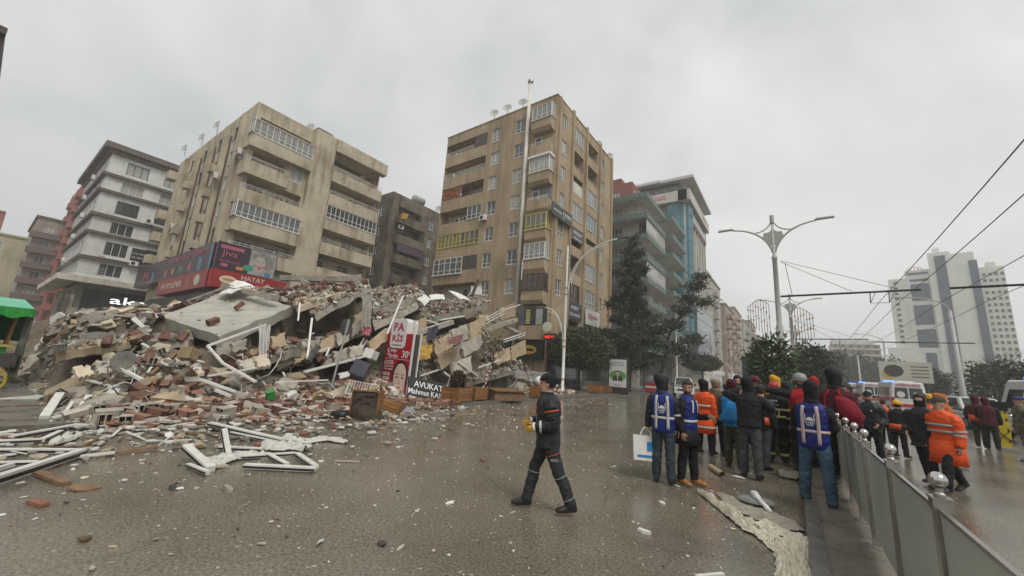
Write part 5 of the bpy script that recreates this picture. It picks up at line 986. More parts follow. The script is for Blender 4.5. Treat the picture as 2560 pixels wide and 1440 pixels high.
# ------------------------------------------------------------------ PARIS totem
TR = M("totem_red", (0.42, .012, .025), (0.36, .01, .02), scale=.8, rough=.3); TWH = M("totem_white", (0.66, .66, .65), rough=.35); TCR = M("crimson_lettering", (0.40, .01, .06), rough=.4)
PA = empty("advertising_totem", (-14.1, 11.1, .1), "red upright advertising totem reading PARIS with a woman's face", "sign"); PA.rotation_euler = (0, R_(1.5), 0)
m = MB(); m.box(-.87, 0, .02, .87, .42, 2.75); m.build("body", [TR], PA); m = MB(); m.box(.871, .0, .02, .95, .06, 2.8); m.box(.871, .36, .02, .95, .42, 2.8); m.box(.871, .061, .02, .93, .359, .55); m.build("edge_trim", TWH, PA)
m = MB(); m.box(.871, .065, .6, .9, .355, 2.75); m.build("side_panel", DKD, PA)
def rrect(x0, x1, z0, z1, r, n=6):
    pts = []
    for cx, cz, a in ((x1 - r, z1 - r, 0), (x0 + r, z1 - r, 1), (x0 + r, z0 + r, 2), (x1 - r, z0 + r, 3)):
        for i in range(n + 1): t = (a + i / n) * math.pi / 2; pts.append((cx + r * math.cos(t), cz + r * math.sin(t)))
    return pts
m = MB(); p = rrect(-.62, .42, 2.1, 3.42, .2); m.hexa([(x, -.03, z) for x, z in p], [(x, .3, z) for x, z in p][::1]); m.build("head_plate", TWH, PA)
m = MB(); p = rrect(-.1, .62, 2.4, 3.36, .18); m.hexa([(x, .305, z) for x, z in p], [(x, .42, z) for x, z in p]); m.build("rear_head_plate", TWH, PA)
for tx, x, z, w, h, mt in (("PA", -.1, 3.04, .72, .38, TCR), ("RİS", -.1, 2.58, .74, .38, TCR), ("GÜZELLİK SALONU", -.1, 2.24, .6, .06, DKD)): text(tx, mt, (x, -.034, z), w, h, PA, 0, .004, .02)
for tx, x, z, w, h in (("5", -.66, 1.92, .16, .3), ("bölge", -.3, 1.98, .42, .2), ("tüm vücut", -.28, 1.76, .6, .16), ("30", .5, 1.86, .4, .32), ("%", .77, 1.92, .1, .14), ("LAZER", -.5, 1.46, .62, .17), ("EPİLASYON", -.5, 1.3, .6, .09), ("her seans", -.5, 1.18, .6, .08)): text(tx, TWH, (x, -.006, z), w, h, PA, 0, .004, .01)
m = MB(); m.box(-.84, -.004, 1.62, .8, -.002, 1.635); m.build("rule_line", TWH, PA)
for k in range(6): z = 1.02 - k * .19; m = MB(); p = rrect(-.82, -.36, z - .13, z, .03, 3); m.poly([(x, -.004, q) for x, q in p][::-1]); o = m.build("price_box", TWH, PA); text("bölge", TCR, (-.59, -.008, z - .06), .3, .06, o, 0, .002)
def flat(o, mat, pts, y_, name="print"):
    m = MB(); a = sum(x0 * z1 - x1 * z0 for (x0, z0), (x1, z1) in zip(pts, pts[1:] + pts[:1]))
    m.poly([(x, y_, z) for x, z in (pts if a > 0 else pts[::-1])]); return m.build(name, mat, o)
ell = lambda cx, cz, a, b, n=26: [(cx + a * math.cos(2 * math.pi * i / n), cz + b * math.sin(2 * math.pi * i / n)) for i in range(n)]
PSK = M("poster_skin", (0.70, .52, .42), (0.75, .58, .48), scale=3, rough=.35); PSK2 = M("poster_skin_tone", (0.60, .41, .32), rough=.35); PHR = M("poster_hair", (0.045, .025, .02), rough=.35); PLP = M("poster_lips", (0.46, .14, .13), rough=.35); PEY = M("poster_eyes", (0.06, .04, .035), rough=.35)
def face_(o, mat, pts, y_): return flat(o, mat, [(min(.84, .34 + (x - .33) * 1.32), max(.03, 1.47 + (z - 1.43) * 1.32)) for x, z in pts], y_)
face_(PA, PHR, ell(.33, 1.02, .42, .5), -.003); face_(PA, PSK, [(-.3, .05), (-.3, .3), (-.05, .42), (.18, .5), (.52, .5), (.7, .36), (.84, .3), (.84, .05)], -.005); face_(PA, PSK, [(.02, 1.0), (.06, 1.22), (.18, 1.38), (.34, 1.43), (.5, 1.38), (.61, 1.22), (.64, 1.0), (.62, .8), (.54, .62), (.42, .49), (.33, .46), (.24, .49), (.12, .62), (.04, .8)], -.007)
for x in (.19, .48): face_(PA, PEY, ell(x, .97, .075, .022), -.010); face_(PA, PHR, [(x - .1, 1.045), (x, 1.075), (x + .1, 1.05), (x + .09, 1.07), (x, 1.095), (x - .1, 1.06)], -.010)
face_(PA, PSK2, [(.3, .95), (.28, .8), (.25, .765), (.33, .745), (.41, .765), (.385, .8)], -.009); face_(PA, PLP, ell(.33, .65, .095, .035), -.010)
for s, x in ((-1, .02), (1, .64)):
    face_(PA, PSK2, [(x - .1, .02), (x + .1, .02), (x + .08 * -s + .04, .5), (x - .02 * s, .78), (x - .06 * s, .8), (x - .12 * s * 0 - .05, .5)], -.009)
    for k in range(4): face_(PA, PSK, [(x - s * (.01 + k * .03), .48), (x - s * (.035 + k * .03), .48), (x - s * (.03 + k * .02), .86 - k * .05), (x - s * (.012 + k * .02), .86 - k * .05)], -.012)

# ------------------------------------------------------------------ other signs and poles
def board(name, label, cat, c, mat, th, texts, rim=None, back=.0):
    A, B, C_, D_ = [Vector(q) for q in c]; C_ = B + (D_ - A); r = empty(name, A.lerp(C_, .5), label, cat); o_ = Vector(r.location); n = (B - A).cross(D_ - A).normalized()
    m = MB(); m.hexa([p - o_ for p in (A, B, C_, D_)], [p - o_ - n * th for p in (A, B, C_, D_)]); m.build("board", mat, r)
    ux = (B - A).normalized(); uz = (D_ - A).normalized(); R3 = Matrix((ux, n.cross(ux), n)).transposed()
    for tx, tm, u, v, w, h in texts:
        p = A.lerp(B, u).lerp(D_.lerp(C_, u), v) - o_ + n * .006; t_ = obj("lettering", text_mesh(tx, tm, .004, .01), r, p); t_.rotation_euler = R3.to_euler(); t_.scale = (w, h, 1)
    return r
board("sign_board", "fallen black lawyer's sign reading AVUKAT leaning behind the planter", "sign", [AX(1020, 990, -12.75), AX(1116, 1008, -12.15), AX(1118, 960, -12.55), AX(1022, 940, -13.1)], SGN_K, .08, [("AVUKAT", LET_W, .52, .68, 1.35, .27), ("Mahmut KARA", LET_W, .5, .3, 1.75, .24)])
def pole_sign(loc, h, lean, label, disc=.32, rz=0.0, face=None):
    r = empty("road_sign", loc, label, "road sign"); r.rotation_euler = (lean[0], lean[1], rz); m = MB(); m.tube([(0, 0, -.1), (0, 0, h)], .035, 8); m.build("pole", GREY_P, r)
    if disc: m = MB(); m.lathe([(.02, 0), (disc, 0), (disc, .02), (.02, .02)], n=24, ax=Matrix.Translation((0, .05, h - disc)) @ Matrix.Rotation(math.pi / 2, 4, 'X')); m.build("disc_back", M("sign_back_grey", (0.05, .052, .055), (0.075, .078, .08), scale=4, rough=.6), r); m = MB(); m.box(-.05, -.03, h - disc * 1.7, .05, .02, h - .05); m.build("bracket", GREY_P, r)
    return r
pole_sign((-13.6, 7.95, .1), 3.0, (R_(3), R_(5), 0), "grey pole with the back of a round road sign, leaning before the rubble", rz=R_(112))
pole_sign((-12.8, 12.9, .1), 2.9, (R_(-3), R_(13), 0), "bare grey pole leaning among the rubble behind the shrub planter", 0, rz=.3)
# campaign poster stand, fenced corner, shop signs, kiosk board
r = empty("poster_stand", G(1545, 985, .12), "lit poster stand with a man in a dark jacket on green", "poster"); m = MB(); m.box(-.85, -.12, 0, .85, .12, 2.9); m.build("frame", DKD, r); m = MB(); m.box(-.72, -.135, .55, .72, -.121, 2.75); m.build("poster", TWH, r)
PG = M("poster_green", (0.12, .30, .08), rough=.4); flat(r, PG, ell(0, 1.45, .7, .42), -.137); flat(r, DKD, [(-.42, .95), (-.36, 1.38), (-.12, 1.5), (.12, 1.5), (.36, 1.38), (.42, .95)], -.139); flat(r, PSK2, ell(0, 1.66, .14, .19), -.141); flat(r, M("poster_hair_grey", (0.12, .11, .10)), ell(0, 1.79, .13, .08), -.142); flat(r, TWH, [(-.05, 1.48), (.05, 1.48), (.02, 1.1), (-.02, 1.1)], -.141); flat(r, TWH, ell(0, .85, .55, .2), -.1425)
for tx, z, w in (("Güvenilir kent", 2.5, 1.1), ("birlikte yaşarız", 2.3, 1.1), ("Menderes", .72, .6)): text(tx, DKD, (0, -.144, z), w, .13, r, 0, .002)
r = empty("shop_sign", (-16.4, 47.0, 0), "black shop canopy sign reading HAN in orange letters", "sign"); m = MB(); m.box(-3.6, 0, 3.0, 2.4, .4, 4.9); m.build("board", SGN_K, r); text("HAN", M("orange_lettering", (0.42, .14, .04)), (.6, -.012, 3.5), 1.9, .65, r); text("EGKEFE", LET_W, (.3, -.012, 4.3), 1.7, .35, r); text("N", M("yellow_lettering", (.5, .33, .03)), (-3.0, -.012, 4.1), .6, 1.1, r)
for x_ in (-3.4, 2.2): m = MB(); m.box(x_ - .08, .1, 0, x_ + .08, .3, 2.99); m.build("post", DKD, r)
r = empty("information_board", (-1.1, 31, .12), "dark green information board with white lettering behind the crowd", "sign"); m = MB(); BGN = M("dark_green_board", (0.02, .045, .035), rough=.3); m.box(-1.6, 0, .6, 1.3, .1, 3.35); m.build("board", BGN, r); m = MB(); m.box(-1.66, -.02, 3.351, 1.36, .12, 3.42); m.box(-1.66, -.02, .6, -1.601, .12, 3.35); m.box(1.301, -.02, .6, 1.36, .12, 3.35); m.build("frame", GREY_P, r); text("TURİZM OFİSİ", LET_W, (-.1, -.012, 2.65), 1.9, .26, r); text("VALİ", LET_W, (.5, -.012, 2.25), .8, .24, r)
for x_ in (-1.3, .9): m = MB(); m.box(x_ - .05, .02, 0, x_ + .05, .08, .599); m.build("post", GREY_P, r)
r = empty("hoarding", (11.2, 66, 0), "pale roadside hoarding with a dark and yellow picture beyond the ambulance", "hoarding"); m = MB(); m.box(-2.3, 0, 3.0, 2.3, .15, 5.4); m.build("board", M("hoarding_cream", (.5, .5, .42), rough=.5), r); flat(r, DKD, ell(-1.0, 4.3, .9, .75, 9), -.01); flat(r, M("hoarding_yellow", (.5, .38, .1)), ell(-1.5, 3.9, .6, .7, 9), -.005)
for k in range(4): flat(r, BND, [(.5, 3.6 + k * .4), (2.0, 3.6 + k * .4), (2.0, 3.72 + k * .4), (.5, 3.72 + k * .4)], -.01)
for x_ in (-1.8, 1.8): m = MB(); m.box(x_ - .1, .03, 0, x_ + .1, .12, 2.99); m.build("post", DKD, r)
m = MB(); r = empty("ledge_wall", (-17.0, 33, .12), "low stepped stone ledge before the shops under the clipped tree", "wall"); m.box(0, 0, 0, 1.2, 11, .38); m.build("ledge", GRYC, r); m = MB(); m.box(.4, .2, .383, 1.25, 10.8, .72); m.build("ledge_top", KERB, r)

# ------------------------------------------------------------------ green cart at the left edge
CG = M("cart_green", (0.018, .22, .028), (0.025, .28, .04), scale=2, rough=.5); CGD = M("cart_canvas_dark_green", (0.012, .085, .045), (0.02, .12, .06), scale=3, rough=.8); CGL = M("cart_canvas_pale_green", (0.14, .42, .27), (0.19, .48, .33), scale=2, rough=.7); CYEL = M("cart_yellow", (0.42, .36, .06), (0.34, .28, .06), scale=6, rough=.5)
CT = empty("vendor_cart", (-19.0, .5, 0), "green vendor's cart with canvas canopy and yellow spoked wheel", "cart")
m = MB(); m.box(-.75, -2.4, .55, .35, .25, 1.32); m.build("body", CG, CT); m = MB(); m.box(-.8, -2.5, 1.323, .45, .35, 1.4); m.build("counter", CYEL, CT)
for yy in (-2.3, .22):
    for xx in (-.7, .33): m = MB(); m.bar((xx, yy, 1.4), (xx + .15, yy + .05 * (yy > 0), 2.5), .05, .05); m.build("canopy_post", PW, CT)
m = MB(); m.hexa([(-1.1, -2.7, 2.48), (.75, -2.7, 2.48), (.75, .52, 2.48), (-1.1, .52, 2.48)], [(-.9, -2.6, 2.72), (.35, -2.6, 2.74), (.35, .3, 2.74), (-.9, .3, 2.72)]); m.build("canopy_top", CGL, CT)
m = MB(); n = 34
ring = [(.76, -2.7 + 3.23 * i / n) for i in range(n + 1)]; m.v = [(x, y, 2.479) for x, y in ring] + [(x + .03 * math.sin(i * 2), y, 2.2 + .045 * math.cos(i * 1.15)) for i, (x, y) in enumerate(ring)]; m.f = [(i, n + 1 + i, n + 2 + i, i + 1) for i in range(n)]; m.m = [0] * n; k0 = len(m.v)
ring = [(.76 - 1.86 * i / 16, .53) for i in range(17)]; m.add([(x, y, 2.479) for x, y in ring] + [(x, y + .03 * math.sin(i), 2.16 + .05 * math.cos(i * 1.2)) for i, (x, y) in enumerate(ring)], [(i, i + 17, i + 18, i + 1) for i in range(16)]); m.build("canopy_skirt", CG, CT)
m = MB(); m.quad((-1.05, -2.6, 1.5), (-1.05, .5, 1.5), (-1.05, .5, 2.47), (-1.05, -2.6, 2.47)); m.build("back_curtain", CGD, CT)
m = MB(); pts = [(.7 - .2 * i, .5 + .07 * math.sin(i * 1.9), 0) for i in range(9)]; m.v = [(x, y, 2.45) for x, y, _ in pts] + [(x - .12, y + .05 * math.cos(i), .45 + .03 * i) for i, (x, y, _) in enumerate(pts)]; m.f = [(i, i + 9, i + 10, i + 1) for i in range(8)]; m.m = [0] * 8; m.build("plastic_sheet", M("grey_plastic_sheet", (0.25, .27, .22), (.33, .35, .3), scale=3, rough=.25, trans=.35), CT, True)
def wheel(r, loc, R, mat, rz):
    m = MB(); n = 28
    for (ra, rb) in ((R, R - .06),):
        vs = []; 
        for i in range(n): a = 2 * math.pi * i / n; c_, s_ = math.cos(a), math.sin(a); vs += [(.03, ra * c_, ra * s_), (-.03, ra * c_, ra * s_), (-.03, rb * c_, rb * s_), (.03, rb * c_, rb * s_)]
        m.add(vs, [(4 * i + j, 4 * ((i + 1) % n) + j, 4 * ((i + 1) % n) + (j + 1) % 4, 4 * i + (j + 1) % 4) for i in range(n) for j in range(4)])
    for i in range(10): a = 2 * math.pi * i / 10; m.bar((0, .05 * math.cos(a), .05 * math.sin(a)), (0, (R - .05) * math.cos(a), (R - .05) * math.sin(a)), .03, .03, up=(1, 0, 0))
    m.lathe([(.06, -.06), (.06, .06)], n=10, ax=Matrix.Rotation(math.pi / 2, 4, 'Y')); return m.build("wheel", mat, r, loc=loc)
wheel(CT, (.62, .02, .4), .4, CYEL, 0); wheel(CT, (.62, -2.0, .4), .4, CYEL, 0); wheel(CT, (-.9, .15, .4), .4, CYEL, 0)
m = MB(); m.poly([(.352, -.35 + .3 * math.cos(-a * .5236), .98 + .2 * math.sin(-a * .5236)) for a in range(12)][::-1]); m.build("cart_emblem", MATS["sign_red"], CT)
m = MB(); m.box(.2, -1.0, 1.401, .44, -.2, 1.5); m.build("yellow_tray", M("tray_yellow", (.55, .45, .03), rough=.4), CT); m = MB(); m.box(.1, -.1, .75, .5, .5, 1.15); m.build("dark_bag", DKD, CT)
# ------------------------------------------------------------------ trees and shrubs
nr = np.random.default_rng(11)
def leaves(centers, size, aspect=.5, droop=0.0, jitter=.35, tip=None):
    """one small folded blade for every centre; droop tips them downwards, tip gives a preferred axis per blade"""
    c = np.asarray(centers, float); n = len(c); ax = nr.normal(size=(n, 3)) if tip is None else np.asarray(tip) + nr.normal(size=(n, 3)) * jitter
    ax[:, 2] -= droop; ax /= np.linalg.norm(ax, axis=1)[:, None] + 1e-9; up = nr.normal(size=(n, 3)); sd = np.cross(ax, up); sd /= np.linalg.norm(sd, axis=1)[:, None] + 1e-9
    s = size * nr.uniform(.6, 1.35, (n, 1)); nn = np.cross(ax, sd)
    v = np.stack([c, c + ax * s * .5 + sd * s * aspect * .5 + nn * s * .08, c + ax * s, c + ax * s * .5 - sd * s * aspect * .5 + nn * s * .08], 1).reshape(-1, 3)
    f = (np.arange(n)[:, None] * 4 + np.arange(4)); return v, f
def crown(root, name, mats, v, f):
    me = bpy.data.meshes.new(name); me.vertices.add(len(v)); me.vertices.foreach_set('co', v.ravel()); n = len(f); me.loops.add(n * 4); me.loops.foreach_set('vertex_index', f.ravel().astype(np.int32)); me.polygons.add(n); me.polygons.foreach_set('loop_start', np.arange(0, n * 4, 4, dtype=np.int32))
    for m in mats: me.materials.append(m)
    me.polygons.foreach_set('material_index', nr.integers(0, len(mats), n).astype(np.int32)); me.update(calc_edges=True); return obj(name, me, root)
def LM(name, c, c2): return M(name, c, c2, scale=.9, rough=.55, spec=.3)
GC = [LM("conifer_dark", (0.025, .04, .024), (0.042, .06, .033)), LM("conifer_mid", (0.045, .063, .034), (0.065, .085, .045))]
GB = [LM("broadleaf_dark", (0.034, .048, .021), (0.055, .07, .03)), LM("broadleaf_mid", (0.06, .078, .032), (0.09, .105, .042))]
GS = [LM("glossy_leaf", (0.03, .05, .02), (0.05, .075, .03)), LM("glossy_leaf_light", (0.06, .085, .035), (0.09, .11, .045))]
GP = [LM("pale_leaf", (0.10, .11, .05), (0.15, .15, .07)), LM("dry_leaf", (0.13, .11, .06), (0.18, .15, .085))]
BROWNL = [LM("brown_shrub", (0.05, .035, .02), (0.09, .06, .03)), LM("brown_shrub_pale", (0.08, .05, .025), (0.11, .075, .04))]  # two brown leaf tones, mixed at random over the crown
BARK = M("bark", (0.045, .035, .027), (0.085, .068, .052), scale=8, rough=.9, bump=.6, bscale=20)
def limb(m, a, b, r0, r1, bend=.12, n=5):
    a, b = Vector(a), Vector(b); L_ = (b - a).length; pts = [a.lerp(b, i / n) + Vector((rnd.uniform(-1, 1), rnd.uniform(-1, 1), rnd.uniform(-.5, .5))) * bend * L_ * .3 * (0 < i < n) for i in range(n + 1)]; m.tube(pts, [r0 + (r1 - r0) * i / n for i in range(n + 1)], 7); return pts
def conifer(name, loc, h, R, z0, label, lean=(0, 0), dens=230, flatten=1.0, pale=False):
    r = empty(name, loc, label, "tree"); m = MB(); top = Vector((lean[0], lean[1], h)); tp = limb(m, (0, 0, 0), top, .26 * h / 14, .03, .05, 8); m.build("trunk", BARK, r, True)
    cs, tips = [], []; bm2 = MB(); nb = int(34 * h / 14 * flatten + 12)
    for i in range(nb):
        t = (i + rnd.random()) / nb; z = z0 + (h - z0) * t ** 1.05; prof = (1 - t) ** .75 * (.55 + .45 * math.sin(min(1, t * 4) * math.pi / 2)); L_ = R * prof * rnd.uniform(.55, 1.25) + .25; a = i * 2.4 + rnd.uniform(-.4, .4)
        base = Vector((top.x * z / h, top.y * z / h, z)); d = Vector((math.cos(a), math.sin(a), rnd.uniform(.05, .5))).normalized(); end = base + d * L_; bm2.tube([base, base.lerp(end, .6), end], [.05, .03, .01], 5)
        k = int(dens * L_ / 2)
        for _ in range(k):
            u = rnd.random() ** .6; p = base.lerp(end, u) + Vector((rnd.gauss(0, .16), rnd.gauss(0, .16), rnd.gauss(0, .15))) * (1.1 + .8 * L_ * (1 - u) * .4); cs.append(p); tips.append(d * .8 + Vector((0, 0, .5)))
    bm2.build("branches", BARK, r); v, f = leaves(cs, .34, .33, 0, .6, tips); crown(r, "crown", GC, v, f); return r
p = G(1580, 985, .12)
conifer("conifer_tree", (-12.6, 36.8, .1), 15.2, 3.3, 1.8, "tall dark pointed conifer in front of the green trimmed building", (.5, 0), 330)
def leaning_pine(loc, label):
    r = empty("pine_tree", loc, label, "tree"); m = MB(); tp = limb(m, (0, 0, 0), (1.2, 0, 5.5), .2, .12, .1); tp2 = limb(m, (1.2, 0, 5.5), (4.3, .5, 11.8), .12, .03, .15); limb(m, (.6, 0, 4), (3.6, -.3, 5.4), .08, .02); limb(m, (1.2, 0, 5.5), (-1.2, .4, 8.0), .08, .02); limb(m, (2.2, 0, 7.6), (4.8, 0, 9.0), .06, .02); m.build("trunk", BARK, r, True)
    cs, tips = [], []
    for c, R, n in (((4.3, .5, 11.9), .8, 330), ((3.8, .4, 10.9), 1.1, 520), ((3.2, .4, 9.6), 1.0, 420), ((4.7, 0, 9.1), .9, 330), ((2.6, .2, 8.4), 1.1, 500), ((1.6, 0, 6.9), 1.2, 520), ((-.8, .4, 7.6), 1.2, 420), ((3.6, -.3, 5.4), 1.1, 420), ((2.2, 0, 4.4), 1.3, 520), ((.2, 0, 4.8), 1.3, 480), ((3.0, .2, 3.6), 1.0, 330), ((-.9, .2, 3.5), 1.2, 420)):
        for _ in range(n): q = Vector((rnd.gauss(0, .5), rnd.gauss(0, .5), rnd.gauss(0, .24))) * R; cs.append(Vector(c) + q); tips.append(Vector((.7, .1, .5)))
    v, f = leaves(cs, .36, .3, 0, .7, tips); crown(r, "crown", GC, v, f)
leaning_pine((-11.4, 42, .1), "wind swept pine leaning towards the street beside the pointed conifer")
def ball_tree(name, loc, label, trunk_h, cz, rx, ry, rz_, n, size, mats, tr=.12, flatb=.55, cat="tree", lump=.18, stems=5, asp=.55):
    r = empty(name, loc, label, cat); m = MB(); limb(m, (0, 0, 0), (0, 0, trunk_h), tr, tr * .75, .06)
    for i in range(stems): a = i * 2 * math.pi / max(1, stems) + .4; limb(m, (0, 0, trunk_h * .96), (rx * .6 * math.cos(a), ry * .6 * math.sin(a), cz + rz_ * rnd.uniform(-.1, .5)), tr * .5, .015)
    m.build("trunk", BARK, r, True); d = nr.normal(size=(n, 3)); d /= np.linalg.norm(d, axis=1)[:, None]; rad = nr.uniform(.25, 1, n) ** (1 / 2.2)
    lp = np.array([1 + lump * noise.noise(Vector(q) * 2.6 + Vector(loc)) * 1.6 + lump * .6 * noise.noise(Vector(q) * 6 + Vector(loc)) for q in d]); c = d * (rad * lp)[:, None] * [rx, ry, rz_]
    if flatb: c[:, 2] = np.maximum(c[:, 2], -rz_ * flatb + nr.normal(size=n) * .06 * rz_)
    c[:, 2] += cz; v, f = leaves(c, size, asp, .15, 1.0, d); crown(r, "crown", mats, v, f); return r
ball_tree("clipped_tree", (-14.6, 30.5, .1), "round clipped tree with a bare trunk in front of the tan building's shops", 2.0, 3.3, 2.75, 2.6, 1.95, 15000, .2, GB, .13, .62)
ball_tree("clipped_tree", (-10.4, 62, .1), "flat topped clipped tree far along the pavement", 2.6, 3.9, 2.5, 2.4, 1.2, 4500, .3, GB, .14, .7)
ball_tree("shrub", (-11.7, 12.6, .66), "round brown shrub growing in the upright planter box", .12, .36, .33, .33, .4, 3800, .07, BROWNL, .03, 0, "shrub", .08)
ball_tree("small_tree", (-.75, 22.0, .12), "small glossy leaved tree in front of the green information board", 1.2, 2.6, .95, .95, 1.2, 2000, .26, GS, .07, 0, "tree", .35, 7, .36)
ball_tree("evergreen_tree", (1.5, 44, .12), "dark evergreen tree on the median behind the glossy leaved tree", 1.2, 3.1, 1.35, 1.35, 2.1, 4200, .3, GC, .16, 0, "tree", .35)
ball_tree("evergreen_tree", (4.2, 88, .12), "bushy evergreen beyond the median, left of the red skyline block", 1.5, 4.6, 3.2, 3, 4.2, 3200, .6, GC, .2, 0, "tree", .35)
for i, (x_, y_, h_, w_, lb) in enumerate(((12, 150, 11, 6, "first dark hazy pine beyond the ambulances"), (18, 165, 12, 7, "second dark hazy pine below the red skyline block"), (24, 160, 11, 7, "third dark hazy pine near the tower's low wing"), (8, 180, 12, 6, "slim hazy pine at the vanishing end of the road"), (30, 150, 8, 6, "low hazy pine at the foot of the tower hotel"))):
    ball_tree("pine_tree", (x_, y_, 0), lb, h_ * .3, h_ * .6, w_ * .62, w_ * .6, h_ * .42, 3000, .85, GC, .25, 0, "tree", .4)
OLV = [LM("olive_leaf", (0.05, .052, .026), (0.075, .075, .035)), LM("olive_leaf_dark", (0.03, .034, .018), (0.045, .05, .024))]
for i, (x_, y_, h_, w_, lb) in enumerate(((17, 60, 5.2, 4.5, "dark olive tree right of the poster hoarding"), (20.5, 58, 6.0, 5.0, "broad olive tree between the hoarding and the white van"), (24.5, 55, 5.6, 5.0, "olive tree above the parked white van"), (15, 78, 5.0, 4, "low tree behind the hoarding"), (28, 54, 6.4, 5.5, "olive tree cut by the right edge"))):
    ball_tree("olive_tree", (x_, y_, 0), lb, h_ * .3, h_ * .55, w_ * .6, w_ * .55, h_ * .48, 4200, .36, OLV, .16, 0, "tree", .4)
def bare_tree(loc, h, label, mat, n=3):
    r = empty("bare_tree", loc, label, "tree"); m = MB(); k = [0]
    def grow(p, d, L_, rad, lev):
        q = p + d * L_; m.tube([p, p.lerp(q, .5) + Vector((rnd.uniform(-1, 1), rnd.uniform(-1, 1), 0)) * L_ * .05, q], [rad, rad * .8, rad * .6], 5 if lev > 1 else 4); k[0] += 1
        if lev > 0:
            for _ in range(3 if lev > 1 else 4): e = (d + Vector((rnd.gauss(0, .55), rnd.gauss(0, .55), rnd.gauss(.12, .3)))).normalized(); grow(p.lerp(q, rnd.uniform(.55, 1)), e, L_ * rnd.uniform(.55, .8), rad * .55, lev - 1)
    grow(Vector((0, 0, 0)), Vector((0, 0, 1)), h * .36, h * .018, 4); m.build("trunk", mat, r); return r
RBK = M("reddish_twigs", (0.13, .075, .06), (0.18, .11, .09), scale=3, rough=.9)
bare_tree((-9.5, 108, 0), 11, "bare reddish tree far down the left pavement", RBK); bare_tree((-8.6, 122, 0), 10, "second bare reddish tree just beyond the first one", RBK)
bare_tree((18.5, 66, 0), 8.5, "bare branching tree rising behind the olive trees", BARK); bare_tree((10.4, 74, 0), 6.5, "bare tree left of the poster hoarding", BARK)
def sapling():
    r = empty("sapling", (-11.6, 14.6, .12), "thin sapling with sparse pale leaves wrapped in red and white tape", "tree"); m = MB(); tp = limb(m, (0, 0, 0), (.1, .05, 2.3), .035, .02, .06); cs = []
    for i in range(9):
        a = i * 2.4; e = Vector((.55 * math.cos(a), .55 * math.sin(a), 2.6 + .35 * (i % 4) - .25)); limb(m, (.08, .04, 1.5 + .09 * i), e, .014, .005)
        for _ in range(46): cs.append(e.lerp(Vector((.1, .05, 2.4)), rnd.random() * .7) + Vector((rnd.gauss(0, .13), rnd.gauss(0, .13), rnd.gauss(0, .16))))
    m.build("trunk", BARK, r, True); v, f = leaves(cs, .12, .5, .3); crown(r, "crown", GP, v, f)
    b = MB(); 
    for k in range(22): t0, t1 = k / 22, (k + 1) / 22; P = lambda t: Vector((.1 - .18 * (1 - t) + .03 * math.sin(t * 20), .02 - .75 * (1 - t) ** 2 + .02 * math.cos(t * 17), .02 + 2.0 * t)); b.bar(P(t0), P(t1), .07, .006, k % 2, up=(1, 0, .2))
    b.build("barrier_tape", [WHITE_P, M("tape_red", (.42, .05, .04), rough=.5)], r)
sapling()
h = MB(); r = empty("hedge", (.15, 12.6, .12), "clipped dark green hedge on the median behind the crowd", "hedge"); n = 9000; q = nr.uniform(-1, 1, (n, 3)); k = nr.integers(0, 3, n); q[np.arange(n), k] = np.sign(q[np.arange(n), k]) * nr.uniform(.85, 1.03, n); v, f = leaves(q * [.4, 1.9, .62] + [.1, 2.0, .65], .13, .55, 0, 1.0, q); crown(r, "crown", GB, v, f); m = MB()
for i in range(5): m.tube([(.1, .5 + i * .75, 0), (.1, .5 + i * .75, .7)], .03, 5)
m.build("trunk", BARK, r)
GRS = [LM("grass_blade", (0.03, .045, .016), (0.05, .07, .024))]; n = 5000; q = np.c_[nr.uniform(-.55, .4, n), nr.uniform(11.2, 16.5, n), np.full(n, .12)]; v, f = leaves(q, .09, .14, -1.5, .6, np.tile([0, 0, 1.], (n, 1))); tag(crown(None, "grass", GRS, v, f), "patch of short grass at the foot of the hedge", "grass", kind='stuff')
# ------------------------------------------------------------------ vehicles
CARW = M("white_car_paint", (0.62, .62, .61), rough=.18, spec=.6); TYRE = M("tyre_rubber", (0.02, .02, .02), rough=.8); RIM = M("wheel_rim", (.3, .3, .3), rough=.35, metal=.7); CGL_ = M("car_glass", (0.025, .03, .034), rough=.05, spec=.6); RLT = M("rear_light", (0.35, .015, .012), rough=.2); HLT = M("lit_headlight", (.8, .8, .75), rough=.2, emit=(1, .93, .8, 3.0)); HL0 = M("headlight", (.55, .55, .55), rough=.1); BLT = M("blue_beacon", (.03, .08, .6), rough=.2, emit=(.08, .2, 1.0, 2.5)); REDS = M("ambulance_red", (.45, .03, .03), rough=.4); PLT = M("number_plate", (.6, .6, .58), rough=.4)
def bev(o, w=.06, s=2): b = o.modifiers.new("bevel", 'BEVEL'); b.width = w; b.segments = s; b.limit_method = 'ANGLE'; return o
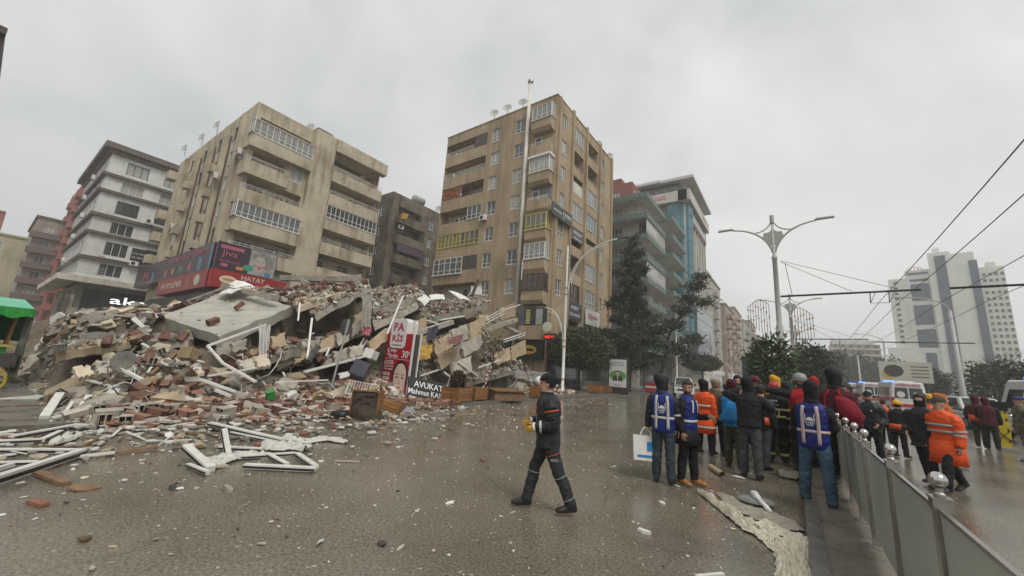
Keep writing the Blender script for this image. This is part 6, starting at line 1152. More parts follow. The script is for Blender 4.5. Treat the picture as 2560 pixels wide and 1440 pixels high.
def vehicle(name, loc, rz, label, L_, W, H, zb, belt, fslope, rslope, tum, hood=0.0, rows=1, bodymat=None, lights=False, cat="car", lit=False, rz_deg=None):
    r = empty(name, loc, label, cat, "vehicles on the road", rz); bodymat = bodymat or CARW; a, b = -L_ / 2, L_ / 2; w = W / 2
    m = MB(); m.hexa([(-w, a + .12, zb), (w, a + .12, zb), (w, b - .05, zb), (-w, b - .05, zb)], [(-w, a, (zb + belt) / 2), (w, a, (zb + belt) / 2), (w, b, (zb + belt) / 2), (-w, b, (zb + belt) / 2)])
    body = bev(m.build("lower_body", bodymat, r)); m = MB(); hz = belt - .18 if hood else belt
    m.hexa([(-w, a, (zb + belt) / 2 + .001), (w, a, (zb + belt) / 2 + .001), (w, b, (zb + belt) / 2 + .001), (-w, b, (zb + belt) / 2 + .001)], [(-w + .03, a + .1, hz), (w - .03, a + .1, hz), (w - .02, b - .02, belt), (-w + .02, b - .02, belt)]); bev(m.build("upper_body", bodymat, r))
    c0 = a + .1 + hood; A = [(-w + .03, c0, belt - .05), (w - .03, c0, belt - .05), (w - .03, b - .02, belt - .05), (-w + .03, b - .02, belt - .05)]; T = [(-w + tum, c0 + fslope, H), (w - tum, c0 + fslope, H), (w - tum, b - rslope, H), (-w + tum, b - rslope, H)]
    m = MB(); m.hexa(A, T); bev(m.build("cabin", bodymat, r), .1, 3)
    def pane(nm, q, u0, u1, v0, v1, mat=CGL_, off=.008):
        p = [Vector(x) for x in q]; n = (p[1] - p[0]).cross(p[3] - p[0]).normalized(); P = lambda u, v: p[0].lerp(p[1], u).lerp(p[3].lerp(p[2], u), v) + n * off; m = MB(); m.hexa([P(u0, v0), P(u1, v0), P(u1, v1), P(u0, v1)], [P(u0, v0) - n * .02, P(u1, v0) - n * .02, P(u1, v1) - n * .02, P(u0, v1) - n * .02]); return m.build(nm, mat, r)
    front = (A[0], A[1], T[1], T[0]); rear = (A[2], A[3], T[3], T[2]); rt = (A[1], A[2], T[2], T[1]); lf = (A[3], A[0], T[0], T[3])
    pane("windscreen", front, .07, .93, .08, .8 if H > 2.2 else .92); pane("rear_window", rear, .1, .48, .18, .72 if H > 2.2 else .9); pane("rear_window", rear, .52, .9, .18, .72 if H > 2.2 else .9)
    for q, f in ((rt, 0), (lf, 1)):
        for k in range(rows + 1): u0 = .1 + k * .8 / (rows + 1); u1 = u0 + .8 / (rows + 1) - .03; pane("side_window", q, *((u0, u1) if not f else (1 - u1, 1 - u0)), .15, .72 if H > 2.2 else .88)
    for sx in (-1, 1):
        for y_ in (a + .85, b - .9):
            m = MB(); R = .34 if H < 2.2 else .38; m.lathe([(R - .12, -.11), (R - .02, -.11), (R, -.07), (R, .07), (R - .02, .11), (R - .12, .11)], n=20, ax=Matrix.Rotation(math.pi / 2, 4, 'Y')); o = m.build("wheel", TYRE, r, loc=(sx * (w - .08), y_, R)); m = MB(); m.lathe([(.01, -.112), (R - .12, -.115), (R - .12, .115), (.01, .112)], n=16, ax=Matrix.Rotation(math.pi / 2, 4, 'Y')); m.build("rim", RIM, o)
        m = MB(); m.box(sx * (w - .02), b - .03, belt - .45, sx * (w - .22), b + .012, belt + (.25 if H > 2.2 else -.1)); m.build("rear_light", RLT, r)
        m = MB(); m.hexa([(sx * (w - .42), a - .004 + .02, zb + .42), (sx * (w - .06), a + .05, zb + .42), (sx * (w - .06), a + .3, zb + .42), (sx * (w - .42), a + .3, zb + .42)], [(sx * (w - .40), a + .05, zb + .6), (sx * (w - .05), a + .12, zb + .62), (sx * (w - .05), a + .3, zb + .62), (sx * (w - .40), a + .3, zb + .6)]); m.build("headlight", HLT if lit else HL0, r)
        m = MB(); m.box(sx * w, c0 + .25, belt, sx * (w + .2), c0 + .33, belt + .22); m.build("wing_mirror", DKD, r)
    m = MB(); m.box(-w + .3, a - .012, zb + .2, w - .3, a + .1, zb + .42); m.build("grille", DKD, r); m = MB(); m.box(-.26, b + .001, zb + .25, .26, b + .02, zb + .37); m.build("number_plate", PLT, r); m = MB(); m.box(-w + .05, b - .1, zb - .02, w - .05, b + .06, zb + .2); m.build("bumper", GREY_P, r); m = MB(); m.box(-w + .05, a - .05, zb - .02, w - .05, a + .15, zb + .2); m.build("bumper", GREY_P if H > 2.2 else bodymat, r)
    return r, front, rear, (a, b, w)
def ambulance(loc, rz, label, both=True):
    r, fr, re, (a, b, w) = vehicle("ambulance", loc, rz, label, 5.4, 2.0, 2.5, .35, 1.15, .9, .12, .17, .35, 1, cat="ambulance"); m = MB(); m.box(-.7, -.6, 2.503, .7, -.3, 2.62); m.build("light_bar", BLT, r); m = MB(); m.box(-.45, b - 1.0, 2.503, .45, b - .6, 2.6); m.build("roof_vent", CARW, r)
    m = MB(); m.box(-w + .1, b + .002, .78, w - .1, b + .018, .98); m.build("red_stripe", REDS, r); m = MB(); m.box(-w - .006, a + .9, 1.16, -w - .001, b - .3, 1.34); m.box(w + .001, a + .9, 1.16, w + .006, b - .3, 1.34); m.build("side_stripe", REDS, r)
    t_ = text("AMBULANS", REDS, (0, b - .075, 2.3), 1.25, .2, r, rot=(math.pi / 2 + .085, 0, math.pi))
    for s in (-1, 1):
        c = MB(); c.poly([(s * .42 + .22 * math.cos(k * .35), 0, .22 * math.sin(k * .35)) for k in range(18)][::1]); c.build("round_emblem", M("emblem_pale", (.6, .55, .53), rough=.4), r, loc=(0, b - .005, 1.62), rot=(.085, 0, 0))
    m = MB(); m.bar((-w + .02, b - .02, 1.3), (-w + .02, b, 1.2), .1, .2); m.build("corner_lamp", RLT, r); return r
ambulance((6.6, 42, 0), math.pi + .04, "white ambulance seen from behind with red AMBULANS lettering"); ambulance((6.7, 57, 0), math.pi + .03, "second white ambulance, partly hidden left of the first"); ambulance((7.2, 72, 0), math.pi, "third ambulance with blue beacons farther up the queue")
SUV = vehicle("suv", (8.5, 34.5, 0), .12, "white off road car with its headlight on, right of the ambulance", 4.7, 1.9, 1.75, .4, 1.1, .75, .25, .2, 1.0, 1, lit=True)[0]
for sx in (-.62, .62): m = MB(); m.box(sx - .03, -.5, 1.752, sx + .03, 1.2, 1.81); m.build("roof_rail", GREY_P, SUV)
r, fr, re, (a, b, w) = vehicle("minibus", (9.2, 27, 0), math.pi + .1, "white high roofed minibus cut by the right edge", 5.6, 2.1, 2.65, .35, 1.2, .8, .14, .2, .3, 2, cat="van")
for s in (-.5, .2): m = MB(); m.box(s, b - .12, 2.3, s + .18, b - .05, 2.42); m.build("roof_marker_lamp", DKD, r)
m = MB(); m.box(-.8, -.4, 2.653, .8, -.05, 2.78); m.build("blue_light_bar", BLT, r)
vehicle("car", (-8.6, 41, 0), .25, "small white van-like car parked in the road beyond the vest wearers", 4.2, 1.75, 1.8, .35, 1.05, .8, .2, .18, .8, 1)
vehicle("car", (8.6, 62, 0), 0, "white car farther back among the ambulances", 4.4, 1.75, 1.5, .35, .95, .8, .5, .2, 1.0, 1)
vehicle("car", (-6.6, 96, 0), 0, "pale car far down the street on the left carriageway", 4.4, 1.75, 1.5, .35, .95, .8, .5, .2, 1.0, 1)
# orange road barrier by the conifer
r = empty("road_barrier", (-10.9, 39.5, .12), "red and white plastic barrier standing beside the conifer trunk", "barrier"); m = MB(); m.box(-.8, -.15, .1, .8, .15, 1.0); m.build("panel", REDS, r); m = MB(); m.box(-.8, -.17, .45, .8, -.151, .65); m.build("white_stripe", WHITE_P, r); m = MB(); m.box(-.8, -.25, 0, .8, .25, .099); m.build("foot", DKD, r)
m = MB(); m.lathe([(.02, 2.75), (.5, 2.6), (1.1, 2.35), (1.12, 2.33), (.02, 2.4)], n=8); r = empty("parasol", (-11.5, 66, .12), "small dark green parasol far along the pavement", "parasol"); m.build("canopy", CGD, r); m = MB(); m.tube([(0, 0, 0), (0, 0, 2.6)], .03, 6); m.build("pole", GREY_P, r)
# ------------------------------------------------------------------ people
SKIN_ = M("skin", (0.47, .27, .19), (0.54, .33, .24), scale=8, rough=.5); SKIN2 = M("skin_tanned", (0.38, .205, .14), (0.45, .255, .18), scale=8, rough=.5)
def cloth(name, c, k=1.35, rough=.78, b=.5): return M("cloth_" + name, c, tuple(min(1, v * k) for v in c), scale=7, rough=rough, bump=b, bscale=18, bdist=.03, spec=.22)
BLKC = cloth("black", (.012, .012, .013)); BLK2 = cloth("black_shell", (.016, .017, .019), rough=.42); CHAR = cloth("charcoal", (.028, .03, .032)); NAVYV = cloth("royal_blue_vest", (.012, .02, .13), rough=.5); JEAN = cloth("blue_jeans", (.045, .085, .125)); DJEAN = cloth("dark_jeans", (.03, .042, .05)); GREYT = cloth("grey_trousers", (.05, .052, .055)); ORG = cloth("orange_raincoat", (.62, .075, .012), 1.15, .35, .5); RUST = cloth("rust_orange", (.36, .10, .03)); MAR = cloth("maroon", (.06, .012, .018)); REDC = cloth("red", (.28, .015, .02)); OLV_ = cloth("olive", (.04, .042, .026)); CAMO = M("cloth_camouflage", (.06, .055, .03), (.14, .115, .075), scale=9, rough=.8, lo=.45, hi=.55); YELC = cloth("yellow", (.52, .26, .02), 1.15); BLUC = cloth("sky_blue", (.02, .16, .38)); BRNC = cloth("brown", (.07, .045, .03)); BEIGC = cloth("khaki", (.16, .12, .08))
REFL = M("reflective_grey", (.42, .42, .40), (.52, .52, .50), scale=20, rough=.35); REFP = M("reflective_pinkish", (.46, .36, .34), rough=.35); REFY = M("reflective_lime", (.42, .45, .22), rough=.35); HAIR_ = M("dark_hair", (.014, .011, .01), (.03, .024, .02), scale=30, rough=.6, bump=.5, bscale=60); BOOT = M("black_boot", (.013, .013, .013), (.022, .021, .02), scale=9, rough=.45, bump=.2); TANS = M("tan_shoe", (.28, .13, .035), (.33, .16, .05), scale=9, rough=.5); SOLE = M("pale_sole", (.45, .44, .41), rough=.7); EYEM = M("eye_dark", (.01, .008, .007), rough=.3); LIPM = M("lips", (.24, .10, .08), rough=.5); GLOV = M("yellow_glove", (.55, .30, .02), (.62, .36, .03), scale=12, rough=.6); HELG = M("helmet_grey", (.24, .25, .25), rough=.3); HELR = M("helmet_red", (.35, .02, .03), rough=.3); HELY = M("helmet_yellow", (.6, .34, .02), rough=.35); VNECK = M("orange_trim", (.6, .10, .03), rough=.5)
def loft(rings, n=18, e=2.3):
    """rings of (centre, half width, half depth) -> closed tube"""
    vs = []
    for c, a, b in rings:
        for j in range(n):
            t = 2 * math.pi * j / n; cs, sn = math.cos(t), math.sin(t); vs.append((c[0] + a * math.copysign(abs(cs) ** (2 / e), cs), c[1] + b * math.copysign(abs(sn) ** (2 / e), sn), c[2]))
    k = len(rings); fs = [(i * n + j, i * n + (j + 1) % n, (i + 1) * n + (j + 1) % n, (i + 1) * n + j) for i in range(k - 1) for j in range(n)] + [tuple(range(n - 1, -1, -1)), tuple(range((k - 1) * n, k * n))]
    return vs, fs
HEADP = [(-.128, .026, .028, -.05), (-.112, .046, .05, -.036), (-.085, .058, .07, -.02), (-.05, .066, .085, -.006), (-.01, .071, .094, 0), (.03, .075, .099, .003), (.065, .074, .098, .007), (.095, .062, .082, .010), (.115, .042, .055, .012), (.125, .018, .024, .012)]
def head_loft(s=1.0, lo=-9, hi=9, dz=0.0, up=1.0):
    return [((0, yo * s, z * s * up + dz), a * s, b * s) for z, a, b, yo in HEADP if lo <= z <= hi]
BAND = {}
def person(label, loc, face, H=1.75, top=BLKC, arms=None, legs=DJEAN, shoes=BOOT, bulk=.0, hem=.84, ll=(0, 0), rl=(0, 0), la=None, ra=None, lean=0.0, head=(0, 0), wear='hair', wmat=None, beard=False, skin=SKIN_, vox=.0145, lh=True, rh=True, hands=None, sole=None, cuffs=None, mask=None, twist=0.0, splay=.05, z0=0.0, collar=True, group="people at the collapse site", build=1.0):
    if ll == (0, 0) and rl == (0, 0): q = rnd.uniform(2, 9); ll, rl = ((q, q * .8), (-q * .6, 2)) if rnd.random() < .5 else ((-q * .6, 2), (q, q * .8))
    if la is None and ra is None and rnd.random() < .55: la, ra = rnd.choice(((((.22, .02, -1), (-.35, -.8, -.45)), ((-.22, .02, -1), (.35, -.8, -.4))), (((.3, .12, -1), (-.2, -.5, -.8)), ((-.18, .0, -1), (-.02, -.3, -1))), (((.2, -.25, -1), (-.2, -1, .2)), ((-.16, .04, -1), (-.05, -.22, -1)))))
    if head == (0, 0): head = (rnd.uniform(-22, 22), rnd.uniform(-4, 8))
    arms = arms or top; cam_a = math.atan2(-loc[1], -loc[0]); rz = cam_a + math.pi / 2 + R_(face)
    mats = [top, arms, legs, shoes, skin, hands or skin, HAIR_, EYEM, LIPM, sole or shoes, mask or skin]; T = dict(top=0, arm=1, leg=2, shoe=3, skin=4, hand=5, hair=6, eye=7, lip=8, sole=9, mask=10)
    src = MB(); J = {}
    def dirv(a, sp): return Vector((sp, -math.sin(a), -math.cos(a)))
    # legs first, so the lowest foot decides the pelvis height
    low = 9
    for sd, (fl, kn), nm in ((1, ll, 'l'), (-1, rl, 'r')):
        hip = Vector((sd * .092, 0, 0)); d1 = dirv(R_(fl), sd * splay).normalized(); d2 = dirv(R_(fl - kn), sd * splay * .6).normalized(); kne = hip + d1 * .435; ank = kne + d2 * .42; J[nm] = (hip, kne, ank, d2, fl - kn); low = min(low, ank.z - (.1 if abs(fl - kn) < 25 else .13))
    pz = -low
    Cn = lambda z: Vector((0, -lean * max(0, z - .9) * (1.0 + .3 * max(0, z - .9)), 0))
    w_ = build
    TR_ = [(pz - .1, .15, .11), (pz - .02, .172, .122), (pz + .06, .178, .126), (pz + .16, .166, .118), (pz + .28, .174, .122), (pz + .40, .192, .128), (pz + .48, .19, .118), (pz + .535, .15, .098), (pz + .575, .09, .075), (pz + .60, .066, .066)]
    def trad(z):
        for (a, x0, y0), (b, x1, y1) in zip(TR_, TR_[1:]):
            if a <= z <= b: t = (z - a) / (b - a); return (x0 + (x1 - x0) * t) * w_ + bulk, (y0 + (y1 - y0) * t) * w_ + bulk
        return (TR_[0][1] * w_ + bulk, TR_[0][2] * w_ + bulk) if z < TR_[0][0] else (.07, .07)
    hz = hem - .95 + pz
    rings = [(hz, *(q + (.012 if hem > .8 else .03 + .05 * (.84 - hem)) for q in trad(hz)))] + [(z, *trad(z)) for z, _, _ in TR_ if z > hz + .03]
    rings = [(Vector((0, 0, hz - .012)), rings[0][1] * .9, rings[0][2] * .9)] + [(Cn(z) + Vector((0, 0, z)), a, b) for z, a, b in rings]
    vf = loft(rings, 24, 2.5); src.add(*vf, T['top'])
    vf = loft([(Vector((0, 0, pz - .13)), .13 * w_, .1 * w_), (Vector((0, 0, pz)), .165 * w_, .118 * w_), (Vector((0, 0, pz + .1)), .15 * w_, .11)], 18); src.add(*vf, T['leg'])
    for sd, nm in ((1, 'l'), (-1, 'r')):
        hip, kne, ank, d2, ang = J[nm]; up = Vector((0, 0, pz)); pts = [hip + up + Vector((0, 0, .03)), hip.lerp(kne, .35) + up, hip.lerp(kne, .8) + up, kne + up, kne.lerp(ank, .3) + up + Vector((0, .012, 0)), kne.lerp(ank, .75) + up, ank + up + Vector((0, 0, .0))]
        src.tube(pts, [.102 * w_, .102 * w_, .088 * w_, .083, .083, .076, .073], 14, T['leg'])
        A = ank + up; fw = Vector((sd * .12, -1, 0)).normalized(); pit = R_(max(-30, min(40, -ang - 8))) if abs(ang) > 25 else 0.0; fw = (fw * math.cos(pit) + Vector((0, 0, -math.sin(pit)))).normalized() if ang < -25 else (fw * math.cos(R_(16)) + Vector((0, 0, math.sin(R_(16)))) if ang > 18 else fw)
        upv = Vector((sd, 0, 0)).cross(fw); upv = upv if upv.z > 0 else -upv; side = fw.cross(upv); f = MB(); ft = []
        for t, hw, hh, dz in ((-.075, .028, .03, -.045), (-.06, .04, .052, -.035), (0, .045, .062, -.03), (.06, .044, .048, -.045), (.12, .048, .036, -.055), (.17, .045, .03, -.06), (.2, .03, .022, -.064), (.212, .012, .012, -.066)):
            c = A + fw * t + upv * dz; ft.append([c + side * hw * 1.15 * math.cos(q * math.pi / 6) + upv * hh * 1.3 * max(-.6, math.sin(q * math.pi / 6)) for q in range(12)])
        k = len(ft); src.add([p for r_ in ft for p in r_], [(i * 12 + j, i * 12 + (j + 1) % 12, (i + 1) * 12 + (j + 1) % 12, (i + 1) * 12 + j) for i in range(k - 1) for j in range(12)] + [tuple(range(11, -1, -1)), tuple(range((k - 1) * 12, k * 12))], T['shoe'])
        src.tube([A - J[nm][3] * .15, A + upv * -.03], [.066, .06], 12, T['shoe'])
    la = la or ((.16, .04, -1), (.05, -.22, -1)); ra = ra or ((-.16, .04, -1), (-.05, -.22, -1)); wr = {}
    for sd, (u, f), nm in ((1, la, 'l'), (-1, ra, 'r')):
        sh = Vector((sd * (.178 * w_ + bulk * .6), 0, pz + .475)) + Cn(pz + .475); u = Vector(u).normalized(); f = Vector(f).normalized(); el = sh + u * .285; w = el + f * .245; b_ = bulk * .8
        src.tube([sh - u * .02 - Vector((sd * .05, 0, -.005)), sh + u * .05, sh.lerp(el, .6), el, el.lerp(w, .25), el.lerp(w, .7), w], [.066 + b_, .068 + b_, .056 + b_, .05 + b_, .05 + b_, .044 + b_, .042 + b_ * .8], 14, T['arm']); wr[nm] = (w, f, sh, el)
    hy, hp = head; hc = Cn(pz + .6) + Vector((0, -.02 - lean * .05, pz + .735)); RM = Matrix.Translation(hc) @ Matrix.Rotation(R_(hy), 4, 'Z') @ Matrix.Rotation(R_(hp), 4, 'X')
    src.tube([Cn(pz + .5) + Vector((0, 0, pz + .5)), hc + Vector((0, .015, -.06))], [.064, .056], 12, T['skin'])
    vs, fs = loft(head_loft(), 20, 2.1); src.add([RM @ Vector(p) for p in vs], fs, T['skin'])
    src.tube([RM @ Vector(p) for p in ((0, -.086, .018), (0, -.102, -.005), (0, -.118, -.028), (0, -.1, -.04))], [.009, .012, .016, .009], 8, T['skin'])
    for sd in (1, -1): src.tube([RM @ Vector(p) for p in ((sd * .07, .0, .02), (sd * .079, .006, -.005), (sd * .07, .0, -.035))], [.01, .019, .01], 7, T['skin'])
    src.tube([RM @ Vector((-.04, -.088, .03)), RM @ Vector((0, -.098, .032)), RM @ Vector((.04, -.088, .03))], [.008, .012, .008], 7, T['skin'])
    if collar: c = Cn(pz + .56) + Vector((0, 0, pz + .545)); vs, fs = loft([(c, .095, .085), (c + Vector((0, -.005, .06)), .085, .082), (c + Vector((0, -.006, .075)), .07, .07)], 18); src.add(vs, fs, T['top'])
    # one watertight skin
    me = src.mesh("person", mats); tmp = bpy.data.objects.new("tmp", me)
    rmsh = tmp.modifiers.new("r", 'REMESH'); rmsh.mode = 'VOXEL'; rmsh.voxel_size = vox; sm = tmp.modifiers.new("s", 'SMOOTH'); sm.factor = .5; sm.iterations = 3
    nm_ = evaluated(tmp)
    bvh = BVHTree.FromPolygons(src.v, src.f); n = len(nm_.polygons); ce = np.empty(n * 3); nm_.polygons.foreach_get('center', ce); ce = ce.reshape(-1, 3); mi = [src.m[bvh.find_nearest(Vector(c))[2]] for c in ce]
    RI = RM.inverted()
    for i in range(n):
        if mi[i] == T['skin']:
            q = RI @ Vector(ce[i])
            if mask and q.z < .012 and q.y < .05: mi[i] = T['mask']
            elif beard and q.z < -.052 and q.y < .01 and not (abs(q.x) < .024 and -.078 < q.z < -.06): mi[i] = T['hair']
            elif -.073 < q.z < -.06 and abs(q.x) < .024 and q.y < -.06: mi[i] = T['lip']
        elif mi[i] == T['shoe'] and sole and ce[i][2] < .028: mi[i] = T['sole']
    nv = len(nm_.vertices); co = np.empty(nv * 3); nm_.vertices.foreach_get('co', co); co = co.reshape(-1, 3); nn = np.empty(nv * 3); nm_.vertices.foreach_get('normal', nn); nn = nn.reshape(-1, 3)
    vm = np.zeros(nv, bool)
    lv = np.empty(len(nm_.loops), np.int32); nm_.loops.foreach_get('vertex_index', lv); lt = np.empty(n, np.int32); nm_.polygons.foreach_get('loop_total', lt); vm[lv[np.repeat(np.array([q <= 2 for q in mi]), lt)]] = True
    sx = rnd.uniform(0, 50)
    for i in np.nonzero(vm)[0]:
        p = co[i]; q = noise.noise(Vector((p[0] * 9 + sx, p[1] * 9, p[2] * 15))) + .5 * noise.noise(Vector((p[0] * 20, p[1] * 20 + sx, p[2] * 34))); co[i] = p + nn[i] * (q * .010 + .007 * abs(noise.noise(Vector((p[0] * 5 + p[2] * 7, p[1] * 5 - p[2] * 6, p[2] * 12 + sx)))) - .002)
    V = co.tolist(); Fc = [tuple(p.vertices) for p in nm_.polygons]; bpy.data.meshes.remove(nm_); out = MB(); out.v = V; out.f = Fc; out.m = mi
    # hands: palm, four fingers of unequal length, a thumb from the side of the palm
    for nm, on, sd in (('l', lh, 1), ('r', rh, -1)):
        if not on: continue
        w, f, _, _ = wr[nm]; d = (f + Vector((0, 0, -.35))).normalized(); inn = Vector((-sd, 0, 0)); pn = (inn - d * inn.dot(d)).normalized(); sdv = d.cross(pn); sdv = sdv if sdv.y < 0 else -sdv
        def E_(t, a, b): return [w + d * t + sdv * a * math.cos(q * math.pi / 5) + pn * b * math.sin(q * math.pi / 5) for q in range(10)]
        rg = [E_(-.03, .026, .022), E_(0, .028, .021), E_(.03, .038, .018), E_(.07, .042, .016), E_(.092, .038, .013)]; out.add([p for r_ in rg for p in r_], [(i * 10 + j, i * 10 + (j + 1) % 10, (i + 1) * 10 + (j + 1) % 10, (i + 1) * 10 + j) for i in range(4) for j in range(10)] + [tuple(range(9, -1, -1)), tuple(range(40, 50))], T['hand'])
        for k, L_ in enumerate((.07, .08, .075, .06)):
            b0 = w + d * .085 + sdv * (.031 - .0205 * k); b1 = b0 + (d + pn * .3).normalized() * L_ * .45; b2 = b1 + (d + pn * 1.0).normalized() * L_ * .33; b3 = b2 + (d * .5 + pn * 1.1).normalized() * L_ * .25; out.tube([b0 - d * .015, b0, b1, b2, b3], [.0095, .0098, .009, .0082, .006], 7, T['hand'])
        b0 = w + d * .025 + sdv * .034; b1 = b0 + (d * .6 + sdv * .7 + pn * .3).normalized() * .04; b2 = b1 + (d * .9 + sdv * .25 + pn * .5).normalized() * .034; out.tube([b0 - sdv * .02, b0, b1, b2], [.012, .0125, .0105, .0075], 7, T['hand'])
    if wear not in ('hoodmask',):
        for sd in (1, -1):
            c = RM @ Vector((sd * .031, -.0885, .006)); out.lathe([(.001, -.006), (.0085, -.004), (.0105, 0), (.0085, .004), (.001, .006)], c, 8, T['eye']); out.tube([RM @ Vector((sd * .014, -.1, .026)), RM @ Vector((sd * .034, -.097, .030)), RM @ Vector((sd * .052, -.084, .024))], [.004, .0055, .003], 5, T['hair'])
    k = H / (pz + .735 + .125); me = out.mesh("person", mats, True); me.transform(Matrix.Scale(k, 4)); o = obj("person", me, None, (loc[0], loc[1], z0), (0, 0, rz)); tag(o, label, "person", group)
    S_ = Matrix.Scale(k, 4); o_info = dict(o=o, S=S_, RM=RM, Cn=Cn, trad=trad, wr=wr, J=J, pz=pz, bulk=bulk)
    def child(mb, name, mat, smooth=True):
        m_ = mb.mesh(name, mat, smooth); m_.transform(S_); return obj(name, m_, o)
    o_info['child'] = child
    # head wear
    def shell(s, keep, name, mat, th=.012, up=1.0, off=(0, 0, 0), rag=0.0):
        vs, fs = loft([((0, y * s + off[1], z * s * up + off[2]), a * s, b * s) for z, a, b, y in [(q0 + (q1 - q0) * t, a0 + (a1 - a0) * t, b0 + (b1 - b0) * t, y0 + (y1 - y0) * t) for (q0, a0, b0, y0), (q1, a1, b1, y1) in zip(HEADP, HEADP[1:]) for t in (0, .34, .67)] + [HEADP[-1]]], 28, 2.1)
        vs = [Vector(p) * (1 + rag * noise.noise(Vector(p) * 22)) for p in vs]
        if name == "hood": vs = [p + Vector((0, .035 * max(0, p.z + .02) / .12 * (p.y > -.05), .012 * max(0, p.z) / .12 * (.5 + 3 * max(0, p.y)))) + Vector((p.x * .25, .02, 0)) * max(0, -p.z - .03) / .1 for p in vs]
        fs = [f for f in fs if keep(sum((vs[i] for i in f), Vector()) / len(f))]; mb = MB(); mb.add([RM @ p for p in vs], fs); c = child(mb, name, mat); sl = c.modifiers.new("solid", 'SOLIDIFY'); sl.thickness = th; sl.offset = 1; return c
    wm = wmat or HAIR_
    if wear == 'hair': shell(1.03, lambda p: p.z > .068 or (p.y > -.02 and p.z > -.0) or (p.y > .03 and p.z > -.05), "hair", wm, .014, 1.03, rag=.05)
    elif wear == 'beanie': shell(1.06, lambda p: p.z > .045 or (p.y > -.03 and p.z > .012) or (p.y > .02 and p.z > -.04), "beanie", wm, .014, 1.06, rag=.02)
    elif wear in ('hood', 'hoodmask'): shell(1.15, lambda p: not (p.y < -.058 and abs(p.x) < .07 and p.z < .085) and p.z > -.15, "hood", wm, .014, 1.08, (0, .015, .004), rag=.07); mb = MB(); vs, fs = loft([(Vector((0, .0, -.2)), .115, .105), (Vector((0, .005, -.15)), .108, .108), (Vector((0, .012, -.105)), .085, .095)], 22); mb.add([RM @ (Vector(v) * (1 + .07 * noise.noise(Vector(v) * 20))) for v in vs], fs[:-2]); child(mb, "cowl", wm).modifiers.new("solid", 'SOLIDIFY').thickness = .012
    elif wear == 'cap':
        shell(1.06, lambda p: p.z > .05, "cap", wm, .012, 1.04); mb = MB(); mb.hexa([RM @ Vector((x, y, z)) for x, y, z in ((-.065, -.085, .052), (-.045, -.16, .04), (.045, -.16, .04), (.065, -.085, .052))], [RM @ Vector((x, y, z + .01)) for x, y, z in ((-.065, -.085, .052), (-.045, -.16, .04), (.045, -.16, .04), (.065, -.085, .052))]); child(mb, "peak", wm)
    elif wear == 'beret': shell(1.05, lambda p: p.z > .05, "beret", wm, .012, 1.0); mb = MB(); mb.lathe([(.09, .055), (.13, .075), (.125, .105), (.06, .125), (.01, .128)], n=20, ax=RM @ Matrix.Translation((.02, .015, 0)) @ Matrix.Rotation(.18, 4, 'Y')); child(mb, "beret_crown", wm)
    elif wear == 'helmet':
        mb = MB(); mb.lathe([(.118, .035), (.125, .04), (.122, .08), (.105, .125), (.07, .158), (.03, .17), (.005, .172)], n=22, ax=RM @ Matrix.Translation((0, .008, 0)) @ Matrix.Diagonal((.94, 1.12, 1, 1))); child(mb, "helmet", wm); mb = MB(); mb.lathe([(.12, .032), (.15, .028), (.15, .034), (.12, .04)], n=22, ax=RM @ Matrix.Translation((0, -.005, 0)) @ Matrix.Diagonal((.92, 1.12, 1, 1))); child(mb, "helmet_brim", wm)
        mb = MB(); mb.tube([RM @ Vector(p) for p in ((.078, -.02, .03), (.062, -.05, -.1), (0, -.075, -.135), (-.062, -.05, -.1), (-.078, -.02, .03))], .007, 6); child(mb, "chin_strap", BLKC)
        shell(1.03, lambda p: p.y > .0 and p.z > -.06, "hair", HAIR_, .01)
    return o_info
def ring_band(P, z0, z1, mat, name="reflective_strip", extra=.016, a0=0.0, a1=2 * math.pi, n=36):
    """a band of tape round the torso between two heights (in model units above the sole)"""
    mb = MB(); vs = []
    for z in (z0, z1):
        a, b = P['trad'](z); c = P['Cn'](z)
        for j in range(n + 1): t = a0 + (a1 - a0) * j / n; cs, sn = math.cos(t), math.sin(t); vs.append((c.x + (a + extra) * math.copysign(abs(cs) ** .8, cs), c.y + (b + extra) * math.copysign(abs(sn) ** .8, sn), z))
    mb.add(vs, [(j, j + 1, n + 2 + j, n + 1 + j) for j in range(n)]); c = P['child'](mb, name, mat); s = c.modifiers.new("s", 'SOLIDIFY'); s.thickness = .006; return c
def surf(P, x, z, back=True, off=.02):
    a, b = P['trad'](z); c = P['Cn'](z); q = max(0, 1 - (abs(x) / (a + .012)) ** 2.5) ** (1 / 2.5); return Vector((x, c.y + (1 if back else -1) * ((b) * q + off), z))
def ribbon(P, pts, w, mat, back=True, name="reflective_strip"):
    mb = MB(); n = 14; pl = []
    for i in range(n + 1):
        t = i / n * (len(pts) - 1); k = min(int(t), len(pts) - 2); q = t - k; pl.append((pts[k][0] + (pts[k + 1][0] - pts[k][0]) * q, pts[k][1] + (pts[k + 1][1] - pts[k][1]) * q))
    vs = []
    for i, (x, z) in enumerate(pl):
        x2, z2 = pl[min(i + 1, n)]; x1, z1 = pl[max(i - 1, 0)]; d = Vector((x2 - x1, z2 - z1)).normalized(); vs += [surf(P, x - d.y * w / 2, z + d.x * w / 2, back), surf(P, x + d.y * w / 2, z - d.x * w / 2, back)]
    mb.add(vs, [(2 * i, 2 * i + 1, 2 * i + 3, 2 * i + 2) for i in range(n)]); c = P['child'](mb, name, mat); s = c.modifiers.new("s", 'SOLIDIFY'); s.thickness = .006; s.offset = 0; return c
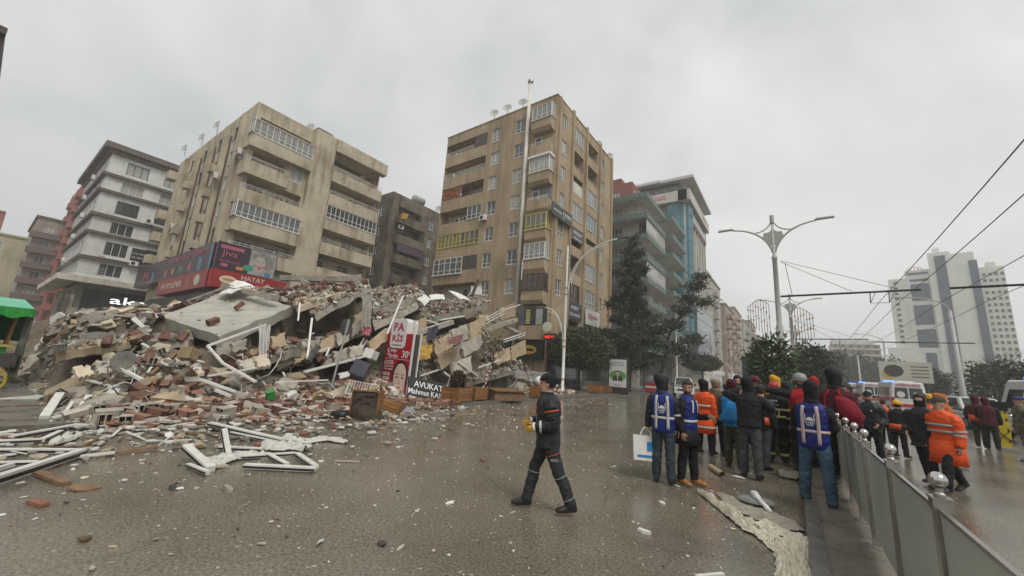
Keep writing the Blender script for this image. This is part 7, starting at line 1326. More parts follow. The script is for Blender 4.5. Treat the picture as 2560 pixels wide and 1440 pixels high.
def wrap_text(P, tx, mat, x, z, w, h, back=True, name="lettering"):
    me = text_mesh(tx, mat, .0, .01); vs = [tuple(v.co) for v in me.vertices]; fs = [tuple(p.vertices) for p in me.polygons]; mb = MB(); sg = -1 if back else 1
    mb.add([surf(P, x + sg * vx * w, z + vz * h, back, .026) for vx, vz, _ in vs], fs); return P['child'](mb, name, mat, False)
def wrap_poly(P, pts, mat, back=True, name="emblem", off=.026): mb = MB(); mb.poly([surf(P, x, z, back, off) for x, z in pts]); return P['child'](mb, name, mat, False)
def limb_band(P, side, seg, t, w, mat, r, name="reflective_strip"):
    if seg == 'leg': hip, kne, ank, _, _ = P['J'][side]; up = Vector((0, 0, P['pz'])); a, b = kne + up, ank + up
    elif seg == 'thigh': hip, kne, ank, _, _ = P['J'][side]; up = Vector((0, 0, P['pz'])); a, b = hip + up, kne + up
    else: wv, f, sh, el = P['wr'][side]; a, b = (sh, el) if seg == 'upper' else (el, wv)
    c = a.lerp(b, t); d = (b - a).normalized(); mb = MB(); mb.tube([c - d * w / 2, c + d * w / 2], r, 16, caps=False); return P['child'](mb, name, mat)
def relief_vest(P, refl=REFL):
    pz = P['pz']; zc = pz + .15
    for s in (1, -1): ribbon(P, [(s * .085, pz + .53), (s * .1, pz + .4), (s * .1, zc), (s * .1, pz - .04)], .045, refl); ribbon(P, [(s * .1, pz + .5), (s * .1, zc), (s * .1, pz - .04)], .045, refl, False)
    ring_band(P, zc - .022, zc + .022, refl)
    ex, ez = 0.0, pz + .31; W_ = LET_W
    for s in (1, -1): wrap_poly(P, [(ex + s * .052, ez - .01), (ex + s * .066, ez + .0), (ex + s * .06, ez + .07), (ex + s * .07, ez + .12), (ex + s * .052, ez + .08)][::-s], W_)
    wrap_poly(P, [(ex + .045 * math.cos(a), ez + .0 + .055 * math.sin(a)) for a in [math.pi * i / 12 for i in range(13)]][::-1], W_); wrap_text(P, "ISLAMIC", W_, ex, ez - .028, .13, .032); wrap_text(P, "RELIEF", W_, ex, ez - .066, .085, .026)
def at(px, py, z=0.0): g = G(px, py, z); return (g.x, g.y)
def hd(px, py, y): g = AY(px, py, y); return (g.x, g.y), g.z
# -- rescuer walking across the road
AC = ((.22, .25, -1), (-.15, -1, -.18)); P = person("rescuer in dark uniform and black beanie striding left, yellow gloves in hand", (-2.62, 4.62), -84, 1.665, CHAR, BLK2, CHAR, BOOT, .042, .86, ll=(-20, 5), rl=(22, 10), la=((.12, .22, -1), (-.12, -1, -.1)), ra=((-.12, .1, -1), (.15, -1, 0)), lean=.03, head=(-6, 2), wear='beanie', wmat=BLKC, vox=.0098, hands=GLOV, rh=True)
mb = MB(); vs, fs = loft([(Vector((0, .0, -.21)), .115, .105), (Vector((0, .0, -.15)), .1, .1), (Vector((0, -.004, -.105)), .082, .09)], 22); mb.add([P['RM'] @ (Vector(v) * (1 + .06 * noise.noise(Vector(v) * 20))) for v in vs], fs[:-2]); P['child'](mb, "neck_gaiter", BLKC).modifiers.new("solid", 'SOLIDIFY').thickness = .012; limb_band(P, 'l', 'fore', .72, .03, REFL, .082); limb_band(P, 'r', 'fore', .72, .03, REFL, .082); limb_band(P, 'l', 'leg', .1, .007, REFL, .088); limb_band(P, 'r', 'leg', .1, .007, REFL, .088); limb_band(P, 'l', 'leg', .78, .007, REFL, .08)
for s in (1, -1): ribbon(P, [(s * .05, P['pz'] + .42), (s * .12, P['pz'] + .40)], .022, VNECK, False, "orange_piping"); ribbon(P, [(s * .06, P['pz'] + .53), (s * .13, P['pz'] + .44), (s * .15, P['pz'] + .34)], .012, VNECK, True, "orange_piping"); ribbon(P, [(s * .15, P['pz'] + .34), (s * .08, P['pz'] + .30)], .012, VNECK, False, "orange_piping")
limb_band(P, 'l', 'upper', .3, .016, VNECK, .104, "orange_piping"); limb_band(P, 'l', 'thigh', .42, .008, VNECK, .106, "orange_piping"); 
hip, kne, ank, _, _ = P['J']['l']; c = hip.lerp(kne, .56) + Vector((.108, -.01, P['pz'])); m = text_mesh("AFAD", REFL, .0); mb = MB(); mb.add([(c.x, c.y + v.co.x * .1, c.z + v.co.y * .035) for v in m.vertices], [tuple(p.vertices) for p in m.polygons]); P['child'](mb, "lettering", REFL, False)
for nm_ in ('l', 'r'): limb_band(P, nm_, 'fore', 1.04, .05, WHITE_P, .06, "glove_cuff")
# -- aid workers in blue vests
P = person("aid worker seen from behind in blue vest and black hood, carrying a white bag", at(1660, 1208), 172, 1.745, NAVYV, BLK2, DJEAN, BOOT, .02, .86, la=((.2, .02, -1), (.1, -.1, -1)), head=(-55, 4), wear='hood', wmat=BLK2, vox=.0108, sole=SOLE, ll=(3, 4), rl=(-3, 3)); relief_vest(P)
limb_band(P, 'r', 'upper', .95, .03, REFL, .07)
P = person("bearded man in long black coat and blue vest turning his head, tan shoes", at(1722, 1212), 62, 1.70, NAVYV, BLKC, BLKC, TANS, .02, .70, head=(-62, 4), wear='hair', beard=True, vox=.0108, sole=SOLE, skin=SKIN2, ll=(5, 4), rl=(-4, 2)); ring_band(P, P['pz'] + .13, P['pz'] + .175, REFL)
for s in (1, -1): ribbon(P, [(s * .07, P['pz'] + .52), (s * .09, P['pz'] + .3)], .04, REFL, False)
mb = MB(); pz = P['pz']; vs, fs = loft([(Vector((0, 0, pz - .26)), .245, .2), (Vector((0, 0, pz - .1)), .225, .172), (Vector((0, 0, pz + .0)), .212, .158)], 28, 2.5); mb.add(vs, fs); P['child'](mb, "coat_skirt", BLKC)
P = person("aid worker in blue vest and jeans with his back turned, beside the glass fence", at(2050, 1268, .06), 168, 1.72, NAVYV, BLKC, JEAN, BOOT, .025, .86, la=((.2, -.3, -1), (-.1, -1, .15)), ra=((-.2, -.3, -1), (.1, -1, .15)), head=(10, 6), wear='hood', wmat=BLKC, vox=.0108, sole=SOLE, splay=.13, ll=(4, 3), rl=(-6, 2), z0=.06, lh=False, rh=False); relief_vest(P, REFP)
# -- the crowd
def coat(P, hemz, mat, flare=.05): mb = MB(); pz = P['pz']; a, b = P['trad'](pz + .02); vs, fs = loft([(Vector((0, 0, hemz)), a + flare + .02, b + flare + .03), (Vector((0, 0, (hemz + pz) / 2)), a + flare * .6 + .012, b + flare * .7 + .018), (Vector((0, 0, pz + .05)), a + .012, b + .014)], 30, 2.4); vs = [Vector(v) + Vector((v[0], v[1], 0)).normalized() * .014 * noise.noise(Vector((v[0] * 9, v[1] * 9, v[2] * 3))) for v in vs]; mb.add(vs, fs); return P['child'](mb, "coat_skirt", mat)
P = person("person in long orange raincoat and black hood, back half turned, nearest the vest wearers", at(1765, 1136), 150, 1.70, ORG, ORG, BLKC, BOOT, .035, .80, head=(-10, 4), wear='hood', wmat=BLKC, la=((.2, -.1, -1), (-.05, -.6, -1)), vox=.012, lh=False); coat(P, .52, ORG, .03); ring_band(P, P['pz'] + .22, P['pz'] + .27, REFL, extra=.022); mb = MB()
a, b = P['trad'](P['pz']); vs, fs = loft([(Vector((0, 0, .66)), a + .058, b + .066), (Vector((0, 0, .705)), a + .054, b + .062)], 30, 2.4); mb.add(vs, fs[:-2]); P['child'](mb, "reflective_strip", REFL)
person("slim person in dark jacket right behind the orange raincoat", at(1796, 1140), 178, 1.74, BRNC, BRNC, BLKC, BOOT, .02, .84, wear='beanie', wmat=BEIGC, head=(10, 0))
P = person("person in maroon hood with a blue drawstring cape over olive trousers", at(1838, 1172), 170, 1.74, BLUC, OLV_, OLV_, BOOT, .025, .88, wear='hood', wmat=MAR, la=((.25, -.3, -1), (-.4, -.7, -1)), lh=False, rh=False)
mb = MB(); vs, fs = loft([(Vector((.05, .17, P['pz'] + .0)), .16, .05), (Vector((.06, .19, P['pz'] + .08)), .17, .06), (Vector((.0, .18, P['pz'] + .28)), .13, .05), (Vector((-.04, .15, P['pz'] + .45)), .1, .03)], 18); mb.add([Vector(v) * 1 + Vector((0, .02 * noise.noise(Vector(v) * 14), 0)) for v in vs], fs); P['child'](mb, "blue_bag", BLUC)
person("man in black jacket with his arm raised across his head, grey trousers and boots", at(1880, 1196), 172, 1.80, BLKC, BLKC, GREYT, BOOT, .03, .93, wear='hood', wmat=BLKC, la=((.7, -.5, .25), (-.9, -.4, .25)), ra=((-.4, -.5, -.4), (.3, -1, .3)), lh=False, rh=False, vox=.01085, lean=.05, ll=(6, 6), rl=(-5, 3))
P = person("person in dark jacket with orange side panel behind the raised arm, grey trousers", at(1912, 1175), 150, 1.70, BLK2, BLK2, GREYT, BOOT, .03, .84, wear='hair', sole=SOLE, ll=(8, 8), rl=(-10, 2), rh=False); ring_band(P, P['pz'] + .0, P['pz'] + .18, VNECK, "orange_panel", .01, 2.2, 3.3)
P = person("firefighter in black turnout gear with lime bands and a red helmet", at(1946, 1158), 172, 1.76, BLKC, BLKC, BLKC, BOOT, .045, .80, wear='helmet', wmat=HELR, skin=SKIN2)
for z in (.08, .24): ring_band(P, P['pz'] + z, P['pz'] + z + .05, REFY, extra=.02)
for s in (1, -1): ribbon(P, [(s * .1, P['pz'] + .08), (s * .1, P['pz'] + .27)], .04, REFY)
for sd in ('l', 'r'): limb_band(P, sd, 'upper', .75, .05, REFY, .098); limb_band(P, sd, 'fore', .4, .045, REFY, .092); limb_band(P, sd, 'leg', .74, .05, REFY, .084)
wrap_text(P, "URFA", LET_W, 0, P['pz'] + .46, .2, .045); wrap_text(P, "İTFAİYE", LET_W, 0, P['pz'] + .38, .22, .04)
mb = MB(); vs, fs = loft([((0, .03, -.12), .1, .1), ((0, .025, -.04), .095, .105), ((0, .02, .03), .1, .115)], 16); mb.add([P['RM'] @ Vector(v) for v in vs], fs[:-2]); P['child'](mb, "neck_flap", WHITE_P)
person("onlooker in a black peaked hood facing the camera, behind the crowd", *(lambda q: (q[0], 8, q[1]))(hd(1843, 942, 12.6)), BLKC, BLKC, BLKC, BOOT, .03, .84, wear='hood', wmat=BLKC, beard=True, lh=False, rh=False, skin=SKIN2)
person("short haired boy's head showing between the blue cape and the black jacket", *(lambda q: (q[0], 70, q[1]))(hd(1846, 966, 10.9)), CHAR, CHAR, BLKC, BOOT, .01, .84, wear='hair', lh=False, rh=False, skin=SKIN2)
person("rescuer in a dark red helmet at the back of the crowd", *(lambda q: (q[0], 20, q[1]))(hd(1886, 944, 13.0)), BLKC, BLKC, BLKC, BOOT, .03, .84, wear='helmet', wmat=cloth("dark_red_helmet", (.07, .008, .012), rough=.3), lh=False, rh=False)
person("rescuer in a yellow hooded jacket standing behind the firefighter", *(lambda q: (q[0], 160, q[1]))(hd(1938, 944, 12.6)), YELC, BLKC, BLKC, BOOT, .04, .84, wear='hood', wmat=YELC, lh=False, rh=False)
person("bearded rescuer in a grey helmet and red vest pointing ahead", *(lambda q: (q[0], 12, q[1]))(hd(1998, 938, 10.8)), REDC, BLKC, BLKC, BOOT, .03, .84, wear='helmet', wmat=HELG, beard=True, skin=SKIN2, ra=((-1, -.35, .15), (-1, -.4, .2)), lh=False)
person("person in a red knitted cap behind the blue vest worker", *(lambda q: (q[0], 150, q[1]))(hd(2032, 944, 11.6)), BLKC, BLKC, BLKC, BOOT, .03, .84, wear='beanie', wmat=REDC, lh=False, rh=False)
P = person("tall person in black hood and maroon jacket with a red pack beside the fence", *(lambda q: (q[0], 165, q[1]))(hd(2086, 944, 9.6)), MAR, MAR, BLKC, BRNC, .03, .84, wear='hood', wmat=BLKC, lh=False, rh=False, z0=.1)
for s in (1, -1): ribbon(P, [(s * .06, P['pz'] + .56), (s * .12, P['pz'] + .42), (s * .13, P['pz'] + .2)], .03, REDC, True, "red_strap")
mb = MB(); vs, fs = loft([(Vector((-.2, .1, P['pz'] + .02)), .12, .1), (Vector((-.22, .14, P['pz'] + .16)), .17, .13), (Vector((-.14, .15, P['pz'] + .38)), .13, .1), (Vector((-.08, .13, P['pz'] + .46)), .06, .05)], 18); mb.add([Vector(v) + Vector(v).normalized() * .012 * noise.noise(Vector(v) * 12) for v in vs], fs); P['child'](mb, "red_pack", cloth("red_pack", (.17, .012, .022)))
person("young bareheaded man with dark hair looking left behind the fence", *(lambda q: (q[0], -62, q[1]))(hd(2117, 962, 13.2)), BLK2, BLK2, BLKC, BOOT, .03, .84, wear='hair', lh=False, rh=False, skin=SKIN_)
P = person("police officer in black uniform and cap behind the fence posts", *(lambda q: (q[0], -10, q[1]))(hd(2168, 980, 13.0)), BLK2, BLK2, BLKC, BOOT, .045, .84, wear='cap', wmat=BLKC, beard=True, skin=SKIN2); wrap_poly(P, [(.07 + .018 * math.cos(a), P['pz'] + .4 + .022 * math.sin(a)) for a in [i * .6 for i in range(10)]], REFL, False, "badge")
P = person("worker in a yellow hard hat with orange hip panels, back turned by the ambulance", *(lambda q: (q[0], 150, q[1]))(hd(2236, 1003, 15.5)), BLKC, MAR, BLKC, BOOT, .03, .8, wear='helmet', wmat=HELY, lh=False, rh=False, lean=.12); ring_band(P, P['pz'] - .06, P['pz'] + .12, VNECK, "orange_panel", .018)
P = person("man in black jacket, hood and face mask walking behind the fence", *(lambda q: (q[0], -28, q[1]))(hd(2298, 988, 11.4)), BLK2, BLK2, BLKC, BOOT, .055, .78, wear='hood', wmat=BLK2, mask=BLKC, vox=.0108, ll=(14, 10), rl=(-14, 6), lh=False)
P = person("man in long orange raincoat with grey bands and a dark cap, stepping along the road", at(2385, 1232), -38, 1.70, ORG, ORG, BLKC, BOOT, .05, .80, wear='cap', wmat=OLV_, skin=SKIN2, vox=.0108, ll=(26, 14), rl=(-22, 12), head=(-8, 0), lean=.04); coat(P, .52, ORG, .025)
for z in (.20, .32): ring_band(P, P['pz'] + z, P['pz'] + z + .045, GREY_P, extra=.02)
for sd in ('l', 'r'): limb_band(P, sd, 'upper', .82, .035, GREY_P, .108); limb_band(P, sd, 'fore', .12, .035, GREY_P, .1)
person("worker in a rust orange hooded jacket behind the dark capped man", *(lambda q: (q[0], 120, q[1]))(hd(2352, 988, 15.2)), RUST, RUST, BLKC, BOOT, .04, .8, wear='hood', wmat=RUST, lh=False, rh=False)
person("worker in a yellow hard hat and orange vest half hidden behind the masked man", *(lambda q: (q[0], 30, q[1]))(hd(2322, 988, 16.0)), VNECK, BLKC, BLKC, BOOT, .03, .8, wear='helmet', wmat=HELY, lh=False, rh=False)
P = person("person in maroon jacket and hood with an orange waist, by the yellow stretcher", *(lambda q: (q[0], 160, q[1]))(hd(2436, 992, 21.8)), MAR, MAR, OLV_, BOOT, .04, .84, wear='hood', wmat=MAR, lh=False, rh=False); ring_band(P, P['pz'] + .0, P['pz'] + .2, VNECK, "orange_panel", .02)
person("second person in dark maroon hood standing close beside the first", *(lambda q: (q[0], 175, q[1]))(hd(2462, 996, 21.3)), MAR, BLKC, BLKC, BOOT, .04, .84, wear='hood', wmat=MAR, lh=False, rh=False)
person("soldier in camouflage uniform and blue beret at the right edge", *(lambda q: (q[0], -60, q[1]))(hd(2546, 992, 18.6)), CAMO, CAMO, CAMO, BOOT, .03, .84, wear='beret', wmat=cloth("beret_blue", (.03, .05, .14)), skin=SKIN2, ll=(8, 4), rl=(-8, 4))

person("rescuer in a pale grey helmet behind the orange raincoat", *(lambda q: (q[0], 150, q[1]))(hd(1786, 948, 12.2)), BRNC, BRNC, BLKC, BOOT, .03, .84, wear='helmet', wmat=HELG, lh=False, rh=False)
person("dark jacketed onlooker deep in the crowd, left of the peaked hood", *(lambda q: (q[0], 175, q[1]))(hd(1815, 960, 13.4)), BLKC, BLKC, CHAR, BOOT, .03, .84, wear='hair', lh=False, rh=False)
person("dark jacketed person in a navy hood just right of the yellow hood", *(lambda q: (q[0], 165, q[1]))(hd(1966, 958, 11.9)), CHAR, CHAR, BLKC, BOOT, .03, .84, wear='hood', wmat=CHAR, lh=False, rh=False)
person("officer in black with a pale badge standing behind the bareheaded young man", *(lambda q: (q[0], -20, q[1]))(hd(2140, 985, 15.0)), BLK2, BLK2, BLKC, BOOT, .04, .84, wear='cap', wmat=BLKC, lh=False, rh=False, skin=SKIN2)
P = person("worker in dark clothes with an orange vest far behind the police officer", *(lambda q: (q[0], 170, q[1]))(hd(2206, 1000, 18.5)), VNECK, BLKC, BLKC, BOOT, .03, .84, wear='beanie', wmat=MAR, lh=False, rh=False)
# ------------------------------------------------------------------ things thrown out over the road
def gbar(m, a, b, w=.07, h=.05, za=.05, zb=None, mi=0): m.bar(G(a[0], a[1], za), G(b[0], b[1], za if zb is None else zb), w, h, mi); return m
def frame_thing(label, bars, name="window_frame"):
    c = G(*bars[0][0]); r = empty(name, (c.x, c.y, 0), label, "window frame", "torn out window frames"); o_ = Vector((c.x, c.y, 0))
    for a, b, w, h, za, zb in bars:
        m = MB(); A, B = G(a[0], a[1], za) - o_, G(b[0], b[1], zb) - o_; m.bar(A, B, w, h); d = (B - A).normalized(); m.build("frame_bar", WHP, r)
        k = MB(); s_ = d.cross(Vector((0, 0, 1))).normalized() * w * .5; k.bar(A + s_ + Vector((0, 0, -h * .1)), B + s_ + Vector((0, 0, -h * .1)), .008, h * .5); k.build("rubber_seal", BLACK_P, r)
    return r
frame_thing("large white window frame lying at the left edge of the road", [((-40, 1209), (206, 1130), .09, .1, .1, .08), ((-40, 1126), (206, 1127), .08, .06, .06, .06), ((-40, 1160), (95, 1156), .06, .05, .05, .05), ((-40, 1150), (36, 1138), .06, .05, .05, .05), ((30, 1162), (-20, 1176), .06, .05, .05, .05)])
frame_thing("bent white window frame behind the large one at the left edge", [((28, 1094), (196, 1063), .08, .07, .08, .1), ((-30, 1106), (105, 1100), .07, .06, .06, .06), ((105, 1100), (152, 1079), .07, .06, .06, .06), ((-30, 1094), (30, 1086), .06, .05, .05, .05)])
frame_thing("small white casement frame lying farther back on the left", [((80, 1071), (136, 1049), .06, .05, .05, .05), ((80, 1071), (160, 1067), .06, .05, .05, .05), ((110, 1070), (135, 1053), .05, .05, .05, .05), ((100, 1052), (165, 1048), .06, .05, .05, .05)])
frame_thing("broken white window frame with torn netting in the middle of the left foreground", [((524, 1059), (708, 1101), .1, .07, .16, .08), ((577, 1082), (700, 1107), .06, .05, .08, .05), ((559, 1073), (571, 1140), .08, .06, .42, .04), ((464, 1117), (527, 1173), .11, .08, .2, .05), ((513, 1148), (738, 1134), .07, .05, .05, .05), ((612, 1164), (790, 1173), .09, .06, .06, .06), ((668, 1135), (718, 1162), .07, .05, .06, .05), ((742, 1135), (790, 1168), .08, .06, .06, .06), ((548, 1119), (656, 1124), .08, .06, .06, .06), ((470, 1162), (520, 1182), .06, .05, .05, .05)])
def crumple(name, label, cat, path, mat, amp=.05, n=46, mcols=14, seed=0, freq=9.0, z0=.02, kind=None, group=None):
    """a length of cloth along surveyed ground points (px, py, width)"""
    pts = [(G(x, y), w) for x, y, w in path]; m = MB(); rows = []
    for i in range(n + 1):
        t = i / n * (len(pts) - 1); k = min(int(t), len(pts) - 2); q = t - k; c = pts[k][0].lerp(pts[k + 1][0], q); w = pts[k][1] + (pts[k + 1][1] - pts[k][1]) * q; d = (pts[k + 1][0] - pts[k][0]).normalized(); s_ = Vector((-d.y, d.x, 0)); e = w * (1 + .25 * noise.noise(Vector((i * .3, seed, 0))))
        for j in range(mcols + 1):
            u = j / mcols - .5; p = c + s_ * u * e + d * .05 * noise.noise(Vector((u * 4, i * .2, seed))); fz = noise.noise(Vector((p.x * freq * .5 + seed, p.y * freq * .5, 2))) + .7 * noise.noise(Vector((p.x * freq * 1.6, p.y * freq * 1.6 + seed, 5))) + .6 * abs(math.sin(u * 26 + 3 * noise.noise(Vector((i * .15, u * 3, seed)))))
            m.v.append((p.x, p.y, z0 + amp * max(0, fz * .6 + .25) * (1 - (2 * abs(u)) ** 6 * .8)))
    m.f = [(i * (mcols + 1) + j, (i + 1) * (mcols + 1) + j, (i + 1) * (mcols + 1) + j + 1, i * (mcols + 1) + j + 1) for i in range(n) for j in range(mcols)]; m.m = [0] * len(m.f); o = m.build(name, mat, None, True); return tag(o, label, cat, group, kind)
LACE = M("cream_lace", (.48, .44, .34), (.66, .61, .50), scale=14, rough=.8, bump=.6, bscale=60); LACE2 = M("wet_net_curtain", (.28, .25, .19), (.40, .365, .29), scale=10, rough=.6, trans=.15, bump=.4, bscale=50); NETW = M("torn_netting", (.48, .46, .41), (.60, .58, .53), scale=9, rough=.7, bump=.4)
crumple("net_curtain", "wet transparent strip of net curtain spread beside the lace", "curtain", [(1800, 1238, .1), (1860, 1268, .5), (1930, 1300, .55), (1975, 1330, .4)], LACE2, .035, 60, 26, 3, 9, .012)
crumple("lace_curtain", "long crumpled cream lace curtain lying on the road by the kerb", "curtain", [(1752, 1234, .1), (1800, 1268, .16), (1850, 1306, .2), (1890, 1332, .3), (1945, 1340, .62), (1975, 1368, .55), (1990, 1400, .36), (1992, 1432, .34), (1996, 1490, .32)], LACE, .12, 130, 40, 8, 9, .012)
crumple("netting", "white netting trailing off the broken window frame", "netting", [(706, 1099, .2), (760, 1108, .3), (820, 1100, .3), (868, 1110, .16)], NETW, .09, 40, 12, 2); crumple("netting", "tangle of pale netting across the front of the broken window frame", "netting", [(522, 1170, .25), (565, 1150, .4), (620, 1145, .25), (655, 1140, .15)], NETW, .13, 36, 12, 5)
crumple("white_cloth", "bunched white cloth inside the broken window frame", "cloth", [(660, 1122, .2), (700, 1126, .35), (740, 1122, .3), (770, 1132, .2)], NETW, .16, 30, 12, 9); crumple("pink_towel", "pink and white patterned towel on the debris edge", "towel", [(520, 1048, .4), (560, 1050, .6), (592, 1048, .4)], M("pink_print", (.45, .16, .18), (.6, .5, .47), scale=9, rough=.8), .14, 24, 12, 4)
crumple("grey_cloth", "grey crumpled cloth beside the pink towel", "cloth", [(600, 1053, .3), (640, 1052, .4), (668, 1052, .2)], M("grey_cloth", (.24, .24, .25), (.36, .36, .37), scale=6, rough=.8), .14, 20, 10, 6); crumple("white_rag", "knotted white cloth end near the left window frame", "cloth", [(125, 1118, .12), (165, 1104, .2), (182, 1092, .25)], NETW, .12, 20, 10, 12)
crumple("canvas", "muddy canvas lying at the feet of the blue vest worker", "canvas", [(1945, 1190, .25), (1985, 1196, .5), (2010, 1204, .35)], M("muddy_canvas", (.13, .115, .085), (.2, .175, .13), scale=5, rough=.7), .12, 20, 12, 14)
# dish with a stem, cardboard tube, odd pieces
r = empty("plastic_tray", (G(1890, 1262).x, G(1890, 1262).y, .03), "round clear plastic tray with a white handle lying on the net curtain", "tray"); m = MB(); m.lathe([(.02, .01), (.2, .012), (.235, .03), (.24, .034), (.236, .036), (.2, .02), (.02, .016)], n=30); m.build("tray", M("clear_plastic", (.45, .45, .44), rough=.15, trans=.5), r, True)
m = MB(); A, B = G(1886, 1236, .08) - r.location, G(1925, 1278, .05) - r.location; m.tube([A, A.lerp(B, .2), A.lerp(B, .3), A.lerp(B, .75), B], [.05, .052, .028, .034, .03], 12); m.build("handle", WHITE_P, r, True); m = MB(); m.lathe([(.02, -.04), (.05, -.035), (.055, .02), (.04, .045), (.01, .05)], tuple(A), 14); m.build("head", WHITE_P, r, True)
m = MB(); A, B = G(1776, 1166, .05), G(1806, 1186, .05); n = 14; c_ = (A + B) / 2; m.tube([A - c_, B - c_], .05, 14, caps=False); m.tube([A - c_, B - c_], .042, 14, caps=False); m.tube([A - c_, B - c_ - (B - A) * .35], .041, 14, 1); tag(m.build("cardboard_tube", [M("cardboard", (.36, .27, .16), (.43, .33, .21), scale=6, rough=.8), BRKD], None, True, loc=c_), "short cardboard tube lying on the wet road near the crowd", "tube")
def piece(name, label, cat, px, py, vf, mat, s, rot=(0, 0, 0), z=.02): m = MB(); m.add(*vf); o = m.build(name, mat, None, loc=G(px, py, z), rot=rot); o.scale = s if isinstance(s, tuple) else (s, s, s); return tag(o, label, cat, "single scraps on the open road")
piece("dark_scrap", "twisted black plastic scrap on the open road, lower left", "scrap", 433, 1218, hull(14, 1, .4, .25, 91), DKD, .2); piece("dark_scrap", "black crumpled scrap near the bottom centre", "scrap", 955, 1358, hull(14, 1, .6, .4, 92), DKD, .1); piece("dark_scrap", "dark brown flake left of the bottom centre", "scrap", 212, 1345, SH[1], WOOD, .14)
piece("white_scrap", "pointed white plaster scrap on the road right of the walking man", "scrap", 1611, 1328, SH[2], WHB, (.2, .09, .3)); piece("white_scrap", "snapped white plastic bits at the bottom centre", "scrap", 800, 1355, hull(10, 1, .3, .25, 93), WHB, (.16, .16, .16), (0, 0, 2.2)); piece("white_scrap", "small white tile standing up by a stone near the debris edge", "scrap", 424, 1088, SH[3], WHB, (.2, .2, .5), (1.0, .2, .5), .08); piece("white_strip", "thin white strip at the bottom right of the road", "strip", 1775, 1438, STK[0], WHP, (.3, .6, .5), (0, 0, .9)); piece("white_scrap", "white shard near the left window frames", "scrap", 312, 1200, SH[5], WHB, .12); piece("tan_board", "thin tan board lying at the lower left", "board", 95, 1257, STK[0], TILE, (.26, 1.3, .8), (0, 0, .3)); piece("dark_plank", "splintered dark plank below the large window frame", "plank", 130, 1195, STK[0], WOOD, (.7, 1.6, 1.0), (0, .02, .25), .03); piece("cream_flake", "triangular cream flake near the bottom left", "scrap", 232, 1420, SH[4], PLAS, .09); piece("brown_offcut", "brown wood offcut right of the window frame netting", "offcut", 485, 1087, STK[0], WOOD, (.42, 1.6, 1.6), (0, 0, .5), .03); piece("wood_strip", "thin wooden strip on the open road beside the netting", "strip", 868, 1153, STK[0], PLAS, (.4, .5, .5), (0, 0, .75)); piece("orange_tile", "flat orange tile by the netting", "tile", 650, 1110, SH[6], TILE, (.24, .2, .3), (.1, .1, .2), .04); piece("orange_plank", "long orange board at the edge of the debris", "plank", 413, 1058, STK[0], TILE, (.9, 2.4, 1.6), (0, 0, .62), .05); piece("white_scrap", "folded white paper flyer between the bearded man and the tube", "paper", 1845, 1192, SH[0], WHB, (.3, .18, .1)); piece("metal_strip", "long steel strip on the ground in front of the crowd", "strip", 1935, 1182, STK[0], METAL_G, (1.5, .5, .5), (0, 0, .55)); piece("grey_shard", "curled grey shard in the centre left of the road", "scrap", 572, 1222, SH[7], CONC, (.3, .12, .4)); piece("broken_grating", "broken wooden slat piece below the dark plank", "slats", 215, 1218, SH[2], WOOD, (.4, .25, .2), (0, .1, 1))
# soft furnishings and fittings hanging out of the rubble
def drape(name, label, cat, cn, mat, X, folds=7, amp=.1):
    a, b, c, d = [AX(px, py, X + k) for (px, py), k in zip(cn, (0, 0, .25, .25))]; m = MB(); nu, nv = 26, 22
    for i in range(nu + 1):
        for j in range(nv + 1):
            u, v = i / nu, j / nv; p = a.lerp(b, u).lerp(d.lerp(c, u), v); m.v.append(tuple(p + Vector((amp * (math.sin(u * folds * 6.28 + 1.5 * noise.noise(Vector((u * 3, v * 3, X)))) + .6 * noise.noise(Vector((u * 6, v * 5, X)))) * (.5 + .5 * v), 0, .12 * noise.noise(Vector((u * 5, v, X)))))))
    m.f = [(i * (nv + 1) + j, (i + 1) * (nv + 1) + j, (i + 1) * (nv + 1) + j + 1, i * (nv + 1) + j + 1) for i in range(nu) for j in range(nv)]; m.m = [0] * len(m.f); return tag(m.build(name, mat, None, True), label, cat)
drape("curtain", "grey curtain hanging from a broken floor slab above the totem", "curtain", [(906, 732), (932, 736), (928, 818), (902, 816)], M("grey_curtain", (.27, .25, .22), (.35, .33, .29), scale=4, rough=.85), -14.6, 3, .07); drape("curtain", "long white curtain hanging below the pale slab", "curtain", [(648, 812), (677, 814), (670, 900), (646, 888)], M("white_curtain", (.48, .46, .44), (.58, .56, .53), scale=4, rough=.85), -14.9, 3, .08); drape("pink_blanket", "pink cloth caught below the grey curtain", "blanket", [(904, 816), (930, 816), (926, 838), (906, 836)], M("pink_cloth", (.42, .16, .18), (.3, .05, .07), scale=7, rough=.85), -14.4, 3, .08); drape("yellow_blanket", "mustard yellow blanket behind the red totem", "blanket", [(1034, 862), (1082, 862), (1076, 896), (1040, 900)], M("mustard_cloth", (.42, .26, .05), (.5, .33, .08), scale=5, rough=.85), -13.9, 2, .12); drape("dark_mattress", "dark blue bedding wedged between slabs right of the totem", "bedding", [(1070, 820), (1098, 812), (1090, 846), (1066, 852)], M("navy_bedding", (.03, .034, .045), (.05, .055, .07), scale=5, rough=.85), -14.0, 1, .08); drape("floral_cloth", "reddish patterned cloth hanging under the lower beam", "cloth", [(1116, 850), (1160, 836), (1152, 858), (1120, 862)], M("floral_cloth", (.13, .04, .04), (.22, .12, .1), scale=12, rough=.85), -13.7, 3, .08); drape("shop_awning", "torn grey shop awning sagging over the pavement by the tan building", "awning", [(1290, 925), (1370, 930), (1366, 960), (1285, 945)], M("grey_awning", (.18, .175, .16), (.26, .25, .23), scale=3, rough=.8), -14.6, 1, .1)
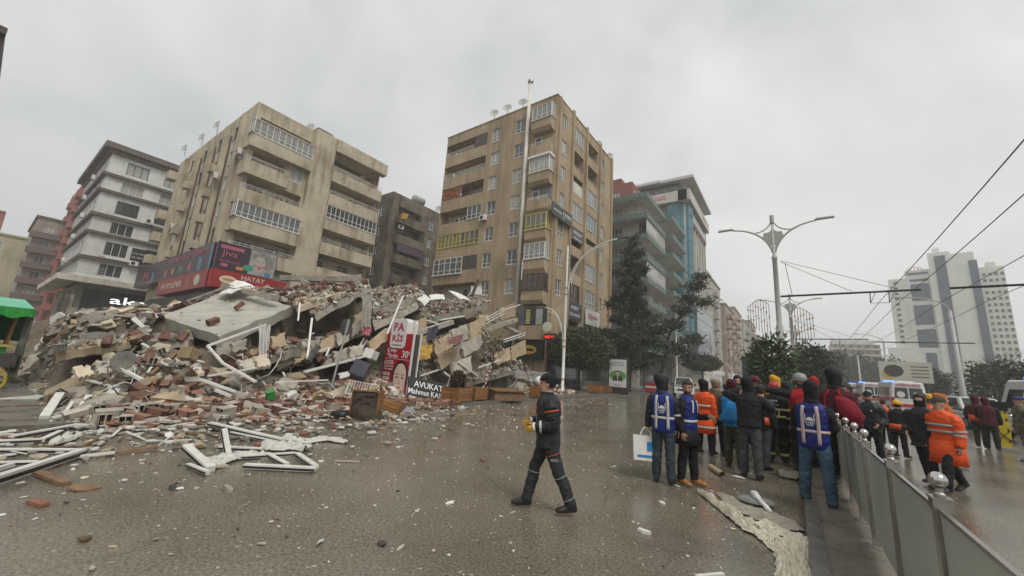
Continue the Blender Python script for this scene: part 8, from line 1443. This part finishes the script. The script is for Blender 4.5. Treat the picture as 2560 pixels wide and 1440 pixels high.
def boxy(name, label, cat, px, py, size, mat, rot, lift=.0, X=None):
    p = AX(px, py, X) if X else G(px, py, .1); m = MB(); w, d, h = size; m.hexa([(-w / 2, -d / 2, 0), (w / 2, -d / 2, 0), (w / 2, d / 2, 0), (-w / 2, d / 2, 0)], [(-w * .44, -d * .44, h), (w * .44, -d * .44, h), (w * .44, d * .44, h), (-w * .44, d * .44, h)]); r = empty(name, p + Vector((0, 0, lift)), label, cat); r.rotation_euler = rot; bev(m.build("body", mat, r), .03); m = MB(); m.box(-w * .5, -d * .5, h, w * .5, d * .5, h + .06); bev(m.build("rim", mat, r), .02); return r
boxy("waste_bin", "dark navy plastic bin tipped over behind the planter boxes", "bin", 898, 958, (.55, .55, .7), M("navy_plastic", (.015, .02, .035), rough=.35), (R_(70), .3, .8), .3, -12.6); boxy("green_bucket", "small green bucket among the bricks", "bucket", 676, 1000, (.22, .22, .22), M("green_plastic", (.03, .22, .05), rough=.4), (.3, .2, 0), 0, -12.4); boxy("appliance", "white dented appliance lying in the rubble left of the totem", "appliance", 935, 890, (.38, .35, .5), WHITE_P, (R_(80), .2, .5), 0, -13.6); boxy("tub", "ochre tub lying on its side in the rubble below the slab", "tub", 482, 898, (.36, .34, .3), M("ochre_tub", (.22, .165, .085), (.3, .23, .13), scale=4, rough=.6), (R_(75), 0, .6), .1, -14.2); boxy("air_conditioner", "outdoor air conditioning unit hanging at the tan building's lower wall", "air conditioner", 1190, 738, (.85, .35, .6), WHITE_P, (0, 0, .3), 0, -18.6)
m = MB()
for i in range(9): m.tube([(-.33 + i * .082, 0, -.24), (-.33 + i * .082, 0, .24)], .008, 5)
m.tube([(-.36, 0, -.25), (.36, 0, -.25), (.36, 0, .25), (-.36, 0, .25), (-.36, 0, -.25)], .014, 6); tag(m.build("metal_rack", WHP, None, loc=AX(897, 972, -11.6), rot=(R_(-35), .15, .9)), "white wire rack leaning behind the tipped planter", "rack")
DK_DISH = DISH_ME.copy(); DK_DISH.materials.clear(); DK_DISH.materials.append(M("dish_dirty", (.11, .1, .085), (.17, .155, .13), scale=6, rough=.7)); DSH = obj("satellite_dish", DK_DISH, None, AX(312, 905, -14.2), (R_(70), R_(20), .8)); DSH.scale = (.62,) * 3; tag(DSH, "grey satellite dish lying on edge in the left part of the rubble", "satellite dish"); DSH2 = obj("satellite_dish", DK_DISH, None, AX(240, 845, -16.2), (R_(25), R_(10), .3)); DSH2.scale = (.8, .55, .6); tag(DSH2, "upturned satellite dish on the rubble near the hollow blocks", "satellite dish")
m = MB(); vs, fs = loft([(Vector((0, 0, 0)), .1, .1), (Vector((0, 0, .03)), .27, .22), (Vector((0, 0, .1)), .3, .25), (Vector((0, 0, .17)), .24, .2), (Vector((0, 0, .2)), .08, .06)], 18, 4); m.add([Vector(v) * (1 + .06 * noise.noise(Vector(v) * 8)) for v in vs], fs); tag(m.build("pillow", M("grey_pillow", (.2, .2, .21), (.27, .27, .28), scale=4, rough=.85), None, True, loc=G(1012, 1036, .0), rot=(.5, .2, .4)), "grey pillow lying beside the overturned planter", "pillow")
m = MB(); vs, fs = hull(20, .5, .4, .3, 61); m.add(vs, fs); tag(m.build("rubbish_bag", M("black_plastic_bag", (.012, .012, .013), rough=.3, bump=.6, bscale=20), None, True, loc=G(848, 1040, .12)), "black rubbish bag left of the tipped planter", "bag")
# carrier bag held by the aid worker
c = AY(1614, 1150, 7.2); r = empty("carrier_bag", c, "white carrier bag with a blue print hanging from the aid worker's hand", "bag", rz=R_(25)); m = MB(); m.hexa([(-.2, -.06, 0), (.2, -.06, 0), (.2, .06, 0), (-.2, .06, 0)], [(-.21, -.025, .4), (.21, -.025, .4), (.21, .025, .4), (-.21, .025, .4)]); m.build("bag", WHITE_P, r); m = MB(); m.tube(arc((-.09, -.02, .4), (0, -.01, .68), (.09, -.02, .4), 10), .01, 6); m.tube(arc((-.09, .02, .4), (0, .01, .68), (.09, .02, .4), 10), .01, 6); m.build("handle", WHITE_P, r)
m = MB(); m.poly([(.02, -.056, .16), (.15, -.056, .16), (.15, -.046, .31), (.02, -.046, .31)]); m.build("blue_print", M("bag_blue", (.03, .2, .5), rough=.5), r); m = MB(); m.poly([(-.14, -.0605, .05), (.15, -.0605, .05), (.15, -.058, .09), (-.14, -.058, .09)]); m.build("blue_print", MATS["bag_blue"], r)
# yellow stretcher standing upright
r = empty("stretcher", (AY(2503, 1050, 22).x, 22, 0), "yellow rescue stretcher board standing upright by the minibus", "stretcher"); r.scale = (.72, 1, .9); m = MB(); SY = M("stretcher_yellow", (.5, .36, .01), (.56, .42, .02), scale=5, rough=.45); m.hexa([(-.2, -.03, .1), (.2, -.03, .1), (.2, .03, .1), (-.2, .03, .1)], [(-.24, -.03, .75), (.24, -.03, .75), (.24, .03, .75), (-.24, .03, .75)]); m.hexa([(-.24, -.03, .751), (.24, -.03, .751), (.24, .03, .751), (-.24, .03, .751)], [(-.22, -.03, 1.5), (.22, -.03, 1.5), (.22, .03, 1.5), (-.22, .03, 1.5)]); m.build("board", SY, r)
for z in (.3, .7, 1.1, 1.4):
    for s in (-1, 1): m = MB(); m.box(s * .13, -.036, z, s * .19, .036, z + .12); m.build("hand_hole", BLKC, r)
m = MB(); m.bar((-.22, -.04, .35), (.22, -.04, .75), .05, .01); m.bar((.22, -.042, .35), (-.22, -.042, .75), .05, .01); m.build("strap", BLKC, r); m = MB(); m.box(-.26, -.06, 1.5, .26, .06, 1.85); m.build("head_block", BLKC, r)
# ------------------------------------------------------------------ rainy haze
hm = MB(); hm.box(-452, -452, -1.0, 452, 452, 68.0); hz_ = hm.mesh("haze", bpy.data.materials.new("haze")); mt = hz_.materials[0]; mt.use_nodes = True; t = mt.node_tree; t.nodes.clear(); o_ = N(t, 'ShaderNodeOutputMaterial'); pvn = N(t, 'ShaderNodeVolumePrincipled'); pvn.inputs['Color'].default_value = (.97, .98, .98, 1); pvn.inputs['Density'].default_value = .0014; pvn.inputs['Anisotropy'].default_value = .2; t.links.new(pvn.outputs['Volume'], o_.inputs['Volume'])
tag(obj("haze", hz_), "pale rainy haze over the whole street", "haze", kind='stuff')

bpy.data.scenes.remove(WORK)
